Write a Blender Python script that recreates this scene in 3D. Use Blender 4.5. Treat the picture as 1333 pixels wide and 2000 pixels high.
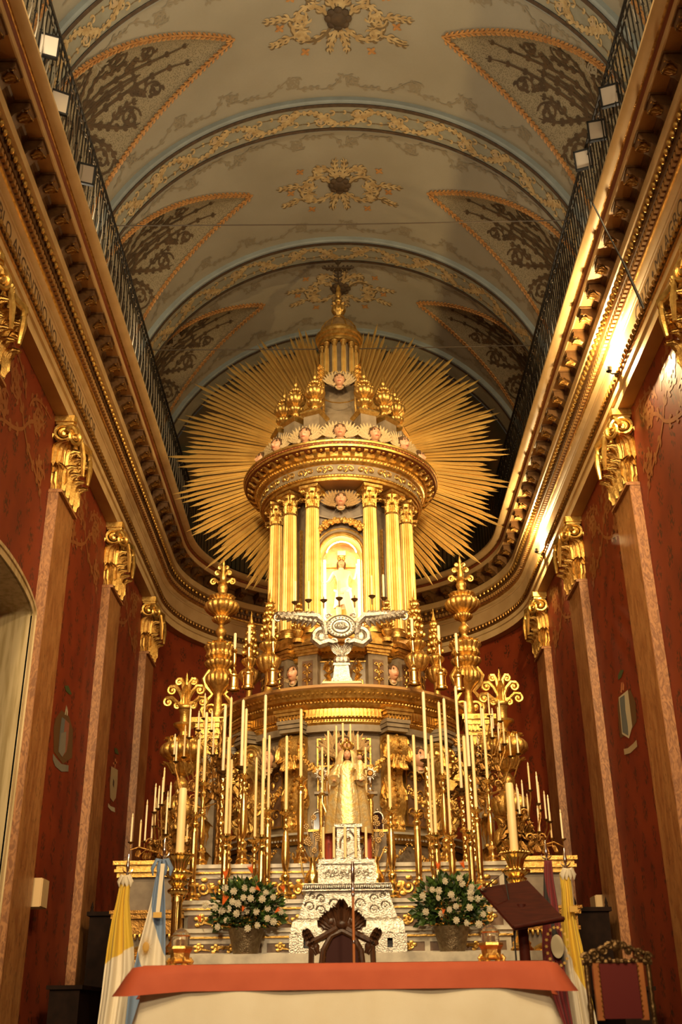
import bpy, bmesh, math, random
from mathutils import Matrix, Vector
random.seed(7)
for o in list(bpy.data.objects): bpy.data.objects.remove(o)
SC = bpy.context.scene; COL = SC.collection
PI = math.pi; R_ = math.radians

# ------------------------------------------------------------------ camera
# all heights below are measured from the lens; LIFT raises the finished scene so the nave floor is z = 0
LIFT = 1.3
FPX = 2067.0; PITCH = R_(25.8); ROLL = R_(0.7)
cam = bpy.data.cameras.new('camera'); co = bpy.data.objects.new('camera', cam); COL.objects.link(co)
cam.sensor_fit = 'VERTICAL'; cam.sensor_height = 36.0; cam.sensor_width = 24.0
cam.lens = 36.0 * FPX / 2000.0; cam.clip_end = 200
cam.dof.use_dof = True; cam.dof.focus_distance = 17.0; cam.dof.aperture_fstop = 1.6
co.matrix_world = Matrix.Rotation(PI/2 + PITCH, 4, 'X') @ Matrix.Rotation(-ROLL, 4, 'Z')
SC.camera = co

# ------------------------------------------------------------------ world, lights, exposure
w = bpy.data.worlds.new('world'); SC.world = w; w.use_nodes = True
w.node_tree.nodes['Background'].inputs[0].default_value = (1.0, 0.78, 0.5, 1)
w.node_tree.nodes['Background'].inputs[1].default_value = 0.02
SC.view_settings.view_transform = 'Standard'; SC.view_settings.look = 'None'
SC.view_settings.exposure = 0.22; SC.view_settings.gamma = 1.0; SC.view_settings.use_curve_mapping = False

WARM = (1.0, 0.735, 0.39); SOFT = (1.0, 0.76, 0.45); PALE = (1.0, 0.83, 0.57)
def aim(o, tgt):
    d = Vector(tgt) - o.location
    o.rotation_euler = d.to_track_quat('-Z', 'Y').to_euler()
def spot(name, loc, tgt, power, color, size=60, blend=0.6, rad=0.25):
    l = bpy.data.lights.new(name, 'SPOT'); l.energy = power; l.color = color
    l.spot_size = R_(size); l.spot_blend = blend; l.shadow_soft_size = rad
    o = bpy.data.objects.new(name, l); COL.objects.link(o); o.location = loc; aim(o, tgt); return o
def area(name, loc, tgt, power, color, sx, sy):
    l = bpy.data.lights.new(name, 'AREA'); l.shape = 'RECTANGLE'; l.size = sx; l.size_y = sy
    l.energy = power; l.color = color
    o = bpy.data.objects.new(name, l); COL.objects.link(o); o.location = loc; aim(o, tgt); return o
def point(name, loc, power, color, rad=0.05):
    l = bpy.data.lights.new(name, 'POINT'); l.energy = power; l.color = color; l.shadow_soft_size = rad
    o = bpy.data.objects.new(name, l); COL.objects.link(o); o.location = loc; return o
# nave floodlights on the cornices, turned on the high altar
spot('nave_flood', (-3.1, 6.0, 10.6), (0, 16.5, 5.5), 1900, WARM, 62)
spot('nave_flood', (3.1, 6.0, 10.6), (0, 16.5, 5.5), 2500, WARM, 62)
spot('nave_flood', (-3.0, -1.0, 9.0), (0.3, 15.5, 3.6), 3200, WARM, 55, rad=0.5)
spot('nave_flood', (3.0, -1.0, 9.0), (-0.3, 15.5, 3.6), 3600, WARM, 55, rad=0.5)
spot('nave_flood', (0.4, -3.0, 6.0), (0, 17.5, 10.2), 3000, SOFT, 34, rad=0.5)
# altar flood low in the nave, for table and gradines
spot('nave_flood', (-1.5, -4.0, 4.5), (0, 12.0, 1.2), 2100, SOFT, 40, rad=0.5)
# lamps lying along the top of the cornice, washing the vault
for s in (-1, 1):
    for y in (5.2, 8.3, 11.5, 14.6):
        area('cornice_uplight', (s*3.92 + 0.05, y, 10.2), (s*3.25, y + 0.2, 13.6), 44 if s < 0 else 36, PALE, 0.12, 2.2)
# unseen fill panels, added to brighten the nave and the vault
area('nave_fill', (0, 2.0, 9.5), (0, 4.0, 0), 260, SOFT, 2.4, 2.4)
area('nave_fill', (0, 7.0, 11.2), (0, 9.0, 20), 150, PALE, 2.0, 2.0)

# ------------------------------------------------------------------ pixel helpers (directions only; depth is given)
def ray(px, py):
    u = px - 666.5; v = 1000 - py; c, s = math.cos(ROLL), math.sin(ROLL)
    u2 = c*u + s*v; v2 = -s*u + c*v; cp, sp = math.cos(PITCH), math.sin(PITCH)
    return Vector((u2, FPX*cp - v2*sp, FPX*sp + v2*cp))
def atY(px, py, Y): d = ray(px, py); return d * (Y / d.y)
def atZ(px, py, Z): d = ray(px, py); return d * (Z / d.z)
def atX(px, py, X): d = ray(px, py); return d * (X / d.x)

# ------------------------------------------------------------------ mesh helpers
V = Vector
class MB:
    """collects shapes and links them as one mesh object"""
    def __init__(s): s.v = []; s.f = []; s.mi = []; s.T = None; s.mat = 0
    def add(s, vs, fs):
        b = len(s.v)
        if s.T is not None: vs = [s.T @ V(p) for p in vs]
        s.v.extend([tuple(p) for p in vs])
        s.f.extend([tuple(i + b for i in f) for f in fs]); s.mi.extend([s.mat]*len(fs))
        return s
    def grid(s, rows, cu=False, cv=False):
        n = len(rows); m = len(rows[0]); fs = []
        for i in range(n if cv else n-1):
            for j in range(m if cu else m-1):
                a = i*m + j; b = i*m + (j+1) % m; c = ((i+1) % n)*m + (j+1) % m; d = ((i+1) % n)*m + j
                fs.append((a, b, c, d))
        return s.add([p for r in rows for p in r], fs)
    def box(s, x0, x1, y0, y1, z0, z1):
        vs = [(x, y, z) for z in (z0, z1) for y in (y0, y1) for x in (x0, x1)]
        return s.add(vs, [(0,2,3,1), (4,5,7,6), (0,1,5,4), (2,6,7,3), (0,4,6,2), (1,3,7,5)])
    def cbox(s, c, d): return s.box(c[0]-d[0]/2, c[0]+d[0]/2, c[1]-d[1]/2, c[1]+d[1]/2, c[2]-d[2]/2, c[2]+d[2]/2)
    def frustum(s, c, a0, b0, a1, b1, h):
        x, y, z = c
        vs = [(x-a0, y-b0, z), (x+a0, y-b0, z), (x+a0, y+b0, z), (x-a0, y+b0, z), (x-a1, y-b1, z+h), (x+a1, y-b1, z+h), (x+a1, y+b1, z+h), (x-a1, y+b1, z+h)]
        return s.add(vs, [(3,2,1,0), (4,5,6,7), (0,1,5,4), (1,2,6,5), (2,3,7,6), (3,0,4,7)])
    def tube(s, path, r, n=6, closed=False, flat=1.0):
        path = [V(p) for p in path]; k = len(path); rr = r if isinstance(r, (list, tuple)) else [r]*k
        rows = []; t0 = (path[1]-path[0]).normalized()
        nrm = t0.orthogonal().normalized()
        for i in range(k):
            if closed: t = path[(i+1) % k] - path[i-1]
            else: t = path[min(i+1, k-1)] - path[max(i-1, 0)]
            t = t.normalized() if t.length > 1e-9 else t0
            nrm = (nrm - t*nrm.dot(t)); nrm = nrm.normalized() if nrm.length > 1e-6 else t.orthogonal().normalized()
            b = t.cross(nrm)
            rows.append([path[i] + (nrm*math.cos(2*PI*j/n) + b*math.sin(2*PI*j/n)*flat)*rr[i] for j in range(n)])
        s.grid(rows, cu=True, cv=closed)
        if not closed:
            base = len(s.v) - k*n
            s.f.append(tuple(base + j for j in range(n))[::-1]); s.mi.append(s.mat)
            s.f.append(tuple(base + (k-1)*n + j for j in range(n))); s.mi.append(s.mat)
        return s
    def lathe(s, prof, n=20, c=(0,0,0), lob=None, a0=0.0, a1=2*PI, sx=1.0, sy=1.0, sm=False):
        if lob or sm:          # soften the turned profile
            k = 3; out = []; P = prof
            for i in range(len(P)-1):
                p0, p1, p2, p3 = P[max(i-1, 0)], P[i], P[i+1], P[min(i+2, len(P)-1)]
                for j in range(k):
                    t = j/k; out.append(tuple(0.5*(2*p1[d] + (p2[d]-p0[d])*t + (2*p0[d]-5*p1[d]+4*p2[d]-p3[d])*t*t + (3*p1[d]-p0[d]-3*p2[d]+p3[d])*t**3) for d in (0, 1)))
            prof = [(max(r, 0.0003), z) for r, z in out + [P[-1]]]
            if lob: lob = (lob[0], lob[1], lob[2]*k, lob[3]*k); n = max(n, lob[0]*6)
        full = abs(a1-a0-2*PI) < 1e-6; m = n if full else n+1; rows = []
        for i, (r, z) in enumerate(prof):
            row = []
            for j in range(m):
                a = a0 + (a1-a0)*j/n; q = r
                if lob and lob[2] <= i <= lob[3]: q = r*(1 + lob[1]*abs(math.cos(a*lob[0]/2)))
                row.append((c[0] + sx*q*math.cos(a), c[1] + sy*q*math.sin(a), c[2] + z))
            rows.append(row)
        return s.grid(rows, cu=full)
    def ball(s, c, r, nu=8, nv=6):
        if not isinstance(r, (list, tuple)): r = (r, r, r)
        rows = []
        for i in range(nv+1):
            p = PI*i/nv - PI/2; q = max(math.cos(p), 0.02)
            rows.append([(c[0]+r[0]*q*math.cos(2*PI*j/nu), c[1]+r[1]*q*math.sin(2*PI*j/nu), c[2]+r[2]*math.sin(p)) for j in range(nu)])
        return s.grid(rows, cu=True)
    def spiral(s, c, u, v, r0, turns=1.6, th=0.02, n=22, m=5, hand=1, r1=0.12, start=0.0):
        """volute in the plane u,v, from the outer radius inwards"""
        u = V(u); v = V(v); c = V(c); path = []; rr = []
        for i in range(n+1):
            t = i/n; a = start + hand*2*PI*turns*t; r = r0*(1-(1-r1)*t)
            path.append(c + u*math.cos(a)*r + v*math.sin(a)*r); rr.append(th*(1-0.5*t))
        s.tube(path, rr, m); s.ball(c, r0*r1*1.6 + th*0.5, 6, 4); return s
    def leaf(s, o, d, up, L, W, curl=1.1, n=6, lobes=3):
        """acanthus leaf: rises along up from o, bends out along d, tip curled over"""
        o = V(o); d = V(d).normalized(); up = V(up).normalized(); side = d.cross(up)
        rows = []; p = V(o); a = 0.08
        for i in range(n+1):
            t = i/n; a = 0.05 + curl*2.2*max(0, t-0.45)**1.3*2
            w = W*(0.55 + 0.55*math.sin(PI*min(t*1.05, 1)))*(1 if i < n else 0.45)*(1 + 0.16*math.cos(lobes*2*PI*t))
            dirv = up*math.cos(a) + d*math.sin(a); nor = d*math.cos(a) - up*math.sin(a)
            row = []
            for k in range(9):
                q = -1 + k/4; row.append(p + side*(q*w/2) + nor*(-0.16*abs(q)*W + (0.09*W if k % 2 == 0 else 0)) - dirv*(0.10*W*abs(q)*(k % 2)))
            rows.append(row); p = p + dirv*(L/n)
        s.grid(rows)
        # back layer gives the leaf its thickness
        th = 0.12*W
        s.grid([[q - d*th for q in r[::-1]] for r in rows]); return s
    def extrude(s, poly, z0, z1, plane='xy'):
        n = len(poly)
        def P(p, z): return {'xy': (p[0], p[1], z), 'xz': (p[0], z, p[1]), 'yz': (z, p[0], p[1])}[plane]
        vs = [P(p, z0) for p in poly] + [P(p, z1) for p in poly]
        fs = [tuple(range(n))[::-1], tuple(range(n, 2*n))] + [(i, (i+1) % n, (i+1) % n + n, i+n) for i in range(n)]
        return s.add(vs, fs)
    def mesh(s, name, mats, smooth=True, sharp=40):
        me = bpy.data.meshes.new(name); me.from_pydata(s.v, [], s.f)
        for m in (mats if isinstance(mats, (list, tuple)) else [mats]): me.materials.append(MAT[m])
        if any(s.mi): me.polygons.foreach_set('material_index', s.mi)
        bm = bmesh.new(); bm.from_mesh(me); bmesh.ops.recalc_face_normals(bm, faces=bm.faces) if len(bm.faces) < 60000 else None
        bm.to_mesh(me); bm.free()
        if smooth:
            me.polygons.foreach_set('use_smooth', [True]*len(me.polygons))
            try: me.set_sharp_from_angle(angle=R_(sharp))
            except Exception: pass
        me.update(); return me
    def build(s, name, mats, parent=None, smooth=True, sharp=40, **kw):
        return link(name, s.mesh(name, mats, smooth, sharp), parent, **kw)
def link(name, me, parent=None, loc=None, rot=None, scale=None):
    o = bpy.data.objects.new(name, me); COL.objects.link(o)
    if parent is not None: o.parent = parent
    if loc is not None: o.location = loc
    if rot is not None: o.rotation_euler = rot
    if scale is not None: o.scale = (scale,)*3 if isinstance(scale, (int, float)) else scale
    return o
def tag(o, label, cat, group=None):
    o['label'] = label; o['category'] = cat
    if group: o['group'] = group
    return o
def thing(name, label, cat, loc=(0,0,0), rz=0.0, group=None):
    o = bpy.data.objects.new(name, None); COL.objects.link(o); o.location = loc; o.rotation_euler = (0, 0, rz)
    o.empty_display_size = 0.1
    return tag(o, label, cat, group)
def struct(o): o['kind'] = 'structure'; return o
def stuff(o): o['kind'] = 'stuff'; return o
def dup(root, loc, rz=None, label=None, group=None, scale=None):
    r = root.copy(); COL.objects.link(r); r.location = loc
    if rz is not None: r.rotation_euler = (0, 0, rz)
    if scale is not None: r.scale = scale if not isinstance(scale, (int, float)) else (scale,)*3
    if label: r['label'] = label
    if group: r['group'] = group
    for ch in [c for c in bpy.data.objects if c.parent == root]:
        c = ch.copy(); COL.objects.link(c); c.parent = r
        for g in [q for q in bpy.data.objects if q.parent == ch]:
            d = g.copy(); COL.objects.link(d); d.parent = c
    return r

# ------------------------------------------------------------------ materials
MAT = {}
def mat(name, col, rough=0.5, metal=0.0, col2=None, nscale=6.0, bump=0.0, bscale=40.0, vstretch=None, emit=None, bdist=0.01, spec=None, trans=0.0, detail=4.0, lo=0.35, hi=0.65, coat=0.0, sss=0.0):
    m = bpy.data.materials.new(name); m.use_nodes = True; nt = m.node_tree; N = nt.nodes; L = nt.links
    b = N['Principled BSDF']; b.inputs['Roughness'].default_value = rough; b.inputs['Metallic'].default_value = metal
    b.inputs['Base Color'].default_value = (*col, 1)
    if spec is not None: b.inputs['Specular IOR Level'].default_value = spec
    if trans: b.inputs['Transmission Weight'].default_value = trans
    if coat: b.inputs['Coat Weight'].default_value = coat
    if sss: b.inputs['Subsurface Weight'].default_value = sss; b.inputs['Subsurface Radius'].default_value = (0.03, 0.015, 0.006)
    if emit: b.inputs['Emission Color'].default_value = (*emit[0], 1); b.inputs['Emission Strength'].default_value = emit[1]
    if col2 or bump:
        tc = N.new('ShaderNodeTexCoord'); src = tc.outputs['Object']
        if vstretch:
            mp = N.new('ShaderNodeMapping'); mp.inputs['Scale'].default_value = vstretch; L.new(src, mp.inputs[0]); src = mp.outputs[0]
    if col2:
        n = N.new('ShaderNodeTexNoise'); n.inputs['Scale'].default_value = nscale; n.inputs['Detail'].default_value = detail
        L.new(src, n.inputs['Vector'])
        r = N.new('ShaderNodeMapRange'); r.inputs[1].default_value = lo; r.inputs[2].default_value = hi; L.new(n.outputs['Fac'], r.inputs[0])
        x = N.new('ShaderNodeMix'); x.data_type = 'RGBA'; x.inputs[6].default_value = (*col, 1); x.inputs[7].default_value = (*col2, 1)
        L.new(r.outputs[0], x.inputs[0]); L.new(x.outputs[2], b.inputs['Base Color'])
    if bump:
        n2 = N.new('ShaderNodeTexNoise'); n2.inputs['Scale'].default_value = bscale; n2.inputs['Detail'].default_value = 3
        L.new(src, n2.inputs['Vector'])
        bp = N.new('ShaderNodeBump'); bp.inputs['Strength'].default_value = bump; bp.inputs['Distance'].default_value = bdist
        L.new(n2.outputs['Fac'], bp.inputs['Height']); L.new(bp.outputs[0], b.inputs['Normal'])
    MAT[name] = m; return m
GOLD = (0.78, 0.51, 0.15); GOLD2 = (0.50, 0.28, 0.06)
mat('gold_leaf', GOLD, 0.33, 0.88, GOLD2, 14, 0.45, 60)
mat('gold_carved', GOLD, 0.32, 0.85, (0.50, 0.27, 0.06), 24, 0.6, 75)
mat('gold_ray', (0.86, 0.60, 0.19), 0.42, 0.55, (0.68, 0.43, 0.12), 5, 0.2, 20)
mat('gold_dark', (0.40, 0.21, 0.05), 0.40, 0.75, (0.22, 0.10, 0.02), 14, 0.7, 40)
mat('brass', (0.93, 0.68, 0.27), 0.24, 1.0, (0.82, 0.52, 0.15), 14, 0.12, 25)
mat('bronze', (0.20, 0.12, 0.045), 0.35, 0.8, (0.10, 0.055, 0.02), 18, 0.6, 40)
mat('silver', (0.62, 0.58, 0.51), 0.33, 1.0, (0.42, 0.38, 0.32), 26, 0.9, 60)
mat('silver_plain', (0.88, 0.84, 0.78), 0.15, 1.0)
mat('cream_paint', (0.66, 0.47, 0.23), 0.42, 0, (0.56, 0.38, 0.17), 3)
mat('frieze_paint', (0.55, 0.37, 0.18), 0.5, 0, (0.48, 0.31, 0.14), 2.5)
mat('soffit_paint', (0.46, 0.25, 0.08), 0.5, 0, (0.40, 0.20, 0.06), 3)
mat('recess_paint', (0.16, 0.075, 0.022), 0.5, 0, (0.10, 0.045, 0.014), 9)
mat('red_line', (0.20, 0.045, 0.015), 0.5)
mat('letter_paint', (0.07, 0.035, 0.02), 0.6)
mat('marble_white', (0.60, 0.53, 0.41), 0.30, 0, (0.38, 0.33, 0.26), 5, 0.0, detail=8, lo=0.42, hi=0.66)
mat('marble_grey', (0.40, 0.36, 0.29), 0.32, 0, (0.27, 0.24, 0.19), 6, detail=8)
mat('panel_brown', (0.17, 0.095, 0.05), 0.45, 0, (0.12, 0.06, 0.03), 8)
mat('grey_wood', (0.26, 0.20, 0.13), 0.45, 0, (0.19, 0.14, 0.085), 7)
mat('grey_dark', (0.20, 0.15, 0.10), 0.5, 0, (0.14, 0.10, 0.065), 7)
mat('vault_blue', (0.25, 0.28, 0.26), 0.65, 0, (0.21, 0.23, 0.21), 3)
mat('vault_line', (0.085, 0.05, 0.025), 0.65, 0, (0.05, 0.03, 0.015), 12)
mat('vault_band', (0.27, 0.26, 0.19), 0.65, 0, (0.22, 0.21, 0.15), 4)
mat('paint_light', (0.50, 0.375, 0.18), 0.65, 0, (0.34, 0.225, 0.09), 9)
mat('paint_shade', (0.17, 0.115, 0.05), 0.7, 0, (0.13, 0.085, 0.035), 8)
mat('paint_faint', (0.235, 0.195, 0.125), 0.7)
mat('paint_orange', (0.47, 0.24, 0.07), 0.65, 0, (0.34, 0.15, 0.04), 12)
mat('paint_brown', (0.05, 0.029, 0.011), 0.7, 0, (0.085, 0.048, 0.018), 5)
mat('iron', (0.022, 0.018, 0.014), 0.45, 0.6); mat('rod_iron', (0.09, 0.065, 0.04), 0.6, 0.2); mat('filigree', (0.06, 0.035, 0.014), 0.5, 0.3)
mat('iron_pale', (0.5, 0.42, 0.3), 0.4, 0.4)
mat('black_plastic', (0.012, 0.011, 0.010), 0.4)
mat('lamp_glass', (0.62, 0.52, 0.40), 0.25)
mat('cable', (0.015, 0.012, 0.01), 0.5)
mat('wax', (0.86, 0.66, 0.34), 0.45, 0, (0.80, 0.57, 0.25), 2.0, sss=0.15)
mat('wax_pale', (0.88, 0.74, 0.48), 0.45, 0, (0.82, 0.66, 0.40), 2.0, sss=0.15)
mat('bulb', (0.80, 0.62, 0.34), 0.2)
mat('skin', (0.60, 0.33, 0.19), 0.42, 0, (0.54, 0.27, 0.14), 5)
mat('lip', (0.42, 0.10, 0.06), 0.4)
mat('eye_white', (0.75, 0.68, 0.58), 0.25)
mat('eye_dark', (0.03, 0.015, 0.01), 0.2)
mat('hair_brown', (0.085, 0.040, 0.015), 0.5, 0, (0.14, 0.07, 0.025), 20, 0.8, 60)
mat('wing_cream', (0.58, 0.44, 0.24), 0.5, 0, (0.42, 0.29, 0.13), 12, 0.5, 40)
mat('wing_gilt', (0.44, 0.28, 0.11), 0.42, 0.45, (0.28, 0.17, 0.07), 14, 0.6, 40)
mat('brocade', (0.78, 0.52, 0.17), 0.38, 0.55, (0.72, 0.60, 0.34), 16, 0.8, 34)
mat('veil_gold', (0.76, 0.60, 0.30), 0.42, 0.35, (0.66, 0.46, 0.18), 18, 0.5, 40)
mat('mantle_red', (0.33, 0.045, 0.02), 0.55)
mat('ivory_paint', (0.80, 0.68, 0.46), 0.45, 0, (0.72, 0.58, 0.36), 5)
mat('loincloth', (0.84, 0.76, 0.60), 0.6)
mat('niche_gold', (0.80, 0.52, 0.20), 0.4, 0.3, (0.72, 0.30, 0.14), 7, 0.5, 25, detail=6)
mat('niche_tube', (1, 0.9, 0.7), 0.5, emit=((1.0, 0.76, 0.42), 34.0))
mat('red_cloth', (0.50, 0.095, 0.035), 0.75, 0, (0.45, 0.08, 0.028), 4, 0.15, 200)
mat('white_cloth', (0.78, 0.70, 0.54), 0.75, 0, (0.73, 0.64, 0.47), 3, 0.12, 160)
mat('velvet_red', (0.12, 0.008, 0.006), 0.85)
mat('velvet_dark', (0.035, 0.006, 0.005), 0.9)
mat('wood_dark', (0.045, 0.018, 0.008), 0.30, 0, (0.085, 0.034, 0.013), 9, 0.3, 30, vstretch=(6, 6, 0.6))
mat('wood_red', (0.055, 0.009, 0.0045), 0.6, 0, (0.035, 0.006, 0.0035), 7, vstretch=(1, 8, 1), spec=0.12)
mat('wood_stall', (0.009, 0.004, 0.0025), 0.7, 0, (0.016, 0.007, 0.004), 6, spec=0.1)
mat('wood_pole', (0.42, 0.15, 0.04), 0.35, 0, (0.34, 0.11, 0.03), 5)
mat('leaf_green', (0.035, 0.075, 0.012), 0.5, 0, (0.075, 0.14, 0.02), 10)
mat('leaf_deep', (0.016, 0.035, 0.008), 0.5, 0, (0.03, 0.06, 0.012), 10)
mat('petal_white', (0.83, 0.76, 0.60), 0.6, 0, (0.75, 0.66, 0.47), 22, 0.6, 60, sss=0.1)
mat('petal_orange', (0.72, 0.16, 0.02), 0.5, 0, (0.60, 0.10, 0.015), 8)
mat('spathe', (0.20, 0.15, 0.09), 0.5)
mat('vase_metal', (0.32, 0.25, 0.15), 0.32, 0.8, (0.20, 0.14, 0.08), 24, 0.9, 60)
mat('beige_plastic', (0.58, 0.40, 0.20), 0.5)
mat('glass', (0.9, 0.82, 0.66), 0.04, trans=0.92)
mat('mirror', (0.55, 0.6, 0.68), 0.06, 1.0)
mat('emblem_grey', (0.21, 0.19, 0.145), 0.6); mat('emblem_rose', (0.27, 0.095, 0.055), 0.6); mat('emblem_cream', (0.42, 0.31, 0.17), 0.6)
mat('emblem_green', (0.05, 0.075, 0.02), 0.6); mat('emblem_slate', (0.13, 0.145, 0.135), 0.6); mat('emblem_white', (0.52, 0.45, 0.30), 0.6)
mat('emblem_dark', (0.06, 0.03, 0.02), 0.6); mat('emblem_olive', (0.12, 0.06, 0.018), 0.6); mat('arabesque', (0.27, 0.085, 0.022), 0.5); mat('emblem_coral', (0.50, 0.17, 0.06), 0.6)
mat('floor_stone', (0.30, 0.22, 0.13), 0.35, 0, (0.22, 0.15, 0.085), 2)
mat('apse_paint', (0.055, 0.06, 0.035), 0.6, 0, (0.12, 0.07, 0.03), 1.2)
mat('flag_gold', (0.55, 0.33, 0.07), 0.5, 0.3)
mat('sun_ochre', (0.50, 0.28, 0.05), 0.6)

def special(name, fn):
    m = bpy.data.materials.new(name); m.use_nodes = True; nt = m.node_tree
    fn(nt, nt.nodes, nt.links, nt.nodes['Principled BSDF']); MAT[name] = m
def _mix(N, L, fac, a, b):
    x = N.new('ShaderNodeMix'); x.data_type = 'RGBA'
    for i, q in ((6, a), (7, b)):
        if isinstance(q, tuple): x.inputs[i].default_value = (*q, 1)
        else: L.new(q, x.inputs[i])
    L.new(fac, x.inputs[0]); return x.outputs[2]
def _math(N, L, op, a, b=None):
    x = N.new('ShaderNodeMath'); x.operation = op
    for i, q in ((0, a), (1, b)):
        if q is None: continue
        if isinstance(q, (int, float)): x.inputs[i].default_value = q
        else: L.new(q, x.inputs[i])
    return x.outputs[0]
def _noise(N, L, vec, scale, detail=4.0, dist=0.0):
    n = N.new('ShaderNodeTexNoise'); n.inputs['Distortion'].default_value = dist; n.inputs['Scale'].default_value = scale; n.inputs['Detail'].default_value = detail
    L.new(vec, n.inputs['Vector']); return n.outputs['Fac']
def _map(N, L, vec, sc, loc=(0,0,0)):
    m = N.new('ShaderNodeMapping'); m.inputs['Scale'].default_value = sc; m.inputs['Location'].default_value = loc; L.new(vec, m.inputs[0]); return m.outputs[0]
def _step(N, L, v, lo, hi):
    r = N.new('ShaderNodeMapRange'); r.inputs[1].default_value = lo; r.inputs[2].default_value = hi; L.new(v, r.inputs[0]); return r.outputs[0]
def wall_red(nt, N, L, b):
    # stencilled damask: upright columns of dark leaf sprays on brick red (wall is in the y,z plane; object space = metres)
    tc = N.new('ShaderNodeTexCoord'); vec = tc.outputs['Object']
    sp = N.new('ShaderNodeSeparateXYZ'); L.new(vec, sp.inputs[0])
    vo = N.new('ShaderNodeTexVoronoi'); vo.inputs['Scale'].default_value = 1.0
    L.new(_map(N, L, vec, (3.0, 27.0, 15.0)), vo.inputs['Vector'])
    cy = _math(N, L, 'COSINE', _math(N, L, 'MULTIPLY', sp.outputs['Y'], 2*PI/0.56)); cz = _math(N, L, 'COSINE', _math(N, L, 'MULTIPLY', sp.outputs['Z'], 2*PI/0.92))
    env = _math(N, L, 'ADD', _math(N, L, 'MULTIPLY', cy, cz), _math(N, L, 'MULTIPLY', _math(N, L, 'SUBTRACT', _noise(N, L, vec, 9.0, 2), 0.5), 0.9))
    lf = _step(N, L, vo.outputs['Distance'], 0.50, 0.38)
    f = _math(N, L, 'MULTIPLY', lf, _step(N, L, env, 0.22, 0.45))
    base = _mix(N, L, _step(N, L, _noise(N, L, vec, 1.4), 0.35, 0.65), (0.235, 0.038, 0.010), (0.175, 0.026, 0.008))
    L.new(_mix(N, L, _math(N, L, 'MULTIPLY', f, 0.85), base, (0.040, 0.018, 0.008)), b.inputs['Base Color'])
    b.inputs['Roughness'].default_value = 0.6; b.inputs['Specular IOR Level'].default_value = 0.25
special('wall_red', wall_red)
def marble_orange(nt, N, L, b):
    tc = N.new('ShaderNodeTexCoord'); vec = tc.outputs['Object']
    n1 = _noise(N, L, _map(N, L, vec, (3.2, 3.2, 0.8)), 1.6, 8, 1.8); n2 = _noise(N, L, _map(N, L, vec, (4, 4, 1.6)), 3.0, 8, 2.5)
    c = _mix(N, L, _step(N, L, n1, 0.38, 0.62), (0.40, 0.185, 0.062), (0.28, 0.105, 0.030))
    L.new(_mix(N, L, _math(N, L, 'MULTIPLY', _step(N, L, n2, 0.56, 0.64), 0.55), c, (0.12, 0.045, 0.014)), b.inputs['Base Color'])
    b.inputs['Roughness'].default_value = 0.42
special('marble_orange', marble_orange)
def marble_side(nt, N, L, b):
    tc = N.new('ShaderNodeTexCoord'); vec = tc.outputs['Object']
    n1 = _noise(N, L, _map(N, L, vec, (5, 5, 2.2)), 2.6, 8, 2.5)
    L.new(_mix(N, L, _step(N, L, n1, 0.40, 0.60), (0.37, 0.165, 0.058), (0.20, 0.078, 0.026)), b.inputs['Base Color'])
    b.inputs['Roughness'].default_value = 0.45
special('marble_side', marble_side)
def marble_cream(nt, N, L, b):
    tc = N.new('ShaderNodeTexCoord'); vec = tc.outputs['Object']
    n1 = _noise(N, L, _map(N, L, vec, (6, 6, 0.5)), 2.0, 8)
    L.new(_mix(N, L, _step(N, L, n1, 0.45, 0.62), (0.56, 0.44, 0.25), (0.38, 0.28, 0.13)), b.inputs['Base Color'])
    b.inputs['Roughness'].default_value = 0.35
special('marble_cream', marble_cream)
def vault_grey(nt, N, L, b):
    tc = N.new('ShaderNodeTexCoord'); vec = tc.outputs['Object']
    a = _step(N, L, _noise(N, L, vec, 0.9, 3), 0.3, 0.7); g = _noise(N, L, vec, 30, 2)
    c = _mix(N, L, a, (0.315, 0.285, 0.21), (0.27, 0.24, 0.17))
    L.new(_mix(N, L, _math(N, L, 'MULTIPLY', g, 0.18), c, (0.20, 0.17, 0.11)), b.inputs['Base Color']); b.inputs['Roughness'].default_value = 0.7
special('vault_grey', vault_grey)
def lunette_stipple(nt, N, L, b):
    tc = N.new('ShaderNodeTexCoord'); vec = tc.outputs['Object']
    vo = N.new('ShaderNodeTexVoronoi'); vo.inputs['Scale'].default_value = 44; L.new(vec, vo.inputs['Vector'])
    L.new(_mix(N, L, _step(N, L, vo.outputs['Distance'], 0.30, 0.46), (0.13, 0.10, 0.05), (0.25, 0.20, 0.115)), b.inputs['Base Color']); b.inputs['Roughness'].default_value = 0.7
special('lunette_stipple', lunette_stipple)
def bands(name, cols, fn, rough=0.65):
    """cloth dyed in fields; fn gives the boundary values from u,v"""
    def go(nt, N, L, b):
        uv = N.new('ShaderNodeUVMap'); uv.uv_map = 'UVMap'; sp = N.new('ShaderNodeSeparateXYZ'); L.new(uv.outputs[0], sp.inputs[0])
        c = cols[0]
        for col, (ku, kv, k) in zip(cols[1:], fn):
            e = _math(N, L, 'ADD', _math(N, L, 'ADD', _math(N, L, 'MULTIPLY', sp.outputs[0], ku), _math(N, L, 'MULTIPLY', sp.outputs[1], kv)), k)
            c = _mix(N, L, _step(N, L, e, -0.004, 0.004), c, col)
        L.new(c, b.inputs['Base Color']); b.inputs['Roughness'].default_value = rough
        try: b.inputs['Sheen Weight'].default_value = 0.15
        except Exception: pass
    special(name, go)
YEL = (0.66, 0.43, 0.035); WHT = (0.74, 0.66, 0.52); BLU = (0.17, 0.25, 0.40); DRED = (0.16, 0.010, 0.014); BLK = (0.02, 0.015, 0.013)

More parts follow.
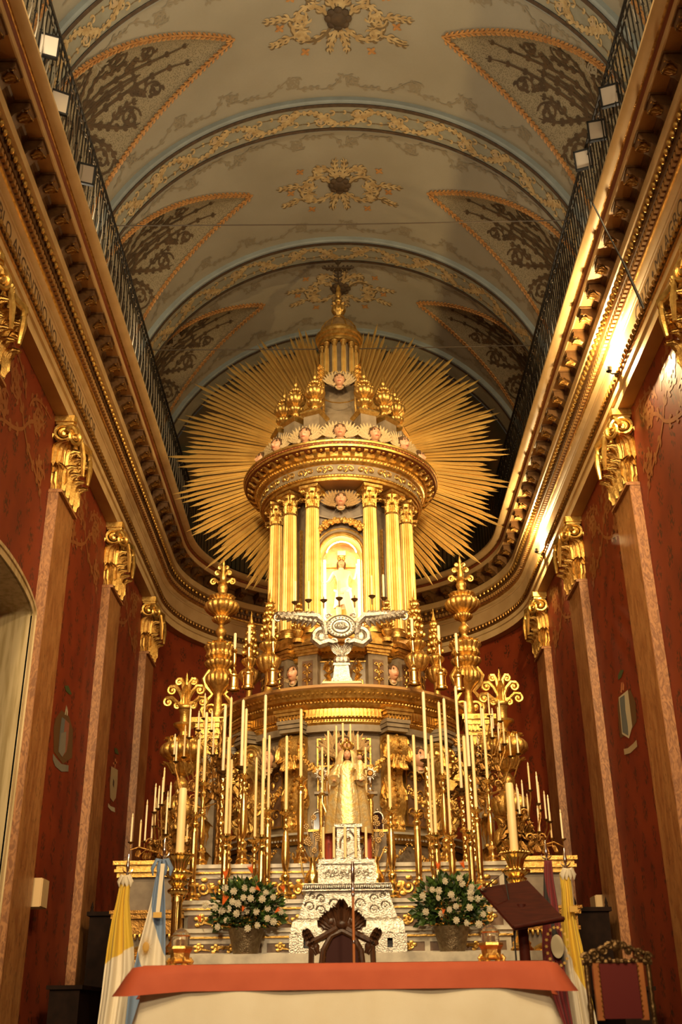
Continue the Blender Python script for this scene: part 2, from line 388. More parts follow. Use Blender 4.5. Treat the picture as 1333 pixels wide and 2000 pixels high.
# ================================================================== THE ROOM
X0 = 0.05; YB = -8.0; YA = 21.8            # room axis, back of the nave, start of the apse
FLOOR = -1.3; PLAT = -0.55
b = MB(); b.box(-6.2, 6.2, YB, 27, FLOOR-0.2, FLOOR); floor = struct(b.build('floor', 'floor_stone', smooth=False))
for i in range(5):
    b = MB(); b.box(-4.2, 4.3, 7.2 + 0.34*i, (7.2+0.34*(i+1) if i < 4 else 26.2), FLOOR, FLOOR + 0.15*(i+1)); b.build('step', 'marble_grey', floor, smooth=False)
WX = 4.30; PX = 4.15; WT = 8.35
# ---- left wall with the arched doorway, right wall, apse wall
AY0, AY1, ASP = 10.98, 13.58, 5.05         # doorway jambs and springing height
AC = (AY0+AY1)/2; AR = (AY1-AY0)/2; ARISE = 0.22
b = MB(); x = X0 - WX
def rect(y0, y1, z0, z1): b.add([(x, y0, z0), (x, y1, z0), (x, y1, z1), (x, y0, z1)], [(0,1,2,3)])
rect(YB, AY0, FLOOR, WT); rect(AY1, YA, FLOOR, WT)
arch = [(AC + AR*math.cos(PI - PI*i/24), ASP + ARISE*math.sin(PI*i/24)) for i in range(25)]
b.grid([[(x, y, z) for y, z in arch], [(x, y, WT) for y, z in arch]])
wall_left = struct(b.build('wall_left', 'wall_red', smooth=False))
b = MB(); jamb = [(AY0, FLOOR)] + arch + [(AY1, FLOOR)]
b.grid([[(x + 0.02, y, z) for y, z in jamb], [(x - 0.62, y, z) for y, z in jamb]])
door_1 = struct(bpy.data.objects.new('door_1', None)); COL.objects.link(door_1); b.build('arch_reveal', 'marble_cream', door_1, smooth=True)
b = MB()
for t0, t1, dx in ((0.0, 0.10, 0.035), (0.10, 0.15, 0.055)):
    def off(t): return [(AY0 - t, FLOOR)] + [(AC + (AR+t)*math.cos(PI - PI*i/24), ASP + (ARISE+t)*math.sin(PI*i/24)) for i in range(25)] + [(AY1 + t, FLOOR)]
    A, Bq = off(t0), off(t1)
    b.grid([[(x, y, z) for y, z in A], [(x+dx, y, z) for y, z in A], [(x+dx, y, z) for y, z in Bq], [(x, y, z) for y, z in Bq]])
b.build('arch_moulding', 'marble_cream', door_1, smooth=False)
b = MB(); b.add([(x-0.62, AY0-0.1, FLOOR), (x-0.62, AY1+0.1, FLOOR), (x-0.62, AY1+0.1, 6.0), (x-0.62, AY0-0.1, 6.0)], [(0,1,2,3)])
b.build('dark_chapel_plane', 'wood_dark', door_1, smooth=False)  # dark sheet closing the opening, stands in for the dim chapel beyond
x = X0 + WX; b = MB(); rect(YB, YA, FLOOR, WT); wall_right = struct(b.build('wall_right', 'wall_red', smooth=False))
b = MB(); b.grid([[(X0 + WX*math.cos(PI*i/36), YA + WX*math.sin(PI*i/36), z) for i in range(37)] for z in (FLOOR, WT)])
wall_apse = struct(b.build('wall_apse', 'wall_red'))
b = MB(); b.add([(-6, YB, FLOOR), (6, YB, FLOOR), (6, YB, 14.2), (-6, YB, 14.2)], [(0,1,2,3)]); struct(b.build('wall_back', 'cream_paint', smooth=False))

# ---- entablature, swept round the choir: (profile, material)
PROF = [
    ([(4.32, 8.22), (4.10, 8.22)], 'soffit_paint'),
    ([(4.10, 8.22), (4.10, 8.37), (4.066, 8.38), (4.066, 8.475)], 'cream_paint'),
    ([(4.066, 8.475), (4.045, 8.50)], 'gold_dark'),
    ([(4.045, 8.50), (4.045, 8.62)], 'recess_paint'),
    ([(4.045, 8.62), (4.065, 8.625), (4.065, 8.925), (4.05, 8.935), (4.05, 8.965)], 'frieze_paint'),
    ([(4.05, 8.965), (4.01, 8.985), (3.985, 9.015)], 'cream_paint'),
    ([(3.985, 9.015), (3.965, 9.03), (3.96, 9.055), (3.97, 9.07)], 'gold_leaf'),
    ([(3.97, 9.07), (3.965, 9.085)], 'red_line'),
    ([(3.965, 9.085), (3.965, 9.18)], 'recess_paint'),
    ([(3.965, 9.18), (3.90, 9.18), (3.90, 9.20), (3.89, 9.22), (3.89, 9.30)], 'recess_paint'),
    ([(3.89, 9.30), (3.80, 9.315), (3.80, 9.46)], 'cream_paint'),
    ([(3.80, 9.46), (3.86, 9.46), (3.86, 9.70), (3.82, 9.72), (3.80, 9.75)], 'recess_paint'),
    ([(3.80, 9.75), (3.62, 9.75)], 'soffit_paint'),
    ([(3.62, 9.75), (3.60, 9.755), (3.60, 9.86)], 'cream_paint'),
    ([(3.60, 9.86), (3.575, 9.88), (3.57, 9.90)], 'red_line'),
    ([(3.57, 9.90), (3.56, 9.915), (3.545, 9.92)], 'gold_dark'),
    ([(3.545, 9.92), (3.50, 9.925), (3.455, 9.94), (3.425, 9.97), (3.42, 10.0), (3.43, 10.03), (3.46, 10.05)], 'cream_paint'),
    ([(3.46, 10.05), (4.35, 10.06)], 'cream_paint')]
def path_left(X): return [(X0 - X, YB), (X0 - X, YA)]
def path_right(X): return [(X0 + X, YA), (X0 + X, YB)]
def path_apse(X): return [(X0 - X*math.cos(PI*i/48), YA + X*math.sin(PI*i/48)) for i in range(49)]
names = sorted({m for _, m in PROF}); trims = []
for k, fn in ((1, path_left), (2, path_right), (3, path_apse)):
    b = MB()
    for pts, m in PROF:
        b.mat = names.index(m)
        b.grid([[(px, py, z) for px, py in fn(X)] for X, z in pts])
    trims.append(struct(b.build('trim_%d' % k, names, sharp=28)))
# modillions, eggs, beads, dentils
b = MB(); b.extrude([(0.0, 0.0), (0.0, 0.22), (0.23, 0.22), (0.23, 0.14), (0.20, 0.115), (0.17, 0.125), (0.13, 0.085), (0.08, 0.06), (0.04, 0.0)], -0.10, 0.10, 'xz')
b.box(-0.0, 0.25, -0.125, 0.125, 0.22, 0.245)
b.mat = 1; b.leaf((0.10, 0, 0.045), (0.5, 0, -0.7), (0.9, 0, 0.35), 0.15, 0.15, 1.3, 5)
b.spiral((0.20, 0.08, 0.125), (1, 0, 0), (0, 0, 1), 0.035, 1.3, 0.010, 10, 4); b.spiral((0.20, -0.08, 0.125), (1, 0, 0), (0, 0, 1), 0.035, 1.3, 0.010, 10, 4)
MODIL = b.mesh('modillion', ['recess_paint', 'gold_dark'], sharp=30)
b = MB(); b.ball((0, 0, 0), (0.034, 0.042, 0.055), 8, 6); EGG = b.mesh('egg', 'gold_leaf')
def along(trim, k, step, y0, X, place):
    if k < 3:
        s = -1 if k == 1 else 1; y = y0
        while y < YA - 0.02:
            place(V((X0 + s*X, y, 0)), PI if s > 0 else 0.0); y += step
    else:
        n = int(round(PI*X/step))
        for i in range(n):
            a = PI*(i+0.5)/n; place(V((X0 - X*math.cos(a), YA + X*math.sin(a), 0)), -a)
for k, t in zip((1, 2, 3), trims):
    def pm(p, rz):
        link('modillion', MODIL, t, (p.x, p.y, 9.505), (0, 0, rz))
    along(t, k, 0.585, 7.38, 3.86, pm)
    def pe(p, rz): link('egg', EGG, t, (p.x, p.y, 9.252), (0, 0, rz))
    along(t, k, 0.139 if k < 3 else 0.16, 8.6 if k == 1 else 8.75, 3.855, pe)
    bd = MB(); dn = MB(); tn = MB()
    def pb(p, rz): bd.ball((p.x, p.y, 8.56), (0.035, 0.05, 0.05), 6, 4)
    along(t, k, 0.118, 7.5, 4.03, pb); bd.build('bead_row', 'gold_dark', t, kw=None) if False else stuff(bd.build('bead_row', 'gold_dark', t))
    def pd(p, rz):
        dn.T = Matrix.Translation(p) @ Matrix.Rotation(rz, 4, 'Z'); dn.box(-0.02, 0.05, -0.028, 0.028, 9.095, 9.175)
    along(t, k, 0.10, 7.5, 3.965, pd); stuff(dn.build('dentil_row', 'soffit_paint', t, smooth=False))
    def pt(p, rz):
        tn.T = Matrix.Translation(p) @ Matrix.Rotation(rz, 4, 'Z'); tn.ball((0, 0, 9.252), (0.012, 0.012, 0.05), 4, 4)
    along(t, k, 0.139 if k < 3 else 0.16, 8.6+0.0695, 3.86, pt); stuff(tn.build('dart_row', 'gold_dark', t))
# painted inscriptions on the frieze
def text(body, parent, loc, rot, width, h, mat='letter_paint', name='inscription', align='LEFT'):
    c = bpy.data.curves.new(name, 'FONT'); c.body = body; c.size = 1.0; c.align_x = align; c.resolution_u = 3
    o = bpy.data.objects.new(name, c); COL.objects.link(o); c.materials.append(MAT[mat])
    bpy.context.view_layer.update(); d = o.dimensions
    sx = width/max(d.x, 1e-6); sy = h/0.73
    o.scale = (sx, sy, 1); o.location = loc; o.rotation_euler = rot; o.parent = parent; return o
text('PUEBLO ARGENTINO NO APARTES TU AMOR', trims[0], (X0 - 4.062, 9.2, 8.665), (PI/2, 0, PI/2), 5.8, 0.215)
text('CRUZ', trims[1], (X0 + 4.062, 12.05, 8.665), (PI/2, 0, -PI/2), 0.75, 0.215)
text('MILAGRO  GL', trims[1], (X0 + 4.062, 11.0, 8.665), (PI/2, 0, -PI/2), 1.75, 0.215)
b = MB(); b.add([(X0+4.062, 11.16, 8.77), (X0+4.062, 11.12, 8.83), (X0+4.062, 11.08, 8.77), (X0+4.062, 11.12, 8.71)], [(0,1,2,3)]); b.build('inscription_stop', 'letter_paint', trims[1], smooth=False)

# ---- pilasters with gilded Corinthian capitals
def capital_parts():
    P = {}
    b = MB(); b.frustum((0, -0.075, 0.0), 0.40, 0.07, 0.43, 0.075, 0.92); P['bell'] = b.mesh('capital_bell', 'gold_dark')
    b = MB(); b.box(-0.47, 0.47, -0.15, 0.05, -0.055, -0.02); b.box(-0.455, 0.455, -0.15, 0.035, -0.02, 0.0); P['neck'] = b.mesh('neck_moulding', 'marble_orange', False)
    b = MB()
    top = [(-0.58, 0.14), (-0.52, 0.17), (-0.3, 0.10), (-0.1, 0.07), (-0.08, 0.12), (0.08, 0.12), (0.1, 0.07), (0.3, 0.10), (0.52, 0.17), (0.58, 0.14), (0.58, -0.15), (-0.58, -0.15)]
    b.extrude(top, 1.07, 1.17); b.extrude([(p[0]*0.95, p[1]*0.9) for p in top], 1.03, 1.07); P['abacus'] = b.mesh('abacus', 'gold_leaf', sharp=25)
    b = MB(); b.leaf((0, 0, 0), (0, 1, 0), (0, 0, 1), 0.52, 0.26, 1.15, 7); P['leaf'] = b.mesh('acanthus_leaf', 'gold_carved')
    b = MB(); b.spiral((0, 0, 0), (1, 0, 0), (0, 0, 1), 0.135, 2.1, 0.030, 30, 6); b.tube([(-0.13, 0, -0.02), (-0.20, -0.01, -0.20), (-0.24, -0.03, -0.42)], [0.03, 0.035, 0.02], 6); P['volute'] = b.mesh('volute', 'gold_leaf')
    b = MB()
    for k in range(7): b.ball((0.05*math.cos(k*PI/3) if k else 0, 0.02, 0.05*math.sin(k*PI/3) if k else 0), 0.03, 6, 4)
    P['fleuron'] = b.mesh('fleuron', 'gold_carved'); return P
CP = capital_parts()
def pilaster(s, yc, label):
    wall_x = X0 + s*WX; t = thing('pilaster', label, 'pilaster', (wall_x, yc, FLOOR), (PI/2 if s > 0 else -PI/2), 'marbled pilasters with gilded capitals')
    # local: x along the wall, y out into the choir
    d = WX - PX; H = 7.05 - FLOOR
    b = MB(); b.box(-0.45, 0.45, 0.002, d, 0.55, H); b.build('shaft', 'marble_orange', t, smooth=False)
    for q in (-1, 1):
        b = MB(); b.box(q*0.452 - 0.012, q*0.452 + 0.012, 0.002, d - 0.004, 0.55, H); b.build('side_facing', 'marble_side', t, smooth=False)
    b = MB(); b.box(-0.52, 0.52, 0.002, d+0.07, 0, 0.42); b.box(-0.49, 0.49, 0.002, d+0.04, 0.42, 0.5); b.box(-0.47, 0.47, 0.002, d+0.02, 0.5, 0.55); b.build('base', 'marble_grey', t, smooth=False)
    z = H
    link('neck_moulding', CP['neck'], t, (0, d, z)); c = link('capital', CP['bell'], t, (0, d, z))
    for i, (lx, lz, sc) in enumerate([(-0.36, 0.02, 0.9), (-0.12, 0.02, 0.9), (0.12, 0.02, 0.9), (0.36, 0.02, 0.9), (-0.24, 0.30, 1.0), (0, 0.30, 1.0), (0.24, 0.30, 1.0)]):
        link('acanthus_leaf', CP['leaf'], c, (lx, 0.0 + (0.02 if lz > 0.1 else 0.04), lz), None, sc)
    for q in (-1, 1):
        link('acanthus_leaf', CP['leaf'], c, (q*0.42, -0.035, 0.02), (0, 0, -q*PI/2), 0.85); link('acanthus_leaf', CP['leaf'], c, (q*0.43, -0.05, 0.30), (0, 0, -q*PI/4), 1.05)
        link('volute', CP['volute'], c, (q*0.44, 0.13, 0.88), (0, 0, -q*0.5), (q*1.25, 1.25, 1.25))
        link('volute', CP['volute'], c, (q*0.53, 0.0, 0.88), (0, 0, -q*PI/2 + (0.25 if q > 0 else -0.25)), (1.25 if q < 0 else -1.25, 1.25, 1.25))
        link('volute', CP['volute'], c, (q*0.11, 0.07, 0.86), None, (-q*0.62, 0.62, 0.62))
    link('fleuron', CP['fleuron'], c, (0, 0.10, 1.05)); link('abacus', CP['abacus'], c, (0, 0, 0))
    return t
PILY = (6.7, 10.42, 14.15, 17.88, 21.6)
where = ['', '', ', the one past it towards the altar', ', second past it towards the altar', ', where the apse begins']
for s in (-1, 1):
    for i, y in enumerate(PILY):
        side = 'on the wall with the arched doorway' if s < 0 else 'on the wall opposite the arched doorway'
        lab = ['marbled pilaster far down the nave ', 'gilt-capped marble pilaster in front of the doorway bay ', 'gilt-capped marble pilaster just past the doorway bay ', 'gilt-capped marble pilaster level with the candelabra ', 'narrow gilt-capped pilaster where the apse begins '][i] + side
        if i > 0: pilaster(s, y, lab)

# ---- barrel vault: webs with lunettes, transverse ribs
VK = 1.04; VR = 4.08*VK; VZ = 9.86*VK; TIP = 67.0
def VS(th, y, r=VR): return V((X0 + r*math.cos(R_(th)), y, VZ + r*math.sin(R_(th))))
RIBS = [(2.3, 2.98), (5.95, 6.63), (9.58, 10.24), (12.89, 13.56), (16.38, 17.06), (19.41, 20.08)]; RIBS = [(a*VK, c*VK) for a, c in RIBS]
LUN = [(y*VK, True) for y in (8.1, 11.45, 14.85, 18.1)]
def lw(th):
    e = min(th, 180-th)
    if e >= TIP: return 0.0
    t = (TIP-e)/TIP; return 1.22*VK*(1-(1-t)**2.2)
ceiling = bpy.data.objects.new('ceiling', None); COL.objects.link(ceiling); struct(ceiling)
THS = sorted(set([i*3.0 for i in range(61)] + [TIP, 180-TIP]))
def web(ya, yb, yc):
    b = MB(); f = lw if yc else (lambda t: 0.0); m = yc or (ya+yb)/2
    b.grid([[VS(t, ya + (m - f(t) - ya)*j/6) for j in range(7)] for t in THS])
    b.grid([[VS(t, m + f(t) + (yb - m - f(t))*j/6) for j in range(7)] for t in THS])
    return b.build('vault_web', 'vault_grey', ceiling)
def lun_pt(side, th, sy, yc):      # th measured from the springing of that side
    t = (TIP-th)/TIP; w = lw(th); r = VR + 0.26*(1-sy*sy)*min(1, 2.2*t)
    return VS(th if side > 0 else 180-th, yc + sy*w, r)
web(-8, RIBS[0][0], None); web(RIBS[0][1], RIBS[1][0], None)
for k in range(4): web(RIBS[k+1][1], RIBS[k+2][0], LUN[k][0])
for yc, _ in LUN:
    for sd in (-1, 1):
        b = MB(); b.grid([[lun_pt(sd, TIP*(1-i/22), -1+2*j/14, yc) for j in range(15)] for i in range(23)])
        b.build('lunette', 'lunette_stipple', ceiling)
        b = MB()
        for e in (-1, 1):
            pth = [lun_pt(sd, TIP*(1-i/60), e, yc) for i in range(61)]
            L = 0; last = pth[0]
            for p in pth:
                d = p-last
                if d.length < 0.05: continue
                d.normalize(); nn = (V((X0, p.y, VZ))-p).normalized(); sdv = d.cross(nn)
                for q in (-1, 1):
                    c = p + nn*0.02 + sdv*q*0.028
                    b.tube([c - d*0.02 - sdv*q*0.01, c + d*0.02 + sdv*q*0.012, c + d*0.055 + sdv*q*0.03], [0.012, 0.024, 0.004], 4)
                last = p
            b.tube([p + (V((X0, p.y, VZ))-p).normalized()*0.005 for p in pth[::3]], 0.02, 4)
        b.build('lunette_border', 'paint_orange', ceiling)
NT = 72
def arcstrip(b, y0, r0, y1, r1, m): b.mat = m; b.grid([[VS(180*i/NT, y0, r0) for i in range(NT+1)], [VS(180*i/NT, y1, r1) for i in range(NT+1)]])
RD = 0.10
for ya, yb in RIBS:
    b = MB()
    arcstrip(b, ya, VR+0.02, ya, VR-RD+0.02, 0); arcstrip(b, ya, VR-RD+0.02, ya+0.02, VR-RD, 0)
    arcstrip(b, ya+0.02, VR-RD, ya+0.06, VR-RD, 0); arcstrip(b, ya+0.06, VR-RD-0.012, ya+0.13, VR-RD-0.012, 1)
    arcstrip(b, ya+0.13, VR-RD, yb-0.09, VR-RD, 2); arcstrip(b, yb-0.09, VR-RD-0.012, yb-0.025, VR-RD-0.012, 1); arcstrip(b, yb-0.025, VR-RD, yb, VR-RD, 0); arcstrip(b, yb, VR-RD, yb, VR+0.02, 0)
    b.build('rib', ['vault_blue', 'vault_line', 'vault_band'], ceiling)
# apse half dome
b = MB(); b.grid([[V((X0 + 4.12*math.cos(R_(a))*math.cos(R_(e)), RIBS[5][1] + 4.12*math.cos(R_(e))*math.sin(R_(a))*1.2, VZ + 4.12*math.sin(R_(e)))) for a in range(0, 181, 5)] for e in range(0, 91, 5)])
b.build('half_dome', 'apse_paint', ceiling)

# ---- painted ornament on the vault: flat strokes laid on the plaster
def spir(c, r0, a0, turns, hand, n=26, r1=0.12):
    return [(c[0] + r0*(1-(1-r1)*i/n)*math.cos(a0 + hand*2*PI*turns*i/n), c[1] + r0*(1-(1-r1)*i/n)*math.sin(a0 + hand*2*PI*turns*i/n)) for i in range(n+1)]
def bez(p0, p1, p2, p3, n=14):
    return [tuple((1-t)**3*p0[k] + 3*(1-t)**2*t*p1[k] + 3*(1-t)*t*t*p2[k] + t**3*p3[k] for k in (0, 1)) for t in [i/n for i in range(n+1)]]
RC = [0]
def ribbon(b, pts, w0, w1, fn, h, belly=0.0):
    RC[0] += 1; h = h + (RC[0] % 60)*0.00009; n = len(pts); A = []; Bq = []
    for i, p in enumerate(pts):
        q = pts[min(i+1, n-1)]; r = pts[max(i-1, 0)]; dx, dy = q[0]-r[0], q[1]-r[1]; l = math.hypot(dx, dy) or 1
        t = i/(n-1); w = (w0 + (w1-w0)*t + belly*math.sin(PI*t))/2
        A.append(fn(p[0] - dy/l*w, p[1] + dx/l*w, h)); Bq.append(fn(p[0] + dy/l*w, p[1] - dx/l*w, h))
    b.grid([A, Bq])
def leaves(b, pts, every, L, W, fn, h, i0=2, both=True, hand=1):
    n = len(pts)
    for k, i in enumerate(range(i0, n-1, every)):
        p = pts[i]; q = pts[i+1]; a = math.atan2(q[1]-p[1], q[0]-p[0])
        for sd in ((-1, 1) if both else ((1 if k % 2 else -1)*hand,)):
            a1 = a + sd*0.75; l = L*(1 - 0.5*i/n)
            lp = bez(p, (p[0]+l*0.4*math.cos(a1), p[1]+l*0.4*math.sin(a1)), (p[0]+l*0.8*math.cos(a1+sd*0.2), p[1]+l*0.8*math.sin(a1+sd*0.2)), (p[0]+l*math.cos(a1-sd*0.35), p[1]+l*math.sin(a1-sd*0.35)), 5)
            ribbon(b, lp, W*0.3, 0.002, fn, h, W)
def crown_map(yc, sx=1, sy=1):
    def fn(a, c, h):           # a across the vault (m), c along the nave (m)
        th = 90 - math.degrees(a*sx/VR); return VS(th, yc + c*sy, VR - h)
    return fn
def medallion(yc):
    """ventilation boss with its painted wreath of scrolls"""
    lt, dk, fl = MB(), MB(), MB()
    for sx in (-1, 1):
        fn = crown_map(yc, sx)
        for pts, w in ((bez((0.14, 0.0), (0.3, -0.35), (0.62, -0.3), (0.72, 0.02)), 0.075), (spir((0.62, 0.0), 0.17, 0.0, 1.3, 1), 0.05),
                       (bez((0.10, 0.12), (0.2, 0.42), (0.55, 0.48), (0.70, 0.30)), 0.07), (spir((0.60, 0.30), 0.12, 0.3, 1.2, -1), 0.04),
                       (bez((0.05, -0.14), (0.12, -0.38), (0.30, -0.52), (0.46, -0.46)), 0.07), (spir((0.40, -0.42), 0.10, 0, 1.2, 1), 0.04),
                       (bez((0.70, 0.0), (0.9, -0.15), (1.05, 0.0), (1.22, -0.10)), 0.05), (bez((0.02, 0.16), (0.05, 0.35), (0.18, 0.5), (0.12, 0.68)), 0.07),
                       (bez((0.02, -0.16), (0.04, -0.35), (0.14, -0.5), (0.06, -0.72)), 0.06), (bez((0.72, 0.30), (0.9, 0.3), (1.0, 0.45), (1.15, 0.38)), 0.045)):
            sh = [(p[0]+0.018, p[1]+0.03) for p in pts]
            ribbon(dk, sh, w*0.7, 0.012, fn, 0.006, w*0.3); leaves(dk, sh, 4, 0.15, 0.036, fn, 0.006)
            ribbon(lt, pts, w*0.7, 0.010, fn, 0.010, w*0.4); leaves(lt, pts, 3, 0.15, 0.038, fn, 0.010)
        for c in ((0.95, 0.10), (0.55, 0.62), (0.75, -0.42)):
            for k in range(4):
                a = k*PI/2 + 0.5; ribbon(fl, bez(c, (c[0]+0.04*math.cos(a), c[1]+0.04*math.sin(a)), (c[0]+0.06*math.cos(a+0.3), c[1]+0.06*math.sin(a+0.3)), (c[0]+0.09*math.cos(a), c[1]+0.09*math.sin(a)), 4), 0.01, 0.005, fn, 0.012, 0.05)
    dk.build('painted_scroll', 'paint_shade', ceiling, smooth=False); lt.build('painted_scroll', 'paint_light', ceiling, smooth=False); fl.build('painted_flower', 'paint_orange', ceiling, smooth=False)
    b = MB(); p0 = VS(90, yc)
    for k in range(8):
        a = k*PI/4; b.ball((p0.x + 0.15*math.cos(a), p0.y + 0.15*math.sin(a), p0.z - 0.03), (0.075, 0.075, 0.04), 8, 5)
    b.ball((p0.x, p0.y, p0.z - 0.03), (0.16, 0.16, 0.06), 12, 6); b.build('vent_boss', 'paint_brown', ceiling)
for yc in (8.1, 11.35, 14.95, 18.0): medallion(yc*VK)
def band_paint(ya, yb):
    fl, lt, dk = MB(), MB(), MB(); yc = (ya+0.13+yb-0.09)/2; hw = (yb-ya-0.22)/2*0.9
    def fn(a, c, h): return VS(math.degrees(a/VR), yc + c*hw/0.2, VR - RD - h)
    per = 0.66; n = int(PI*VR/per)
    for k in range(n):
        a0 = k*PI*VR/n; sg = 1 if k % 2 else -1
        main = bez((a0, -0.13*sg), (a0+0.2, -0.2*sg), (a0+0.3, 0.2*sg), (a0+per, 0.13*sg), 16)
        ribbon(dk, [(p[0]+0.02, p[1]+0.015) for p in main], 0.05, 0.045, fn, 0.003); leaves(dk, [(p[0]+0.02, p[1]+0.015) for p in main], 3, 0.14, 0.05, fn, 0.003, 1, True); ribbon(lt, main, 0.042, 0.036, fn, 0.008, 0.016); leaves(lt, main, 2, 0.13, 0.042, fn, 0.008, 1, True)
        back = [(p[0], -p[1]*0.8) for p in main]; ribbon(dk, back, 0.02, 0.02, fn, 0.002); leaves(lt, back, 3, 0.11, 0.036, fn, 0.005, 2, True)
        sp = spir((a0+0.34, -0.07*sg), 0.135, PI/2*sg, 1.4, sg, 20); ribbon(dk, [(p[0]+0.015, p[1]+0.012) for p in sp], 0.04, 0.02, fn, 0.004); ribbon(lt, sp, 0.034, 0.014, fn, 0.009); leaves(lt, sp, 4, 0.09, 0.03, fn, 0.007, 2, False)
        c = (a0+0.34, -0.07*sg)
        for q in range(3):
            aa = q*2.1 + k; ribbon(fl, bez(c, (c[0]+0.03*math.cos(aa), c[1]+0.03*math.sin(aa)), (c[0]+0.05*math.cos(aa+0.4), c[1]+0.05*math.sin(aa+0.4)), (c[0]+0.075*math.cos(aa), c[1]+0.075*math.sin(aa)), 4), 0.02, 0.006, fn, 0.010, 0.045)
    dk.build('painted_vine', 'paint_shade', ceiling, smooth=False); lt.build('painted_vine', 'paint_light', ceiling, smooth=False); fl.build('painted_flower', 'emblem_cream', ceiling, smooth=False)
for ya, yb in RIBS[2:5]: band_paint(ya, yb)
def faint(yr, sgn):
    """pale arabesques that run beside each rib"""
    b = MB()
    for k in range(-4, 5):
        a0 = k*1.05 + 0.2
        def fn(a, c, h): return VS(90 - math.degrees(a/VR), yr + sgn*c, VR - h)
        if abs(a0) > 4.4: continue
        q = 1 if k % 2 else -1
        for pts, w in ((bez((a0-0.5, 0.12), (a0-0.2, 0.1), (a0-0.1, 0.5), (a0+0.2*q, 0.42)), 0.026), (spir((a0+0.05, 0.30), 0.14, PI/2, 1.4, -q), 0.022), (bez((a0+0.15, 0.18), (a0+0.3, 0.1), (a0+0.45, 0.25), (a0+0.55, 0.12)), 0.024)):
            ribbon(b, pts, w, 0.008, fn, 0.006, 0.01); leaves(b, pts, 4, 0.11, 0.035, fn, 0.006)
    b.build('painted_scroll', 'paint_faint', ceiling, smooth=False)
for ya, yb in RIBS[2:5]: faint(ya-0.05, -1); faint(yb+0.05, 1)
faint(RIBS[5][0]-0.05, -1)
def lun_paint(yc, sd):
    b = MB()
    def fn(a, c, h):           # a up from the springing (m along the arc), c along the nave
        th = math.degrees(a/VR); w = max(lw(th), 0.02); s_ = max(-1, min(1, c/w)); t = (TIP-th)/TIP
        r = VR + 0.26*(1-s_*s_)*min(1, 2.2*t) - h
        return VS(th if sd > 0 else 180-th, yc + c, r)
    base = (1.45, 0.0)
    for q in (-1, 1):
        br = [(bez((2.05, 0.05*q), (2.6, 0.30*q), (3.3, 0.02*q), (3.95, 0.16*q), 22), 0.085), (spir((3.32, 0.33*q), 0.15, PI*0.9, 1.5, q), 0.05), (bez((2.9, 0.14*q), (3.05, 0.2*q), (3.1, 0.25*q), (3.18, 0.33*q)), 0.05),
              (bez((2.08, 0.07*q), (2.45, 0.30*q), (2.55, 0.62*q), (2.95, 0.66*q), 20), 0.09), (spir((2.86, 0.52*q), 0.16, 0.4*q, 1.6, -q), 0.055), (bez((2.5, 0.45*q), (2.7, 0.35*q), (2.85, 0.3*q), (3.05, 0.36*q)), 0.06),
              (bez((2.05, 0.08*q), (2.15, 0.4*q), (2.55, 0.75*q), (2.30, 0.93*q), 20), 0.09), (spir((2.16, 0.72*q), 0.22, 0.8*q, 1.7, q), 0.06), (bez((2.2, 0.4*q), (2.0, 0.5*q), (1.95, 0.62*q), (1.98, 0.75*q)), 0.06),
              (bez((2.0, 0.05*q), (1.8, 0.35*q), (1.75, 0.8*q), (1.45, 0.98*q), 20), 0.09), (spir((1.55, 0.66*q), 0.22, PI*0.5*q, 1.7, -q), 0.06), (bez((1.95, 0.02*q), (1.65, 0.15*q), (1.5, 0.25*q), (1.35, 0.5*q)), 0.07),
              (bez((2.1, 0.02*q), (2.5, 0.02*q), (2.9, 0.06*q), (3.2, 0.0)), 0.08)]
        for pts, w in br:
            pts = [(2.05 + (p[0]-2.05)*1.14, p[1]*1.06) for p in pts]
            ribbon(b, pts, w*0.55, 0.014, fn, 0.012, w*0.3); leaves(b, pts, 3, 0.13, 0.046, fn, 0.012, 3, len(pts) < 24)
    ribbon(b, [(1.85, 0), (1.97, 0), (2.12, 0), (2.3, 0)], 0.08, 0.04, fn, 0.014, 0.12); ribbon(b, bez((1.9, 0), (1.7, 0.02), (1.5, -0.02), (1.2, 0)), 0.12, 0.05, fn, 0.013)
    b.build('painted_acanthus', 'paint_brown', ceiling, smooth=False)
for yc, _ in LUN[1:]:
    for sd in (-1, 1): lun_paint(yc, sd)

# ---- tie rods under the ribs
for i, y in enumerate((13.15*VK, 16.6*VK)):
    a = V((X0-3.86, y, 11.46*VK)); b = MB(); b.tube([(a.x, y, a.z), (X0, y, a.z-0.03), (X0+3.86, y, a.z)], 0.011, 6)
    tag(b.build('tie_rod', 'rod_iron'), ['thin iron tie rod crossing the vault in front of the sunburst finial', 'thin iron tie rod crossing the vault level with the top of the sunburst'][i], 'rod')

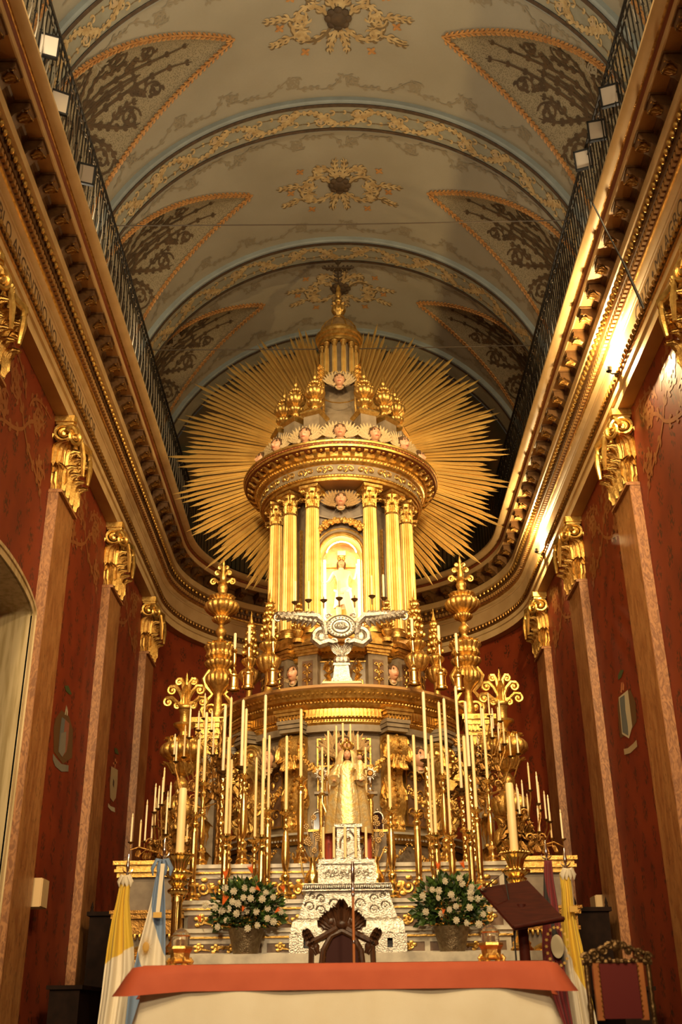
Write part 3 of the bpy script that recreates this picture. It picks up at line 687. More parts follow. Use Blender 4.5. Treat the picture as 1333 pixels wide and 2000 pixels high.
# ---- iron railing round the top of the cornice
b = MB(); b.tube([(0, 0, 0), (0, 0, 1.36)], 0.010, 5); b.ball((0, 0, 0.7), 0.02, 5, 4); BAL = b.mesh('baluster', 'iron')
b = MB(); b.tube([(0, 0, 0), (0.03, 0.0, 0.5), (0, 0, 0.95)], 0.008, 4); b.spiral((0, 0.05, 1.15), (0, 1, 0), (0, 0, 1), 0.05, 1.2, 0.008, 10, 4); SCROLLBAR = b.mesh('scroll_baluster', 'iron_pale')
RX = 3.58
for k, (fn, lab) in enumerate(((path_left, 'black iron railing along the cornice above the doorway wall'), (path_right, 'black iron railing along the cornice on the wall opposite the doorway'), (path_apse, 'black iron railing curving behind the golden sunburst'))):
    t = thing('railing', lab, 'railing', (0, 0, 10.05))
    pts = fn(RX); pts = [p if p[1] > 5 else (p[0], 5.0) for p in pts]
    for nm, z, r in (('top_rail', 1.40, 0.022), ('middle_rail', 1.22, 0.012), ('bottom_rail', 0.08, 0.014)):
        b = MB(); b.tube([(p[0], p[1], z) for p in pts], r, 6); b.build(nm, 'iron', t)
    if k < 2:
        s = -1 if k == 0 else 1; y = 7.6; i = 0
        while y < YA:
            link('baluster', BAL, t, (X0 + s*RX, y, 0.03))
            if i % 2 == 0: link('scroll_baluster', SCROLLBAR, t, (X0 + s*RX, y+0.06, 0.08))
            y += 0.13; i += 1
    else:
        for i in range(80):
            a = PI*(i+0.5)/80; link('baluster', BAL, t, (X0 - RX*math.cos(a), YA + RX*math.sin(a), 0.03))

# ---- floodlights hung on the railing
def flood(px, py, s, i, lab):
    p = atX(px, py, X0 + s*(RX-0.06)); t = thing('floodlight', lab, 'floodlight', p, 0.0, 'floodlights on the railings')
    yaw = -s*0.35; t.rotation_euler = (0.25, 0.0, yaw + (0.12 if i == 1 else 0))
    b = MB(); b.box(-0.115, 0.115, 0.0, 0.05, -0.14, 0.14); b.box(-0.09, 0.09, 0.05, 0.09, -0.10, 0.10); b.build('housing', 'black_plastic', t, smooth=False)
    b = MB()
    for q in (-1, 1): b.box(q*0.115-0.012, q*0.115+0.012, -0.025, 0.02, -0.152, 0.152); b.box(-0.127, 0.127, -0.025, 0.02, q*0.14-0.012, q*0.14+0.012)
    b.build('bezel', 'black_plastic', t, smooth=False)
    b = MB(); b.box(-0.103, 0.103, -0.012, 0.0, -0.128, 0.128); b.build('lens', 'lamp_glass', t, smooth=False)
    b = MB(); b.tube([(-0.13, 0.03, 0), (-0.13, 0.12, -0.02), (0.13, 0.12, -0.02), (0.13, 0.03, 0)], 0.008, 5); b.build('bracket', 'iron', t)
for i, (px, py) in enumerate(((95, 90), (115, 200), (167, 340))): flood(px, py, -1, i, 'square black floodlight on the railing above the doorway wall, ' + ['highest of three', 'middle of three', 'lowest of three, tilted'][i])
for i, (px, py) in enumerate(((1192, 187), (1167, 255), (1140, 312))): flood(px, py, 1, i, 'square black floodlight on the railing opposite the doorway wall, ' + ['highest of three', 'middle of three', 'lowest of three'][i])
# cable hanging over the cornice
b = MB(); pts = [atX(1152, 385, 3.45), atX(1160, 400, 3.42), atX(1185, 450, 3.55), atX(1222, 520, 3.8), atX(1258, 602, 4.02)]
pts = [V(pts[0])] + [pts[i-1].lerp(pts[i], t/4) for i in range(1, 5) for t in range(1, 5)]
b.tube(pts, [0.012 if i < 12 else 0.02 for i in range(len(pts))], 6); tag(b.build('cable', 'cable'), 'black cable hanging from the railing over the cornice to a capital', 'cable')

# ---- spotlights standing on the architrave, grazing the frieze
def frieze_lamp(y, power, lab):
    t = thing('frieze_lamp', lab, 'lamp', (X0+3.93, y, 8.50), 0, 'small lamps above the capitals')
    b = MB(); b.tube([(0.13, 0, 0.03), (0.02, 0, 0.03), (-0.02, 0, 0.06)], 0.012, 6); b.build('arm', 'iron', t)
    b = MB(); b.lathe([(0.02, 0), (0.045, 0.02), (0.05, 0.08), (0.046, 0.08), (0.03, 0.03), (0.0, 0.025)], 10, (-0.02, 0, 0.05)); b.build('reflector', 'iron', t)
    p = point('frieze_bulb', (X0+3.84, y, 8.72), power, (1.0, 0.70, 0.32), 0.04); return t
frieze_lamp(13.1, 330, 'small lamp above the capital past the doorway bay, lighting the frieze')
frieze_lamp(19.7, 230, 'small lamp above the capital next to the apse, lighting the frieze')

# ================================================================== CHERUBS
def head_mesh(name='head'):
    b = MB(); nu, nv = 32, 22; rows = []
    g = lambda d, s: math.exp(-(d/s)**2)
    for i in range(nv+1):
        p = PI*i/nv - PI/2; row = []
        for j in range(nu):
            a = 2*PI*j/nu; x = math.cos(p)*math.sin(a); y = -math.cos(p)*math.cos(a); z = math.sin(p)
            f = 0.0
            if y < 0.2:
                f += 0.26*g(x, .11)*g(z+0.12, .17) - 0.10*(g(x-.36, .17)+g(x+.36, .17))*g(z-.10, .13)
                f += 0.06*(g(x-.36, .25)+g(x+.36, .25))*g(z-.30, .10) + 0.07*(g(x-.5, .25)+g(x+.5, .25))*g(z+.30, .25)
                f += 0.09*g(x, .22)*g(z+.44, .07) - 0.04*g(x, .2)*g(z+.52, .04) + 0.10*g(x, .25)*g(z+.78, .15)
            q = 1.0 - 0.12*max(0, -z)**2
            row.append((x*(0.80*q - 0.10*max(0, -z)), (y - f)*0.92, z*1.0))
        rows.append(row)
    b.grid(rows, cu=True)
    for k, f in enumerate(b.f):
        c = sum((V(b.v[i]) for i in f), V())/4
        if c.y < -0.6 and abs(c.x) < 0.20 and -0.50 < c.z < -0.37: b.mi[k] = 3
    for s in (-1, 1):
        b.mat = 1; b.ball((s*0.28, -0.73, 0.08), (0.13, 0.08, 0.075), 8, 6); b.mat = 2; b.ball((s*0.28, -0.79, 0.08), (0.06, 0.035, 0.06), 6, 5)
        b.tube([(s*0.13, -0.86, 0.27), (s*0.28, -0.86, 0.31), (s*0.43, -0.74, 0.25)], [0.02, 0.028, 0.012], 4)
        b.mat = 0; b.ball((s*0.80, 0.02, -0.02), (0.07, 0.12, 0.18), 6, 5)
    b.tube([(0, 0.08, -0.7), (0, 0.1, -1.25)], [0.38, 0.42], 10)
    return b.mesh(name, ['skin', 'eye_white', 'eye_dark', 'lip'])
def hair_mesh(name, long=False):
    b = MB(); rnd = random.Random(3)
    rows = []
    for i in range(10):
        p = -0.35 + (PI/2+0.35)*i/9; rows.append([(0.87*math.cos(p)*math.cos(a), 0.12 + 0.93*math.cos(p)*math.sin(a) , 0.10 + 1.02*math.sin(p)) for a in [2*PI*j/20 for j in range(20)]])
    rows = [[(x, y if y > -0.30 or z > 0.50 else -0.30 + (y+0.30)*0.1, z) for x, y, z in r] for r in rows]
    b.grid(rows, cu=True)
    for k in range(110):
        a = rnd.uniform(0, 2*PI); p = rnd.uniform(-0.45, 1.45)
        x, y, z = 0.88*math.cos(p)*math.cos(a), 0.1+0.95*math.cos(p)*math.sin(a), 0.12+1.0*math.sin(p)
        if y < -0.25 and z < 0.52: continue
        b.ball((x, y, z), rnd.uniform(0.11, 0.17), 6, 5)
    if long:
        for s in (-1, 1): b.tube([(s*0.78, 0.0, 0.4), (s*0.9, 0.0, -0.2), (s*0.86, -0.1, -0.9), (s*0.7, -0.2, -1.5)], [0.2, 0.24, 0.22, 0.08], 8)
        b.tube([(0, 0.7, 0.3), (0, 0.85, -0.5), (0, 0.7, -1.4)], [0.6, 0.6, 0.3], 8)
    return b.mesh(name, 'hair_brown')
def wing_mesh(name, m, spread=1.0, sweep=0.0):
    """one wing, root at the origin, rising to +x; rows of overlapping feathers"""
    b = MB()
    for row, (n, L, W, y) in enumerate(((9, 1.75, 0.30, 0.10), (8, 1.25, 0.26, 0.0), (7, 0.80, 0.24, -0.09), (5, 0.48, 0.22, -0.17))):
        for k in range(n):
            t = k/(n-1); a = R_(-15 + 88*t)*spread + sweep; l = L*(0.62 + 0.45*math.sin(PI*(0.25+0.55*t)))
            o = V((0.10 + 0.35*math.cos(a)*0.6, y + 0.08*t, -0.1 + 0.3*math.sin(a))); d = V((math.cos(a), 0.0, math.sin(a))); sd = V((-math.sin(a), 0, math.cos(a)))
            rows = []
            for i in range(5):
                u = i/4; w = W*(0.5+0.6*math.sin(PI*min(1, u*0.9+0.1)))*(1 if i < 4 else 0.35); c = o + d*(l*u) + V((0, -0.12*math.sin(PI*u), 0)) + sd*(0.10*u*u*l)
                rows.append([c - sd*w/2, c + V((0, -0.05, 0)), c + sd*w/2, c + V((0, 0.05, 0))])
            b.grid(rows, cu=True)
    return b.mesh(name, m)
HEAD = head_mesh(); HAIR = hair_mesh('hair'); WING_C = wing_mesh('wing', 'wing_cream', 0.95, 0.15); WING_G = wing_mesh('wing', 'wing_gilt', 0.9, 0.25)
b = MB()
for k in range(9):
    a = -PI*(k+0.5)/9; b.leaf((0.1*math.cos(a), -0.15, -0.95 + 0.1*math.sin(a)), (0, -1, 0), (math.cos(a), 0, math.sin(a)), 0.55, 0.34, 0.6, 4)
RUFF = b.mesh('breast_feathers', 'wing_cream')
def cherub(loc, yaw, sc, label, wing='cream', group=None, tilt=0.0, wsc=1.0, wrot=0.0):
    """sc = half the head height; yaw turns the face away from -y"""
    t = thing('cherub_head', label, 'cherub', loc, yaw, group); t.scale = (sc,)*3
    h = link('head', HEAD, t, (0, 0, 0), (0, tilt, 0)); link('hair', HAIR, h, (0, -0.06, -0.10))
    W = WING_C if wing == 'cream' else WING_G
    for s in (-1, 1): link('wing', W, t, (s*0.30, 0.0, -0.95), (0, -s*(0.42 + wrot), 0), (s*wsc*1.45, 1, wsc*1.45))
    link('breast_feathers', RUFF, t, (0, 0.05, 0))
    return t

# ================================================================== HIGH ALTAR
CX, CY = 0.0, 17.3
def pol(R, deg, z): a = R_(deg); return V((CX + R*math.sin(a), CY - R*math.cos(a), z))
def face(deg): return R_(deg) + PI            # local +y points outwards
def prof(b, pts, n=96, a0=None, a1=None):
    b.lathe(pts, n, (CX, CY, 0)) if a0 is None else b.lathe(pts, n, (CX, CY, 0), None, R_(a0)-PI/2, R_(a1)-PI/2)
def rinceau(b, w, h, y=0.0, th=0.012, n=2, seed=0):
    """gilded foliate scrolls filling a panel w x h (local x,z), proud of y towards -y"""
    r = min(h*0.33, w/(2.3*n)*0.5)
    for q in (-1, 1):
        for k in range(n):
            cx = q*(w/(2*n))*(k+0.45); sg = 1 if k % 2 else -1
            b.spiral((cx, y-th, sg*h*0.06), (q, 0, 0), (0, 0, sg), r, 1.4, th, 18, 5, 1, 0.15, PI*0.75)
            b.tube([(cx - q*w/(3*n), y-th*0.6, -sg*h*0.25), (cx - q*r, y-th, -sg*h*0.05), (cx - q*r*0.6, y-th, sg*h*0.25)], [th*0.6, th*1.2, th*0.5], 5)
            for a in (0.4, 1.5, 2.7, 4.0):
                b.ball((cx + 1.25*r*math.cos(a), y-th*0.7, sg*h*0.06 + 1.25*r*math.sin(a)), (th*2.2, th, th*1.4), 5, 4)
    b.ball((0, y-th, 0), (h*0.13, th*1.5, h*0.16), 8, 6)
    for q in (-1, 1): b.leaf((0, y-th*0.5, 0), (0, -1, 0), (q, 0, 0.15), min(w*0.16, h*0.5), h*0.22, 0.5, 4)
    return b
def beads(b, R, z, r, n, a0=-110, a1=110, sz=1.0):
    for i in range(n):
        a = a0 + (a1-a0)*i/(n-1); p = pol(R, a, z); b.ball(p, (r, r, r*sz), 5, 4)
def rosette(b, c, r, y=-1, petals=8):
    for k in range(petals):
        a = 2*PI*k/petals; b.ball((c[0] + 0.62*r*math.cos(a), c[1], c[2] + 0.62*r*math.sin(a)), (r*0.34, r*0.22, r*0.34), 6, 4)
    b.ball((c[0], c[1]-0.05*r, c[2]), (r*0.34, r*0.4, r*0.34), 6, 5)

# ---- marble mensa and gradines
t = thing('altar_mensa', 'grey marble altar table below the gradines, under the silver throne', 'altar', (0, 0, PLAT))
b = MB(); b.box(-2.05, 2.05, 12.95, 14.3, 0, 1.12); b.build('body', 'marble_grey', t, smooth=False)
b = MB(); b.box(-2.2, 2.2, 12.75, 14.3, 1.16, 1.26); b.box(-2.15, 2.15, 12.82, 14.3, 1.10, 1.16); b.build('slab', 'marble_white', t, smooth=False)
for k in range(6):
    b = MB(); b.box(-2.0 + 0.68*k, -1.4 + 0.68*k, 12.925, 12.96, 0.85, 1.08); b.build('front_panel', 'marble_white', t, smooth=False)
GR = [(13.10, 0.71, 1.00, 1.90), (13.42, 1.00, 1.34, 1.93), (13.74, 1.34, 1.79, 1.96)]
for i, (y, z0, z1, hw) in enumerate(GR):
    t = thing('altar_gradine', ['lowest marble gradine behind the flower vases, brown panels with gilt scrolls', 'middle marble gradine, brown panels with gilt scrolls', 'topmost and deepest marble gradine with gilt scroll panels'][i], 'altar step', (0, y, z0), 0, 'stepped gradines of the high altar')
    H = z1-z0; back = 14.3 - y if i < 2 else 1.4
    b = MB(); b.box(-hw, hw, 0.04, back, 0, H-0.05); b.build('body', 'marble_grey', t, smooth=False)
    b = MB(); b.box(-hw-0.05, hw+0.05, -0.06, back, H-0.045, H); b.box(-hw-0.02, hw+0.02, -0.02, back, H-0.085, H-0.045); b.build('ledge', 'marble_white', t, smooth=False)
    b = MB(); b.box(-hw-0.03, hw+0.03, -0.035, 0.1, H-0.105, H-0.085); b.build('gilt_strip', 'gold_leaf', t, smooth=False)
    b = MB(); b.box(-hw, hw, 0.0, 0.1, 0.0, 0.03); b.box(-hw, hw, 0.0, 0.1, H-0.16, H-0.105); b.build('marble_band', 'marble_white', t, smooth=False)
    for k in range(4):
        x0 = -hw + 0.05 + k*(2*hw-0.05)/4; x1 = x0 + (2*hw-0.05)/4 - 0.06; h = H-0.19
        b = MB(); b.box(x0, x1, 0.012, 0.06, 0.03, 0.03+h); p = b.build('panel', 'panel_brown', t, smooth=False)
        b = MB(); rinceau(b, (x1-x0)*0.9, h*0.95, 0.0, 0.014 + 0.004*i, 2); b.build('gilt_scroll', 'gold_leaf', p, loc=((x0+x1)/2, 0.012, 0.03+h/2))
        b = MB(); b.box(x1, x1+0.06, 0.0, 0.05, 0.03, 0.03+h); b.build('stile', 'marble_white', t, smooth=False)

# ---- lower tier of the retable: a drum with consoles
LZ0, LZC, LZT = 1.79, 3.92, 4.54
LT = thing('retable_lower_tier', 'carved and gilded lower drum of the retable behind the crowned statue', 'retable', (0, 0, 0))
b = MB(); prof(b, [(1.60, LZ0), (1.60, LZC+0.1)], 80); b.build('drum', 'grey_wood', LT)
b = MB(); b.mat = 0; prof(b, [(1.6, 1.80), (1.98, 1.80), (1.98, 1.86), (1.92, 1.90)]); b.mat = 1; prof(b, [(1.86, 1.9), (1.86, 2.28)]); b.mat = 0; prof(b, [(1.90, 2.28), (1.96, 2.31), (1.93, 2.33), (1.99, 2.36), (2.02, 2.40)]); b.mat = 2; prof(b, [(2.03, 2.40), (2.03, 2.43), (1.6, 2.44)])
beads(b, 1.97, 2.335, 0.018, 150); b.build('plinth', ['gold_leaf', 'grey_dark', 'marble_grey'], LT)
b = MB()
b.mat = 1; prof(b, [(1.55, LZC), (1.72, LZC), (1.72, 4.02)]); b.mat = 0
prof(b, [(1.72, 4.02), (1.76, 4.05), (1.76, 4.09), (1.80, 4.11), (1.80, 4.24), (1.86, 4.26), (1.89, 4.30), (1.86, 4.33), (1.95, 4.36), (1.97, 4.41), (2.0, 4.43), (2.03, 4.48)])
b.mat = 2; prof(b, [(2.03, 4.48), (2.06, 4.50), (2.06, 4.54), (1.2, 4.55)], 120)
b.build('cornice', ['gold_leaf', 'grey_wood', 'soffit_paint'], LT)
b = MB(); beads(b, 1.90, 4.315, 0.022, 130); beads(b, 1.985, 4.425, 0.026, 110, sz=0.8); beads(b, 1.77, 4.075, 0.016, 150); stuff(b.build('bead_course', 'gold_leaf', LT))
b = MB(); b.box(-0.020, 0.020, 0, 0.045, 0, 0.115); DENT = b.mesh('dentil', 'gold_leaf', False)
for i in range(110): a = -100 + 200*i/109; link('dentil', DENT, LT, pol(1.79, a, 4.118), (0, 0, face(a)))
def console_meshes():
    prf = [(0, 0), (0.12, 0), (0.16, 0.05), (0.13, 0.12), (0.10, 0.20), (0.16, 0.27), (0.21, 0.37), (0.22, 0.50), (0.17, 0.62), (0.12, 0.74), (0.12, 0.85), (0.18, 0.94), (0.27, 1.02), (0.33, 1.14), (0.33, 1.27), (0.28, 1.37), (0.20, 1.42), (0.0, 1.42)]
    b = MB(); b.extrude(prf, -0.15, 0.15, 'yz'); body = b.mesh('console', 'gold_carved', sharp=50)
    b = MB(); b.spiral((0, 0, 0), (0, 1, 0), (0, 0, 1), 0.15, 2.3, 0.024, 34, 5); vol = b.mesh('volute', 'gold_leaf')
    b = MB()
    for z, y, s in ((1.10, 0.33, 0.8), (0.86, 0.13, 0.7), (0.66, 0.17, 0.7), (0.30, 0.17, 0.7)):
        for q in (-0.09, 0, 0.09): b.leaf((q, y - abs(q)*0.2, z), (q*2, 1, 0.1), (q*1.5, -0.25, -1), 0.34*s, 0.15*s, 1.0, 7)
    for q in (-1, 1): b.leaf((q*0.10, 0.30, 1.30), (0, 1, 0), (q*0.25, -0.05, -1), 0.34, 0.18, 0.8, 5); b.leaf((q*0.1, 0.12, 0.72), (0, 1, 0), (q*0.15, 0.05, -1), 0.3, 0.16, 0.8, 5)
    lf = b.mesh('acanthus', 'gold_carved')
    b = MB()
    for i in range(16): z = 1.38 - i*0.085; y = 0.02 + [0.24, 0.31, 0.345, 0.345, 0.30, 0.22, 0.15, 0.13, 0.14, 0.19, 0.23, 0.235, 0.21, 0.15, 0.12, 0.14][i]; b.ball((0.0, y, z), 0.032, 6, 5)
    return body, vol, lf, b.mesh('bead_string', 'gold_leaf')
CB, CV_, CL, CBD = console_meshes()
b = MB()
for h, w, d in ((0.0, 0.17, 0.36), (0.06, 0.19, 0.38), (0.12, 0.20, 0.40)): b.box(-w, w, -0.05, d, h, h+0.055)
b.mat = 1; b.box(-0.18, 0.18, -0.05, 0.37, 0.18, 0.24); b.box(-0.21, 0.21, -0.05, 0.42, 0.24, 0.29); b.box(-0.235, 0.235, -0.05, 0.44, 0.29, 0.33)
for i in range(7): b.box(-0.18 + i*0.055, -0.15 + i*0.055, 0.36, 0.405, 0.185, 0.235)
CAPB = b.mesh('entablature_block', ['grey_wood', 'gold_leaf'], False)
for a in (-92, -58, -25, 25, 58, 92):
    c = link('console', CB, LT, pol(1.60, a, 2.46), (0, 0, face(a)))
    for q in (-1, 1):
        link('volute', CV_, c, (q*0.155, 0.17, 1.25)); link('volute', CV_, c, (q*0.155, 0.09, 0.46), None, (1, 0.85, 0.95))
    link('acanthus', CL, c); link('bead_string', CBD, c); link('entablature_block', CAPB, LT, pol(1.55, a, 3.90), (0, 0, face(a)))
# central bay: framed brown panels, arched white panel behind the statue
def panel_at(a, R, z0, z1, w, m='panel_brown', frame='gold_leaf', orn=True, nsc=1, parent=LT, frame_w=0.025):
    h = z1-z0; b = MB(); b.box(-w/2, w/2, 0, 0.035, -h/2, h/2); p = b.build('panel', m, parent, smooth=False, loc=pol(R, a, (z0+z1)/2), rot=(0, 0, face(a)))
    b = MB()
    for q in (-1, 1): b.box(q*w/2-frame_w/2, q*w/2+frame_w/2, 0, 0.055, -h/2-frame_w/2, h/2+frame_w/2); b.box(-w/2, w/2, 0, 0.055, q*h/2-frame_w/2, q*h/2+frame_w/2)
    b.build('gilt_frame', frame, p, smooth=False)
    if orn:
        b = MB(); b.T = Matrix.Rotation(PI, 4, 'Z') @ Matrix.Translation((0, -0.035, 0))
        if h > w*1.2:
            for k in range(3):
                zz = h*(0.3 - 0.3*k); r = w*0.22
                for q in (-1, 1): b.spiral((q*r*0.9, -0.01, zz), (q, 0, 0), (0, 0, 1), r, 1.3, 0.014, 14, 5)
                b.ball((0, -0.01, zz - h*0.12), (w*0.09, 0.02, h*0.07), 6, 5)
        else: rinceau(b, w*0.85, h*0.85, 0, 0.016, nsc)
        b.build('gilt_ornament', 'gold_leaf', p)
    return p
for q in (-1, 1):
    panel_at(q*9.5, 1.60, 3.42, 3.82, 0.24); panel_at(q*10.5, 1.60, 2.55, 3.32, 0.17)
    panel_at(q*41, 1.59, 2.6, 3.5, 0.40, orn=True); panel_at(q*75, 1.59, 2.6, 3.5, 0.40, orn=True)
b = MB(); pts = [(-0.28, 0)] + [(-0.28*math.cos(PI*i/16), 0.72 + 0.28*math.sin(PI*i/16)) for i in range(17)] + [(0.28, 0)]
b.extrude(pts, 0, 0.05, 'xz'); ap = b.build('arched_panel', 'ivory_paint', LT, smooth=False, loc=(CX, CY-1.70, 2.46))
b = MB(); b.tube([(p[0], -0.02, p[1]) for p in pts], 0.022, 6); b.tube([(p[0]*0.85, -0.01, p[1]*0.93) for p in pts], 0.010, 5); b.build('gilt_moulding', 'gold_leaf', ap)
b = MB(); b.T = Matrix.Translation((0, -0.01, 0.62)) @ Matrix.Rotation(PI/2, 4, 'X'); b.lathe([(0.0, 0.02), (0.10, 0.02), (0.115, 0.0)], 18); b.build('medallion', 'gold_dark', ap)
def garland(parent, p0, p1, sag, n=20, r=0.05, m='gold_carved'):
    b = MB(); rnd = random.Random(int(p0.x*100)); p0 = V(p0); p1 = V(p1)
    for i in range(n+1):
        t = i/n; c = p0.lerp(p1, t) - V((0, 0.04*math.sin(PI*t), sag*4*t*(1-t))); k = r*(0.6+0.6*math.sin(PI*t))
        for j in range(4): b.ball(c + V((rnd.uniform(-1, 1), rnd.uniform(-1, 0.2), rnd.uniform(-1, 1)))*k*0.7, k*rnd.uniform(0.4, 0.65), 5, 4)
    return b.build('garland', m, parent)
for q in (-1, 1):
    garland(LT, pol(1.88, q*21, 3.62), pol(1.74, q*4, 3.32), 0.16); garland(LT, pol(1.88, q*30, 3.1), pol(1.88, q*53, 3.1), 0.22); garland(LT, pol(1.88, q*63, 3.1), pol(1.88, q*88, 3.1), 0.22)
    garland(LT, pol(2.02, q*28, 2.26), pol(2.0, q*46, 2.26), 0.22, 14, 0.04); garland(LT, pol(2.02, q*8, 2.26), pol(2.0, q*26, 2.26), 0.2, 14, 0.04)
cherub(pol(1.90, 0, 3.62), 0, 0.155, 'brown-haired cherub with gilded wings in the middle of the lower drum', 'gilt', 'cherubs on the retable drum', 0.05, 0.9, 0.0)
for q in (-1, 1): cherub(pol(1.82, q*38, 3.56), R_(q*30), 0.145, 'brown-haired cherub between the two scroll consoles on the ' + ('lectern' if q > 0 else 'doorway') + ' side', 'gilt', 'cherubs on the retable drum', -q*0.1, 0.8, 0.0)

# ---- upper pedestal ring that carries the columns
UP = thing('temple_pedestal', 'grey and gilded pedestal ring under the six fluted columns', 'pedestal', (0, 0, 0))
COLA = (-23.5, 23.5, -46, 46, -69, 69, -105, 105, -145, 145)
b = MB(); prof(b, [(1.22, 4.55), (1.22, 5.25)]); b.build('drum', 'grey_wood', UP)
b = MB(); b.mat = 1; prof(b, [(1.22, 4.55), (1.30, 4.55), (1.30, 4.62), (1.24, 4.66)]); b.mat = 0
prof(b, [(1.22, 5.18), (1.26, 5.2), (1.28, 5.26), (1.36, 5.29), (1.40, 5.35), (1.40, 5.38)]); b.mat = 1; prof(b, [(1.40, 5.38), (1.42, 5.40), (1.42, 5.46), (1.30, 5.52), (1.30, 5.60), (0.3, 5.61)])
beads(b, 1.33, 5.285, 0.02, 90); b.build('moulding', ['gold_leaf', 'gold_dark'], UP)
b = MB(); b.box(-0.17, 0.17, -0.2, 0.17, 0, 0.66)
b.mat = 1; b.box(-0.19, 0.19, -0.2, 0.19, 0.0, 0.05)
for k, (w, h) in enumerate(((0.19, 0.64), (0.205, 0.68), (0.225, 0.73), (0.245, 0.79), (0.23, 0.84))): b.box(-w, w, -0.2, w, h, h+0.05)
b.frustum((0, -0.02, 0.89), 0.22, 0.22, 0.17, 0.18, 0.12); PED = b.mesh('pedestal', ['grey_wood', 'gold_leaf'], False)
b = MB(); b.box(-0.09, 0.09, 0.0, 0.012, -0.21, 0.21); PEDP = b.mesh('panel', 'panel_brown', False)
b = MB()
for k in range(3):
    for q in (-1, 1): b.spiral((q*0.036, 0.018, 0.13-0.12*k), (q, 0, 0), (0, 0, 1), 0.036, 1.2, 0.010, 12, 5)
    b.ball((0, 0.02, 0.08-0.12*k), (0.022, 0.016, 0.045), 6, 5)
PEDO = b.mesh('gilt_ornament', 'gold_leaf')
for a in COLA:
    p = link('pedestal', PED, UP, pol(1.22, a, 4.60), (0, 0, face(a))); q = link('panel', PEDP, p, (0, 0.168, 0.34)); link('gilt_ornament', PEDO, p, (0, 0.172, 0.34))
panel_at(0, 1.20, 4.72, 5.14, 0.74, 'grey_wood', 'gold_leaf', False, 1, UP, 0.02)
for q in (-1, 1):
    b = MB(); b.T = Matrix.Scale(q, 4, (1, 0, 0)); b.spiral((0.0, 0, 0.09), (1, 0, 0), (0, 0, 1), 0.085, 1.6, 0.020, 20, 5); b.spiral((0.04, 0, -0.11), (-1, 0, 0), (0, 0, -1), 0.075, 1.5, 0.018, 18, 5)
    b.tube([(-0.06, 0, 0.1), (0.06, 0, 0.0), (-0.04, 0, -0.12), (0.1, 0, -0.19)], [0.012, 0.026, 0.022, 0.010], 5)
    for k in range(5): b.leaf((-0.05 + 0.03*k, -0.01, -0.15 + 0.07*k), (0, -1, 0), (0.6 - 0.3*k, 0, 1), 0.12, 0.06, 0.5, 4)
    b.build('gilt_scroll', 'gold_leaf', UP, loc=(q*0.22, CY-1.235, 4.92))
for q in (-1, 1):
    b = MB(); b.T = Matrix.Scale(q, 4, (1, 0, 0))
    for k in range(5): b.tube([(0.0, 0, -0.12), (0.06 + 0.01*k, -0.02, -0.02 + 0.03*k), (0.05 + 0.03*k, -0.01, 0.12 + 0.045*k)], [0.012, 0.02, 0.006], 5)
    b.build('wing_relief', 'wing_gilt', UP, loc=(q*0.06, CY-1.24, 4.93))
for q in (-1, 1):
    cherub(pol(1.36, q*35, 4.98), R_(q*32), 0.125, 'cherub in a carved shell between pedestals beside the silver emblem on the ' + ('lectern' if q > 0 else 'doorway') + ' side', 'cream', 'cherubs on the pedestal ring', -q*0.1, 0.75, 0.0)
    cherub(pol(1.36, q*58, 4.92), R_(q*56), 0.115, 'cherub in profile at the outer pedestals on the ' + ('lectern' if q > 0 else 'doorway') + ' side', 'cream', 'cherubs on the pedestal ring', 0, 0.75, 0.0)

# ---- the six fluted columns (and those behind)
def flute_shaft(r0, r1, H, nf=20):
    b = MB(); rows = []
    for i in range(9):
        t = i/8; r = r0 + (r1-r0)*t + 0.006*math.sin(PI*t); row = []
        for j in range(nf*4):
            a = 2*PI*j/(nf*4); row.append(((r - (0.0 if j % 4 == 0 else (0.016 if j % 4 == 2 else 0.011)))*math.cos(a), (r - (0.0 if j % 4 == 0 else (0.016 if j % 4 == 2 else 0.011)))*math.sin(a), H*t))
        rows.append(row)
    return b.grid(rows, cu=True)
COLZ = 5.62
SHAFT = flute_shaft(0.130, 0.112, 2.10).mesh('shaft', 'gold_ray', sharp=35)
b = MB(); b.lathe([(0.18, 0), (0.18, 0.05), (0.165, 0.06), (0.17, 0.09), (0.15, 0.11), (0.145, 0.13), (0.155, 0.15), (0.13, 0.17)], 24); BASE = b.mesh('base', 'gold_leaf')
b = MB(); b.lathe([(0.115, 0), (0.125, 0.015), (0.11, 0.03), (0.11, 0.2), (0.16, 0.34), (0.16, 0.36)], 20); top = []
for k in range(4):
    for j in range(6): a = k*PI/2 + PI/4 + (j/6)*PI/2; r = 0.245 - 0.075*math.sin(PI*j/6); top.append((r*math.cos(a), r*math.sin(a)))
b.extrude(top, 0.35, 0.40); CAP = b.mesh('capital', 'gold_carved', sharp=30)
b = MB(); b.leaf((0, 0, 0), (0, 1, 0), (0, 0, 1), 0.21, 0.10, 1.2, 6); CLEAF = b.mesh('acanthus_leaf', 'gold_carved')
b = MB(); b.spiral((0, 0, 0), (0, 1, 0), (0, 0, 1), 0.052, 1.7, 0.015, 20, 5); b.tube([(0, -0.05, -0.01), (0, -0.09, -0.10), (0, -0.10, -0.18)], [0.014, 0.018, 0.01], 5); CVOL = b.mesh('volute', 'gold_leaf')
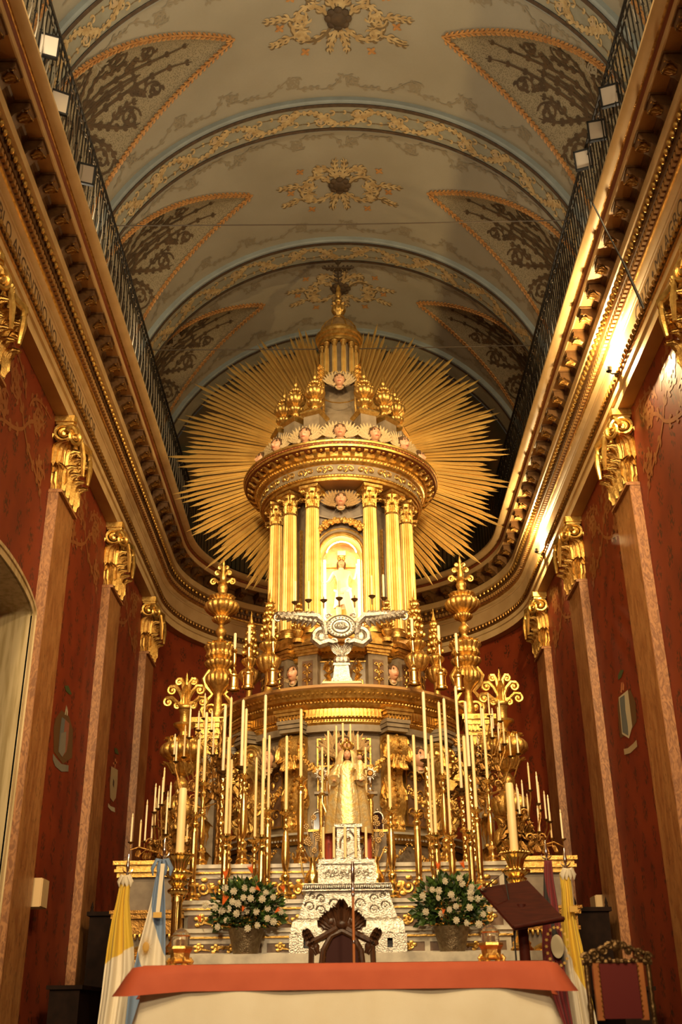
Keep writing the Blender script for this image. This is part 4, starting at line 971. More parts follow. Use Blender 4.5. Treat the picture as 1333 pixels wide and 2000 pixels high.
def column(a, lab):
    t = thing('fluted_column', lab, 'column', pol(1.22, a, COLZ), face(a), 'fluted gilded columns of the upper temple')
    link('base', BASE, t); link('shaft', SHAFT, t, (0, 0, 0.17)); c = link('capital', CAP, t, (0, 0, 2.25))
    for k in range(8):
        th = k*PI/4; link('acanthus_leaf', CLEAF, c, (-0.115*math.sin(th), 0.115*math.cos(th), 0.03), (0, 0, th), 0.85)
        th += PI/8; link('acanthus_leaf', CLEAF, c, (-0.115*math.sin(th), 0.115*math.cos(th), 0.12), (0, 0, th), 0.95)
    for k in range(4): th = PI/4 + k*PI/2; link('volute', CVOL, c, (-0.19*math.sin(th), 0.19*math.cos(th), 0.305), (0, 0, th))
    return t
for a in COLA:
    n = {23.5: 'beside the lit niche', 46: 'second out from the lit niche', 69: 'third out from the lit niche'}.get(abs(a), 'behind the cella')
    column(a, 'fluted gilded Corinthian column %s, %s side' % (n, 'lectern' if a > 0 else 'doorway'))

# ---- cella with the lit niche
CE = thing('temple_cella', 'grey inner wall of the temple with the arched niche', 'wall', (0, 0, 0))
b = MB(); prof(b, [(0.92, 5.60), (0.92, 8.30)], 60, 22, 338); b.build('wall', 'grey_dark', CE)
for s in (-1, 1):
    for a in (34, 57):
        b = MB(); b.box(-0.11, 0.11, 0, 0.03, 0, 1.9); b.build('panel', 'grey_wood', CE, smooth=False, loc=pol(0.92, s*a, 5.8), rot=(0, 0, face(s*a)))
        b = MB(); b.box(-0.014, 0.014, 0, 0.05, 0, 1.9); b.build('gilt_strip', 'gold_carved', CE, smooth=False, loc=pol(0.92, s*(a-10), 5.8), rot=(0, 0, face(s*(a-10))))
NY = 16.28; NW = 0.335; NZ0, NSP = 5.75, 7.08
nb = [(-NW, NZ0)] + [(-NW*math.cos(PI*i/20), NSP + 0.34*math.sin(PI*i/20)) for i in range(21)] + [(NW, NZ0)]
b = MB()    # front wall round the opening
outer = [(-0.52, NZ0)] + [(-0.52 + 1.04*i/20, 8.28) for i in range(21)] + [(0.52, NZ0)]
b.grid([[(x, NY, z) for x, z in nb], [(x, NY, z) for x, z in outer]]); b.build('front_wall', 'grey_dark', CE, smooth=False)
b = MB(); b.grid([[(x, NY, z) for x, z in nb], [(x*1.0, NY+0.42, z) for x, z in nb]]); b.build('niche_reveal', 'niche_gold', CE)
b = MB(); b.add([(x, NY+0.42, z) for x, z in nb], [tuple(range(len(nb)))]); b.build('niche_back', 'niche_gold', CE, smooth=False)
for k, (o, r, m) in enumerate(((0.03, 0.03, 'gold_leaf'), (0.085, 0.026, 'grey_wood'), (0.125, 0.02, 'gold_leaf'))):
    b = MB(); b.tube([(x*(1+o/NW), NY-0.02, z if z < NSP else NSP + (z-NSP)*(1+o/0.34)) for x, z in nb], r, 8); b.build('arch_moulding', m, CE)
for q in (-1, 1):
    b = MB(); b.box(q*0.43-0.06, q*0.43+0.06, NY-0.09, NY+0.05, NSP-0.05, NSP); b.box(q*0.43-0.05, q*0.43+0.05, NY-0.07, NY+0.05, NSP-0.1, NSP-0.05); b.build('impost', 'gold_leaf', CE, smooth=False)
garland(CE, V((-0.44, NY-0.06, 7.42)), V((0.0, NY-0.08, 7.66)), -0.07, 16, 0.06); garland(CE, V((0.44, NY-0.06, 7.42)), V((0.0, NY-0.08, 7.66)), -0.07, 16, 0.06)
b = MB(); b.tube([(-0.42, NY-0.03, 7.80), (-0.2, NY-0.03, 7.74), (0, NY-0.03, 7.72), (0.2, NY-0.03, 7.74), (0.42, NY-0.03, 7.80)], 0.02, 6); b.build('gilt_moulding', 'grey_wood', CE)
cherub((0, NY-0.14, 8.02), 0, 0.125, 'cherub with outspread wings above the lit niche', 'gilt', None, 0.05, 0.95, -0.1)
for q in (-1, 1):
    b = MB(); b.tube([(q*0.285, NY+0.10, 5.85), (q*0.285, NY+0.10, 7.02)], 0.018, 8); tag(b.build('strip_light', 'niche_tube'), 'glowing strip light inside the niche beside the standing figure', 'light', 'strip lights in the niche')
b = MB(); b.tube([(-0.26*math.cos(PI*i/12), NY+0.10, 7.09 + 0.27*math.sin(PI*i/12)) for i in range(1, 12)], 0.010, 6); tag(b.build('arch_light', 'niche_tube'), 'thin glowing light tube round the arch of the niche', 'light')
# cross and figure of Christ
t = thing('wall_cross', 'gilded cross with a blank title plate behind the standing figure', 'cross', (0, NY+0.37, 5.80))
b = MB(); b.box(-0.035, 0.035, 0, 0.03, 0, 1.52); b.build('upright', 'gold_leaf', t, smooth=False)
b = MB(); b.box(-0.30, 0.30, -0.01, 0.03, 1.20, 1.26); b.build('crossbar', 'gold_leaf', t, smooth=False)
b = MB(); b.box(-0.07, 0.07, -0.02, 0.0, 1.42, 1.50); b.build('title_plate', 'ivory_paint', t, smooth=False)
def skin_body(name, verts, edges, radii, m, parent, root=0, sub=2):
    me = bpy.data.meshes.new(name); me.from_pydata(verts, edges, []); o = bpy.data.objects.new(name, me); COL.objects.link(o); o.parent = parent
    me.materials.append(MAT[m]); md = o.modifiers.new('skin', 'SKIN'); md.use_smooth_shade = True
    sv = me.skin_vertices[0].data
    for i, r in enumerate(radii): sv[i].radius = (r, r) if not isinstance(r, tuple) else r; sv[i].use_root = (i == root)
    sd = o.modifiers.new('sub', 'SUBSURF'); sd.levels = sub; sd.render_levels = sub; return o
fig = thing('niche_statue', 'standing figure with loincloth and raised hand in the glowing niche', 'statue', (0, NY+0.20, 5.80))
# a 1.25 m figure; x mirrored as in the photograph: one arm out low, the other bent upwards
vs = [(0.02, 0, 0.66), (0.02, -0.01, 0.82), (0.0, -0.01, 0.98), (0.0, -0.01, 1.06), (-0.005, -0.02, 1.12),
      (-0.13, 0, 1.02), (-0.21, -0.03, 0.86), (-0.275, -0.09, 0.80), (-0.315, -0.11, 0.79),
      (0.13, 0, 1.02), (0.20, -0.02, 0.90), (0.235, -0.07, 1.02), (0.24, -0.08, 1.08),
      (-0.06, 0, 0.60), (-0.055, -0.02, 0.33), (-0.06, 0.0, 0.06), (-0.06, -0.08, 0.03),
      (0.09, 0, 0.60), (0.11, -0.05, 0.34), (0.13, -0.01, 0.06), (0.15, -0.09, 0.03)]
es = [(0,1), (1,2), (2,3), (3,4), (2,5), (5,6), (6,7), (7,8), (2,9), (9,10), (10,11), (11,12), (0,13), (13,14), (14,15), (15,16), (0,17), (17,18), (18,19), (19,20)]
ra = [(0.10, 0.075), (0.085, 0.065), (0.105, 0.07), 0.042, 0.045, 0.05, 0.035, 0.024, 0.016, 0.05, 0.036, 0.026, 0.018, 0.075, 0.052, 0.032, 0.022, 0.075, 0.052, 0.032, 0.022]
skin_body('body', vs, es, ra, 'ivory_paint', fig)
for q, (hx, hz, up) in enumerate(((-0.315, 0.79, -1), (0.242, 1.085, 1))):
    b = MB(); base = V((hx, -0.115 if q == 0 else -0.085, hz))
    d = V((-0.9, -0.2, -0.1)) if q == 0 else V((0.1, -0.2, 1)); d.normalize(); sd = d.orthogonal().normalized()
    b.ball(base + d*0.015, (0.022, 0.018, 0.022), 8, 6)
    for k in range(4): o = base + d*0.025 + sd*(k-1.5)*0.011; b.tube([o, o + d*0.022, o + d*(0.038 + 0.006*(k in (1, 2))) - V((0, 0.008, 0))], [0.006, 0.0055, 0.004], 5)
    o = base + sd*0.02; b.tube([o, o + sd*0.012 + d*0.012, o + sd*0.014 + d*0.026], [0.0065, 0.006, 0.004], 5); b.build('hand', 'ivory_paint', fig)
h = link('head', HEAD, fig, (-0.005, -0.02, 1.185), (0.1, 0.08, 0.0), 0.072)
link('hair', hair_mesh('long_hair', True), h)
b = MB(); b.T = Matrix.Translation((-0.005, -0.02, 1.235)); b.lathe([(0.055, 0), (0.062, 0.015), (0.07, 0.05)], 14)
for k in range(3): b.tube([(0.06*math.cos(PI/2+a), 0, 0.05 + 0.0) for a in (-0.2, 0.0, 0.2)], 0.008, 4)
b.build('crown', 'gold_leaf', fig)
b = MB(); rows = []
for i in range(9):
    t_ = i/8; z = 0.72 - 0.30*t_; row = []
    for j in range(24):
        a = 2*PI*j/24; r = 0.125 + 0.03*t_ + 0.010*math.sin(7*a + 5*t_); row.append((0.02 + r*1.0*math.cos(a), -0.01 + r*0.80*math.sin(a), z + 0.03*math.cos(a)))
    rows.append(row)
b.grid(rows, cu=True)
for k in range(4): b.tube([(0.06+0.015*k, -0.14, 0.62), (0.08+0.02*k, -0.16, 0.40), (0.16+0.02*k, -0.14, 0.10 + 0.03*k)], [0.03, 0.04, 0.012], 6)
b.tube([(-0.13, -0.04, 0.70), (-0.03, -0.125, 0.62), (0.06, -0.135, 0.64), (0.15, -0.05, 0.72)], [0.02, 0.03, 0.03, 0.02], 6); b.build('loincloth', 'loincloth', fig)

# ---- entablature ring
RG = thing('temple_entablature', 'broad gilded ring cornice carried by the columns', 'cornice', (0, 0, 0))
b = MB(); b.mat = 1; prof(b, [(0.9, 8.285), (1.40, 8.285)]); b.mat = 0; prof(b, [(1.40, 8.285), (1.42, 8.29), (1.42, 8.335), (1.45, 8.345), (1.45, 8.375)], 120); b.mat = 2; prof(b, [(1.45, 8.375), (1.46, 8.38), (1.46, 8.56)], 120)
b.mat = 0; prof(b, [(1.46, 8.56), (1.50, 8.575), (1.52, 8.60), (1.53, 8.62), (1.53, 8.645), (1.58, 8.66), (1.58, 8.75)], 120); b.mat = 3; prof(b, [(1.58, 8.75), (1.70, 8.76), (1.74, 8.765)], 120); b.mat = 0; prof(b, [(1.74, 8.765), (1.75, 8.80)], 120); b.mat = 3; prof(b, [(1.75, 8.80), (1.765, 8.805), (1.765, 8.83)], 120); b.mat = 0; prof(b, [(1.765, 8.83), (1.78, 8.84), (1.785, 8.87), (1.76, 8.895), (1.70, 8.90)], 120); b.mat = 1; prof(b, [(1.70, 8.90), (0.9, 8.92)])
b.build('ring', ['gold_leaf', 'soffit_paint', 'grey_wood', 'red_line'], RG)
b = MB(); b.extrude([(0, 0), (0, 0.085), (0.13, 0.085), (0.13, 0.05), (0.09, 0.04), (0.05, 0.0)], -0.035, 0.035, 'yz'); RM = b.mesh('modillion', 'gold_leaf', sharp=30)
b = MB(); b.ball((0, 0, 0), (0.035, 0.035, 0.022), 6, 5); RGB_ = b.mesh('boss', 'gold_leaf')
b = MB(); b.spiral((0, 0, 0), (1, 0, 0), (0, 0, 1), 0.062, 1.5, 0.013, 16, 5); b.tube([(0.062, 0, 0), (0.1, 0, -0.06), (0.14, 0, -0.03)], [0.012, 0.012, 0.004], 5); b.ball((0.085, 0, 0.05), (0.02, 0.012, 0.03), 5, 4); RSC = b.mesh('frieze_scroll', 'gold_leaf')
for i in range(48):
    a = -180 + 7.5*i; link('modillion', RM, RG, pol(1.575, a, 8.665), (0, 0, face(a))); link('boss', RGB_, RG, pol(1.66, a+3.75, 8.745))
for i in range(52):
    a = -180 + 360*i/52; link('frieze_scroll', RSC, RG, pol(1.468, a, 8.468), (0, 0, face(a)), (1 if i % 2 else -1, 1, 1))
b = MB(); beads(b, 1.535, 8.632, 0.018, 150, -180, 177.6, 1.4); beads(b, 1.462, 8.36, 0.012, 170, -180, 177.9); beads(b, 1.76, 8.815, 0.014, 170, -180, 177.9); stuff(b.build('bead_course', 'gold_leaf', RG))

# ---- attic: drum, pedestals, urns, cherubs, lantern
AT = thing('temple_attic', 'grey domed attic with shell niche rising above the ring cornice', 'dome', (0, 0, 0))
b = MB(); b.mat = 0; prof(b, [(1.15, 8.9), (1.15, 9.28)]); b.mat = 1; prof(b, [(1.15, 9.28), (1.2, 9.3), (1.22, 9.34), (1.0, 9.38)]); b.mat = 0; prof(b, [(0.98, 9.38), (0.80, 9.7), (0.66, 10.1), (0.56, 10.5), (0.50, 10.9)]); b.mat = 1; prof(b, [(0.50, 10.9), (0.47, 10.94), (0.50, 10.98), (0.46, 11.04), (0.1, 11.05)])
beads(b, 1.21, 9.31, 0.022, 90, -180, 176); b.build('drum', ['grey_wood', 'gold_leaf'], AT)
b = MB()
for k in range(13): a = PI*k/12; b.tube([(0, 0, 0), (-0.17*math.cos(a), -0.04, 0.17*math.sin(a)), (-0.30*math.cos(a), 0.02, 0.30*math.sin(a))], [0.02, 0.032, 0.036], 5)
b.build('shell', 'grey_wood', AT, loc=(0, CY-0.72, 10.62))
for q in (-1, 1):
    b = MB(); b.tube([(q*0.30, 0.02, -0.75), (q*0.29, 0.0, -0.3), (q*0.31, 0.0, 0.1), (q*0.24, 0.02, 0.32)], [0.03, 0.026, 0.04, 0.03], 6)
    for k in range(5): b.leaf((q*0.30, -0.02, -0.1+0.1*k), (q*0.3, -1, 0), (q*0.6, 0, 1), 0.17, 0.10, 1.0, 5)
    b.build('scroll_bracket', 'gold_carved', AT, loc=(0, CY-0.80, 10.55))
b = MB(); b.tube([(-0.26, 0, 0), (-0.15, -0.05, -0.08), (0, -0.07, -0.11), (0.15, -0.05, -0.08), (0.26, 0, 0)], 0.012, 5); b.build('gilt_swag', 'gold_leaf', AT, loc=(0, CY-0.85, 10.22))
cherub((0, CY-0.86, 10.62), 0, 0.13, 'cherub ringed by cream feathers in the shell niche under the lantern', 'cream', None, 0, 0.9, 0.2)
AA = (-70, -47, -23.5, 0, 23.5, 47, 70)
for a in AA:
    lab = {0: 'cream-winged cherub on the ring cornice, in the middle under the shell niche', 23.5: 'cream-winged cherub on the ring cornice, next to the middle', 47: 'cream-winged cherub on the ring cornice, turned outwards', 70: 'cream-winged cherub at the end of the ring cornice row'}[abs(a)]
    if a: lab += ', %s side' % ('lectern' if a > 0 else 'doorway')
    cherub(pol(1.50, a, 9.17), R_(a*0.9), 0.135, lab, 'cream', 'cherubs on the ring cornice', -0.003*a, 0.9, 0.05)
b = MB(); b.frustum((0, 0, 0), 0.15, 0.15, 0.15, 0.15, 0.42); b.mat = 1; b.frustum((0, 0, 0.42), 0.16, 0.16, 0.20, 0.20, 0.05); b.box(-0.2, 0.2, -0.2, 0.2, 0.47, 0.50); b.mat = 0; b.frustum((0, 0, 0.50), 0.18, 0.18, 0.12, 0.12, 0.06); APD = b.mesh('pedestal', ['grey_wood', 'gold_leaf'], False)
b = MB(); P_ = [(0.07, 0), (0.10, 0.02), (0.06, 0.05), (0.05, 0.10), (0.12, 0.15), (0.14, 0.20), (0.10, 0.24), (0.07, 0.27), (0.15, 0.33), (0.175, 0.40), (0.15, 0.46), (0.09, 0.50), (0.06, 0.53), (0.10, 0.56), (0.11, 0.60), (0.06, 0.64), (0.035, 0.68), (0.05, 0.72), (0.04, 0.77), (0.015, 0.90), (0.002, 0.95)]
b.lathe(P_, 24, lob=(12, 0.10, 4, 15)); UB = b.mesh('urn_body', 'gold_carved')
b = MB()
for k in range(8):
    a = k*PI/4; d = V((math.cos(a), math.sin(a), 0)); b.leaf(d*0.05 + V((0, 0, 0.06)), d, (0, 0, 1), 0.14, 0.09, 1.0, 5); b.leaf(d*0.10 + V((0, 0, 0.42)), d, d*0.35 + V((0, 0, 1)), 0.12, 0.09, 1.3, 5)
    b.ball(d*0.15 + V((0, 0, 0.47)), 0.03, 5, 4)
UL = b.mesh('urn_leaves', 'gold_leaf')
for a in (-70, -47, -24, 24, 47, 70):
    link('pedestal', APD, AT, pol(1.10, a, 9.30), (0, 0, face(a)))
    n = {24: 'in front, beside the shell niche', 47: 'second from the shell niche', 70: 'farthest from the shell niche'}[abs(a)]
    t = thing('urn_finial', 'gilded flaming urn on the attic %s, %s side' % (n, 'lectern' if a > 0 else 'doorway'), 'urn', pol(1.10, a, 9.86), 0, 'urns round the attic'); t.scale = (1.0, 1.0, 1.03)
    link('body', UB, t); link('leaves', UL, t)
LN = thing('lantern', 'small gilded columned lantern with ball finial crowning the temple', 'lantern', (CX, CY, 11.05))
b = MB(); b.lathe([(0.46, 0), (0.42, 0.03), (0.43, 0.07), (0.36, 0.09)], 32); b.build('base', 'gold_carved', LN)
b = MB(); b.lathe([(0.28, 0.08), (0.28, 0.84)], 24); b.build('core', 'grey_wood', LN)
sh = flute_shaft(0.045, 0.04, 0.64, 10).mesh('shaft', 'gold_ray', sharp=35)
b = MB(); b.lathe([(0.04, 0), (0.05, 0.02), (0.045, 0.04), (0.07, 0.10), (0.07, 0.12)], 10)
for k in range(6): a = k*PI/3; d = V((math.cos(a), math.sin(a), 0)); b.leaf(d*0.04, d, (0, 0, 1), 0.1, 0.05, 1.2, 4)
lc = b.mesh('capital', 'gold_carved')
for k in range(12):
    a = 2*PI*k/12 + PI/12; c = link('column', sh, LN, (0.335*math.cos(a), 0.335*math.sin(a), 0.09)); link('capital', lc, c, (0, 0, 0.63))
b = MB(); b.mat = 0; b.lathe([(0.30, 0.85), (0.40, 0.85), (0.41, 0.90), (0.40, 0.94), (0.43, 0.96), (0.43, 1.02), (0.46, 1.04), (0.47, 1.09), (0.44, 1.12), (0.40, 1.13), (0.40, 1.18), (0.38, 1.20)], 48)
for i in range(56): a = 2*PI*i/56; b.ball((0.42*math.cos(a), 0.42*math.sin(a), 0.99), 0.016, 5, 4); b.ball((0.455*math.cos(a), 0.455*math.sin(a), 1.075), 0.014, 5, 4)
b.build('cornice', 'gold_leaf', LN)
b = MB(); b.lathe([(0.37, 1.19), (0.34, 1.30), (0.26, 1.43), (0.15, 1.53), (0.08, 1.57)], 32); b.build('dome', 'wing_gilt', LN)
for k in range(8): a = k*PI/4 + PI/8; b = MB(); b.tube([(r*math.cos(a), r*math.sin(a), z) for r, z in ((0.375, 1.2), (0.345, 1.30), (0.265, 1.44), (0.155, 1.54), (0.08, 1.58))], 0.016, 5); b.build('dome_rib', 'gold_leaf', LN)
b = MB(); b.lathe([(0.09, 1.56), (0.10, 1.60), (0.05, 1.63), (0.07, 1.68), (0.12, 1.74), (0.13, 1.82), (0.10, 1.88), (0.05, 1.92), (0.04, 1.96), (0.07, 2.0), (0.06, 2.05), (0.03, 2.08), (0.05, 2.13), (0.055, 2.20), (0.04, 2.26), (0.045, 2.32), (0.02, 2.40), (0.003, 2.44)], 20, lob=(10, 0.12, 4, 7))
for k in range(8): a = k*PI/4; d = V((math.cos(a), math.sin(a), 0)); b.leaf(d*0.10 + V((0, 0, 1.83)), d, d*0.3 + V((0, 0, 1)), 0.10, 0.07, 1.2, 4); b.leaf(d*0.05 + V((0, 0, 1.65)), d, d*0.5 + V((0, 0, 1)), 0.09, 0.06, 0.6, 4)
b.build('finial', 'gold_leaf', LN)
b = MB(); b.tube([(0, 0, 2.42), (0, 0, 3.02)], 0.016, 6); b.tube([(-0.26, 0, 2.86), (0.26, 0, 2.86)], 0.022, 6)
for q in (-1, 1):
    for k in range(3): b.leaf((q*0.09*k, 0, 2.86), (0, -1, 0), (q*0.7, 0, -1 + 0.15*k), 0.13 - 0.02*k, 0.07, 0.5, 4); b.leaf((q*(0.08+0.08*k), 0, 2.86), (0, -1, 0), (q*0.8, 0, 1), 0.07, 0.05, 0.5, 4)
    for zz in (2.52, 2.62, 2.70): b.leaf((0, 0, zz), (0, -1, 0), (q, 0, 0.7), 0.10, 0.06, 0.5, 4)
    b.leaf((q*0.24, 0, 2.86), (0, -1, 0), (q, 0, 0.1), 0.09, 0.07, 0.4, 4); b.leaf((0, 0, 2.95), (0, -1, 0), (q*0.7, 0, 1), 0.09, 0.06, 0.4, 4)
b.build('filigree_cross', 'filigree', LN)

# ---- sunburst of gilded rays
SB = thing('sunburst', 'great sunburst of gilded rays behind the temple', 'sunburst', (0, 18.62, 10.16))
b = MB(); b.add([(-0.5, 0, 0), (0, -0.5, 0), (0.5, 0, 0), (0, 0.5, 0), (-0.5, 0, 0.9), (0, -0.5, 0.9), (0.5, 0, 0.9), (0, 0.5, 0.9), (0, 0, 1.0)], [(0,1,5,4), (1,2,6,5), (2,3,7,6), (3,0,4,7), (4,5,8), (5,6,8), (6,7,8), (7,4,8), (3,2,1,0)])
RAY = b.mesh('ray', 'gold_ray', False); rnd = random.Random(11)
NRY = 292; RI = 1.35
for i in range(NRY):
    deg = -62 + (304)*i/(NRY-1); a = R_(deg); grp = (i % 14)/13.0
    L = 2.78 + 0.42*(1-abs(2*grp-1)) + rnd.uniform(-0.10, 0.10) - (0.22 if i % 2 else 0.0)
    L *= 1.085 if abs(math.cos(a)) > 0.7 else 1.035
    d = V((math.cos(a), 0, math.sin(a))); ln = L - RI
    o = link('ray', RAY, SB, d*RI + V((0, (0.0 if i % 2 else -0.05) + rnd.uniform(-0.012, 0.012), 0)), (0, PI/2 - a + rnd.uniform(-0.006, 0.006), 0), (rnd.uniform(0.048, 0.066), 0.06, ln))
b = MB(); b.T = Matrix.Rotation(PI/2, 4, 'X'); b.lathe([(0.5, -0.08), (1.42, -0.08), (1.45, -0.04), (1.42, -0.02), (0.5, -0.02)], 64, a0=R_(-62), a1=R_(242)); b.build('hub_band', 'gold_ray', SB)

# ================================================================== SIDE ORNAMENTS OF THE HIGH ALTAR
SIDE = {-1: 'doorway', 1: 'lectern'}
for s in (-1, 1):
    # wing plinth with round rosette
    t = thing('wing_plinth', 'gilded side plinth of the high altar with round rosette, %s side' % SIDE[s], 'plinth', (s*2.54, 14.5, PLAT))
    H = 1.95 - PLAT
    b = MB(); b.box(-0.42, 0.42, 0.05, 1.7, 0, H-0.2); b.build('body', 'grey_dark', t, smooth=False)
    b = MB()
    for w, y, z0, z1 in ((0.45, 0.0, H-0.20, H-0.14), (0.48, -0.04, H-0.14, H-0.10), (0.46, -0.02, H-0.10, H-0.05), (0.50, -0.06, H-0.05, H)): b.box(-w, w, y, 1.7, z0, z1)
    b.build('cornice', 'gold_carved', t, smooth=False)
    b = MB()
    for w, y, z0, z1 in ((0.46, -0.01, 1.45, 1.50), (0.44, 0.02, 1.50, 1.64), (0.48, -0.03, 1.64, 1.70), (0.5, -0.05, 1.70, 1.74)): b.box(-w, w, y, 0.6, z0 + 0.15, z1 + 0.15)
    b.build('string_course', 'gold_dark', t, smooth=False)
    b = MB()
    for k in range(14): b.ball((-0.41 + 0.063*k, 0.0, 1.58), (0.022, 0.02, 0.045), 6, 5)
    b.build('gadroon_course', 'gold_leaf', t)
    b = MB(); b.T = Matrix.Translation((0.06*s, 0.03, 1.12)) @ Matrix.Rotation(PI/2, 4, 'X'); b.lathe([(0.0, 0.03), (0.12, 0.05), (0.15, 0.02), (0.2, 0.02), (0.24, 0.06), (0.28, 0.02), (0.32, 0.05), (0.35, 0.0)], 36)
    b.T = None; rosette(b, (0.06*s, -0.04, 1.12), 0.14)
    for k in range(16): a = k*PI/8; b.ball((0.06*s + 0.26*math.cos(a), -0.02, 1.12 + 0.26*math.sin(a)), (0.03, 0.02, 0.03), 5, 4)
    b.build('rosette', 'gold_carved', t)
    b = MB(); b.box(-0.46, 0.46, 0.0, 1.7, 0, 0.35); b.build('base', 'marble_grey', t, smooth=False)
    # palmette urn standing on it
    t = thing('palmette_urn', 'tall gilded urn topped by a curling palmette, %s side of the altar' % SIDE[s], 'urn', (s*2.38, 15.6, 1.95), 0, 'palmette urns'); t.scale = (1.0, 1.0, 1.0)
    b = MB(); b.lathe([(0.22, 0), (0.22, 0.05), (0.16, 0.08), (0.20, 0.20), (0.26, 0.34), (0.24, 0.46), (0.15, 0.56), (0.12, 0.62), (0.22, 0.74), (0.26, 0.86), (0.22, 0.96), (0.13, 1.02), (0.07, 1.10), (0.10, 1.16), (0.11, 1.22), (0.06, 1.30), (0.05, 1.34)], 28, lob=(14, 0.10, 3, 13)); b.build('lower_body', 'gold_carved', t)
    b = MB(); b.lathe([(0.05, 1.32), (0.14, 1.38), (0.20, 1.46), (0.21, 1.50), (0.13, 1.54), (0.20, 1.57), (0.30, 1.64), (0.31, 1.72), (0.25, 1.80), (0.13, 1.86), (0.08, 1.92)], 32, lob=(16, 0.10, 1, 9)); b.build('bowl', 'gold_carved', t)
    b = MB(); b.lathe([(0.08, 1.90), (0.06, 1.98), (0.10, 2.04), (0.16, 2.07), (0.17, 2.10), (0.07, 2.13), (0.075, 2.26), (0.10, 2.31)], 20); b.build('neck', 'gold_leaf', t)
    for k in range(12):
        a = k*PI/6; d = V((math.cos(a), math.sin(a), 0)); b = MB()
        b.leaf(d*0.16 + V((0, 0, 0.50)), d, d*0.2 + V((0, 0, 1)), 0.22, 0.13, 1.2, 5); b.build('leaf', 'gold_leaf', t); b = MB(); b.leaf(d*0.14 + V((0, 0, 1.36)), d, d*0.6 + V((0, 0, 1)), 0.2, 0.12, 1.0, 5); b.build('leaf', 'gold_leaf', t); b = MB(); b.leaf(d*0.22 + V((0, 0, 1.76)), d, d*0.1 + V((0, 0, 1)), 0.14, 0.12, 1.5, 5); b.build('leaf', 'gold_leaf', t)
    for q in (-1, 1):
        for (r, cx, cz, st) in ((0.075, 0.26, 2.44, 0), (0.075, 0.21, 2.62, 0), (0.055, 0.11, 2.75, 0), (0.05, 0.12, 2.38, 0)):
            b = MB(); b.tube([(q*0.02, 0, 2.30 if cz < 2.5 else 2.42), (q*cx*0.45, 0, cz-0.02), (q*cx*0.8, 0, cz + r*0.9), (q*(cx+r*0.5), 0, cz + r*0.8)], [0.02, 0.032, 0.034, 0.03], 6)
            b.spiral((q*cx, 0, cz), (q, 0, 0), (0, 0, 1), r, 1.3, 0.026, 18, 6, -1, 0.15, PI/2); b.build('palmette_scroll', 'gold_leaf', t)
    b = MB(); b.leaf((0, -0.02, 2.28), (0, -1, 0), (0, 0, 1), 0.42, 0.14, 0.25, 7); b.lathe([(0.03, 2.68), (0.035, 2.72), (0.022, 2.76), (0.03, 2.78), (0.003, 2.90)], 8); b.ball((0, -0.03, 2.36), (0.10, 0.05, 0.05), 10, 6); b.build('palmette_spike', 'gold_leaf', t)
    # side pier and the tall urn stack on it
    t = thing('side_pier', 'gilded pier with its own entablature beside the lower drum, %s side' % SIDE[s], 'pier', (s*2.16, 16.85, 1.80))
    b = MB(); b.box(-0.14, 0.14, -0.14, 0.2, 0, 2.05); b.build('shaft', 'grey_wood', t, smooth=False)
    b = MB()
    for w, z0, z1 in ((0.17, 2.05, 2.12), (0.15, 2.12, 2.30), (0.18, 2.30, 2.36), (0.20, 2.36, 2.46), (0.24, 2.46, 2.54), (0.27, 2.54, 2.62)): b.box(-w, w, -w, 0.22, z0, z1)
    for k in range(6): b.box(-0.18+0.062*k, -0.145+0.062*k, -0.235, -0.19, 2.37, 2.45)
    b.build('entablature', 'gold_leaf', t, smooth=False)
    b = MB()
    for k in range(4): b.leaf((0, -0.14, 0.2 + 0.45*k), (0, -1, 0), (0, 0, 1), 0.42, 0.24, 1.0, 6); b.ball((0, -0.16, 0.15+0.45*k), 0.05, 6, 5)
    b.build('leaf_drop', 'gold_carved', t)
    t = thing('urn_stack', 'tallest gilded urn stack on scroll feet beside the columns, %s side' % SIDE[s], 'urn', (s*2.04, 16.85, 4.42), 0, 'tall urn stacks')
    b = MB()
    for q in (-1, 1):
        b.tube([(q*0.05, 0, 0.02), (q*0.20, 0, 0.05), (q*0.26, 0, 0.18), (q*0.18, 0, 0.34), (q*0.10, 0, 0.44), (q*0.20, 0, 0.56), (q*0.25, 0, 0.70), (q*0.16, 0, 0.86)], [0.03, 0.045, 0.05, 0.045, 0.035, 0.045, 0.05, 0.035], 7)
        b.spiral((q*0.10, -0.02, 0.18), (q, 0, 0), (0, 0, 1), 0.10, 1.4, 0.03, 16, 6); b.spiral((q*0.10, -0.02, 0.70), (q, 0, 0), (0, 0, 1), 0.09, 1.4, 0.028, 16, 6)
    b.build('scroll_feet', 'gold_leaf', t)
    b = MB(); b.lathe([(0.07, 0.0), (0.10, 0.10), (0.06, 0.40), (0.10, 0.50), (0.19, 0.62), (0.20, 0.74), (0.13, 0.84), (0.20, 0.90), (0.23, 0.97), (0.17, 1.02), (0.22, 1.07), (0.20, 1.14), (0.23, 1.20), (0.24, 1.25), (0.12, 1.32), (0.06, 1.38)], 30, lob=(15, 0.12, 4, 13)); b.build('vase', 'gold_carved', t)
    b = MB(); b.lathe([(0.06, 1.36), (0.05, 1.42), (0.085, 1.48), (0.09, 1.54), (0.05, 1.60), (0.045, 1.64), (0.13, 1.70), (0.15, 1.75), (0.11, 1.79), (0.20, 1.84), (0.27, 1.92), (0.26, 2.01), (0.17, 2.07), (0.19, 2.10), (0.20, 2.14), (0.10, 2.17), (0.07, 2.22), (0.09, 2.30), (0.07, 2.36)], 30, lob=(16, 0.10, 6, 14)); b.build('bowl', 'gold_carved', t)
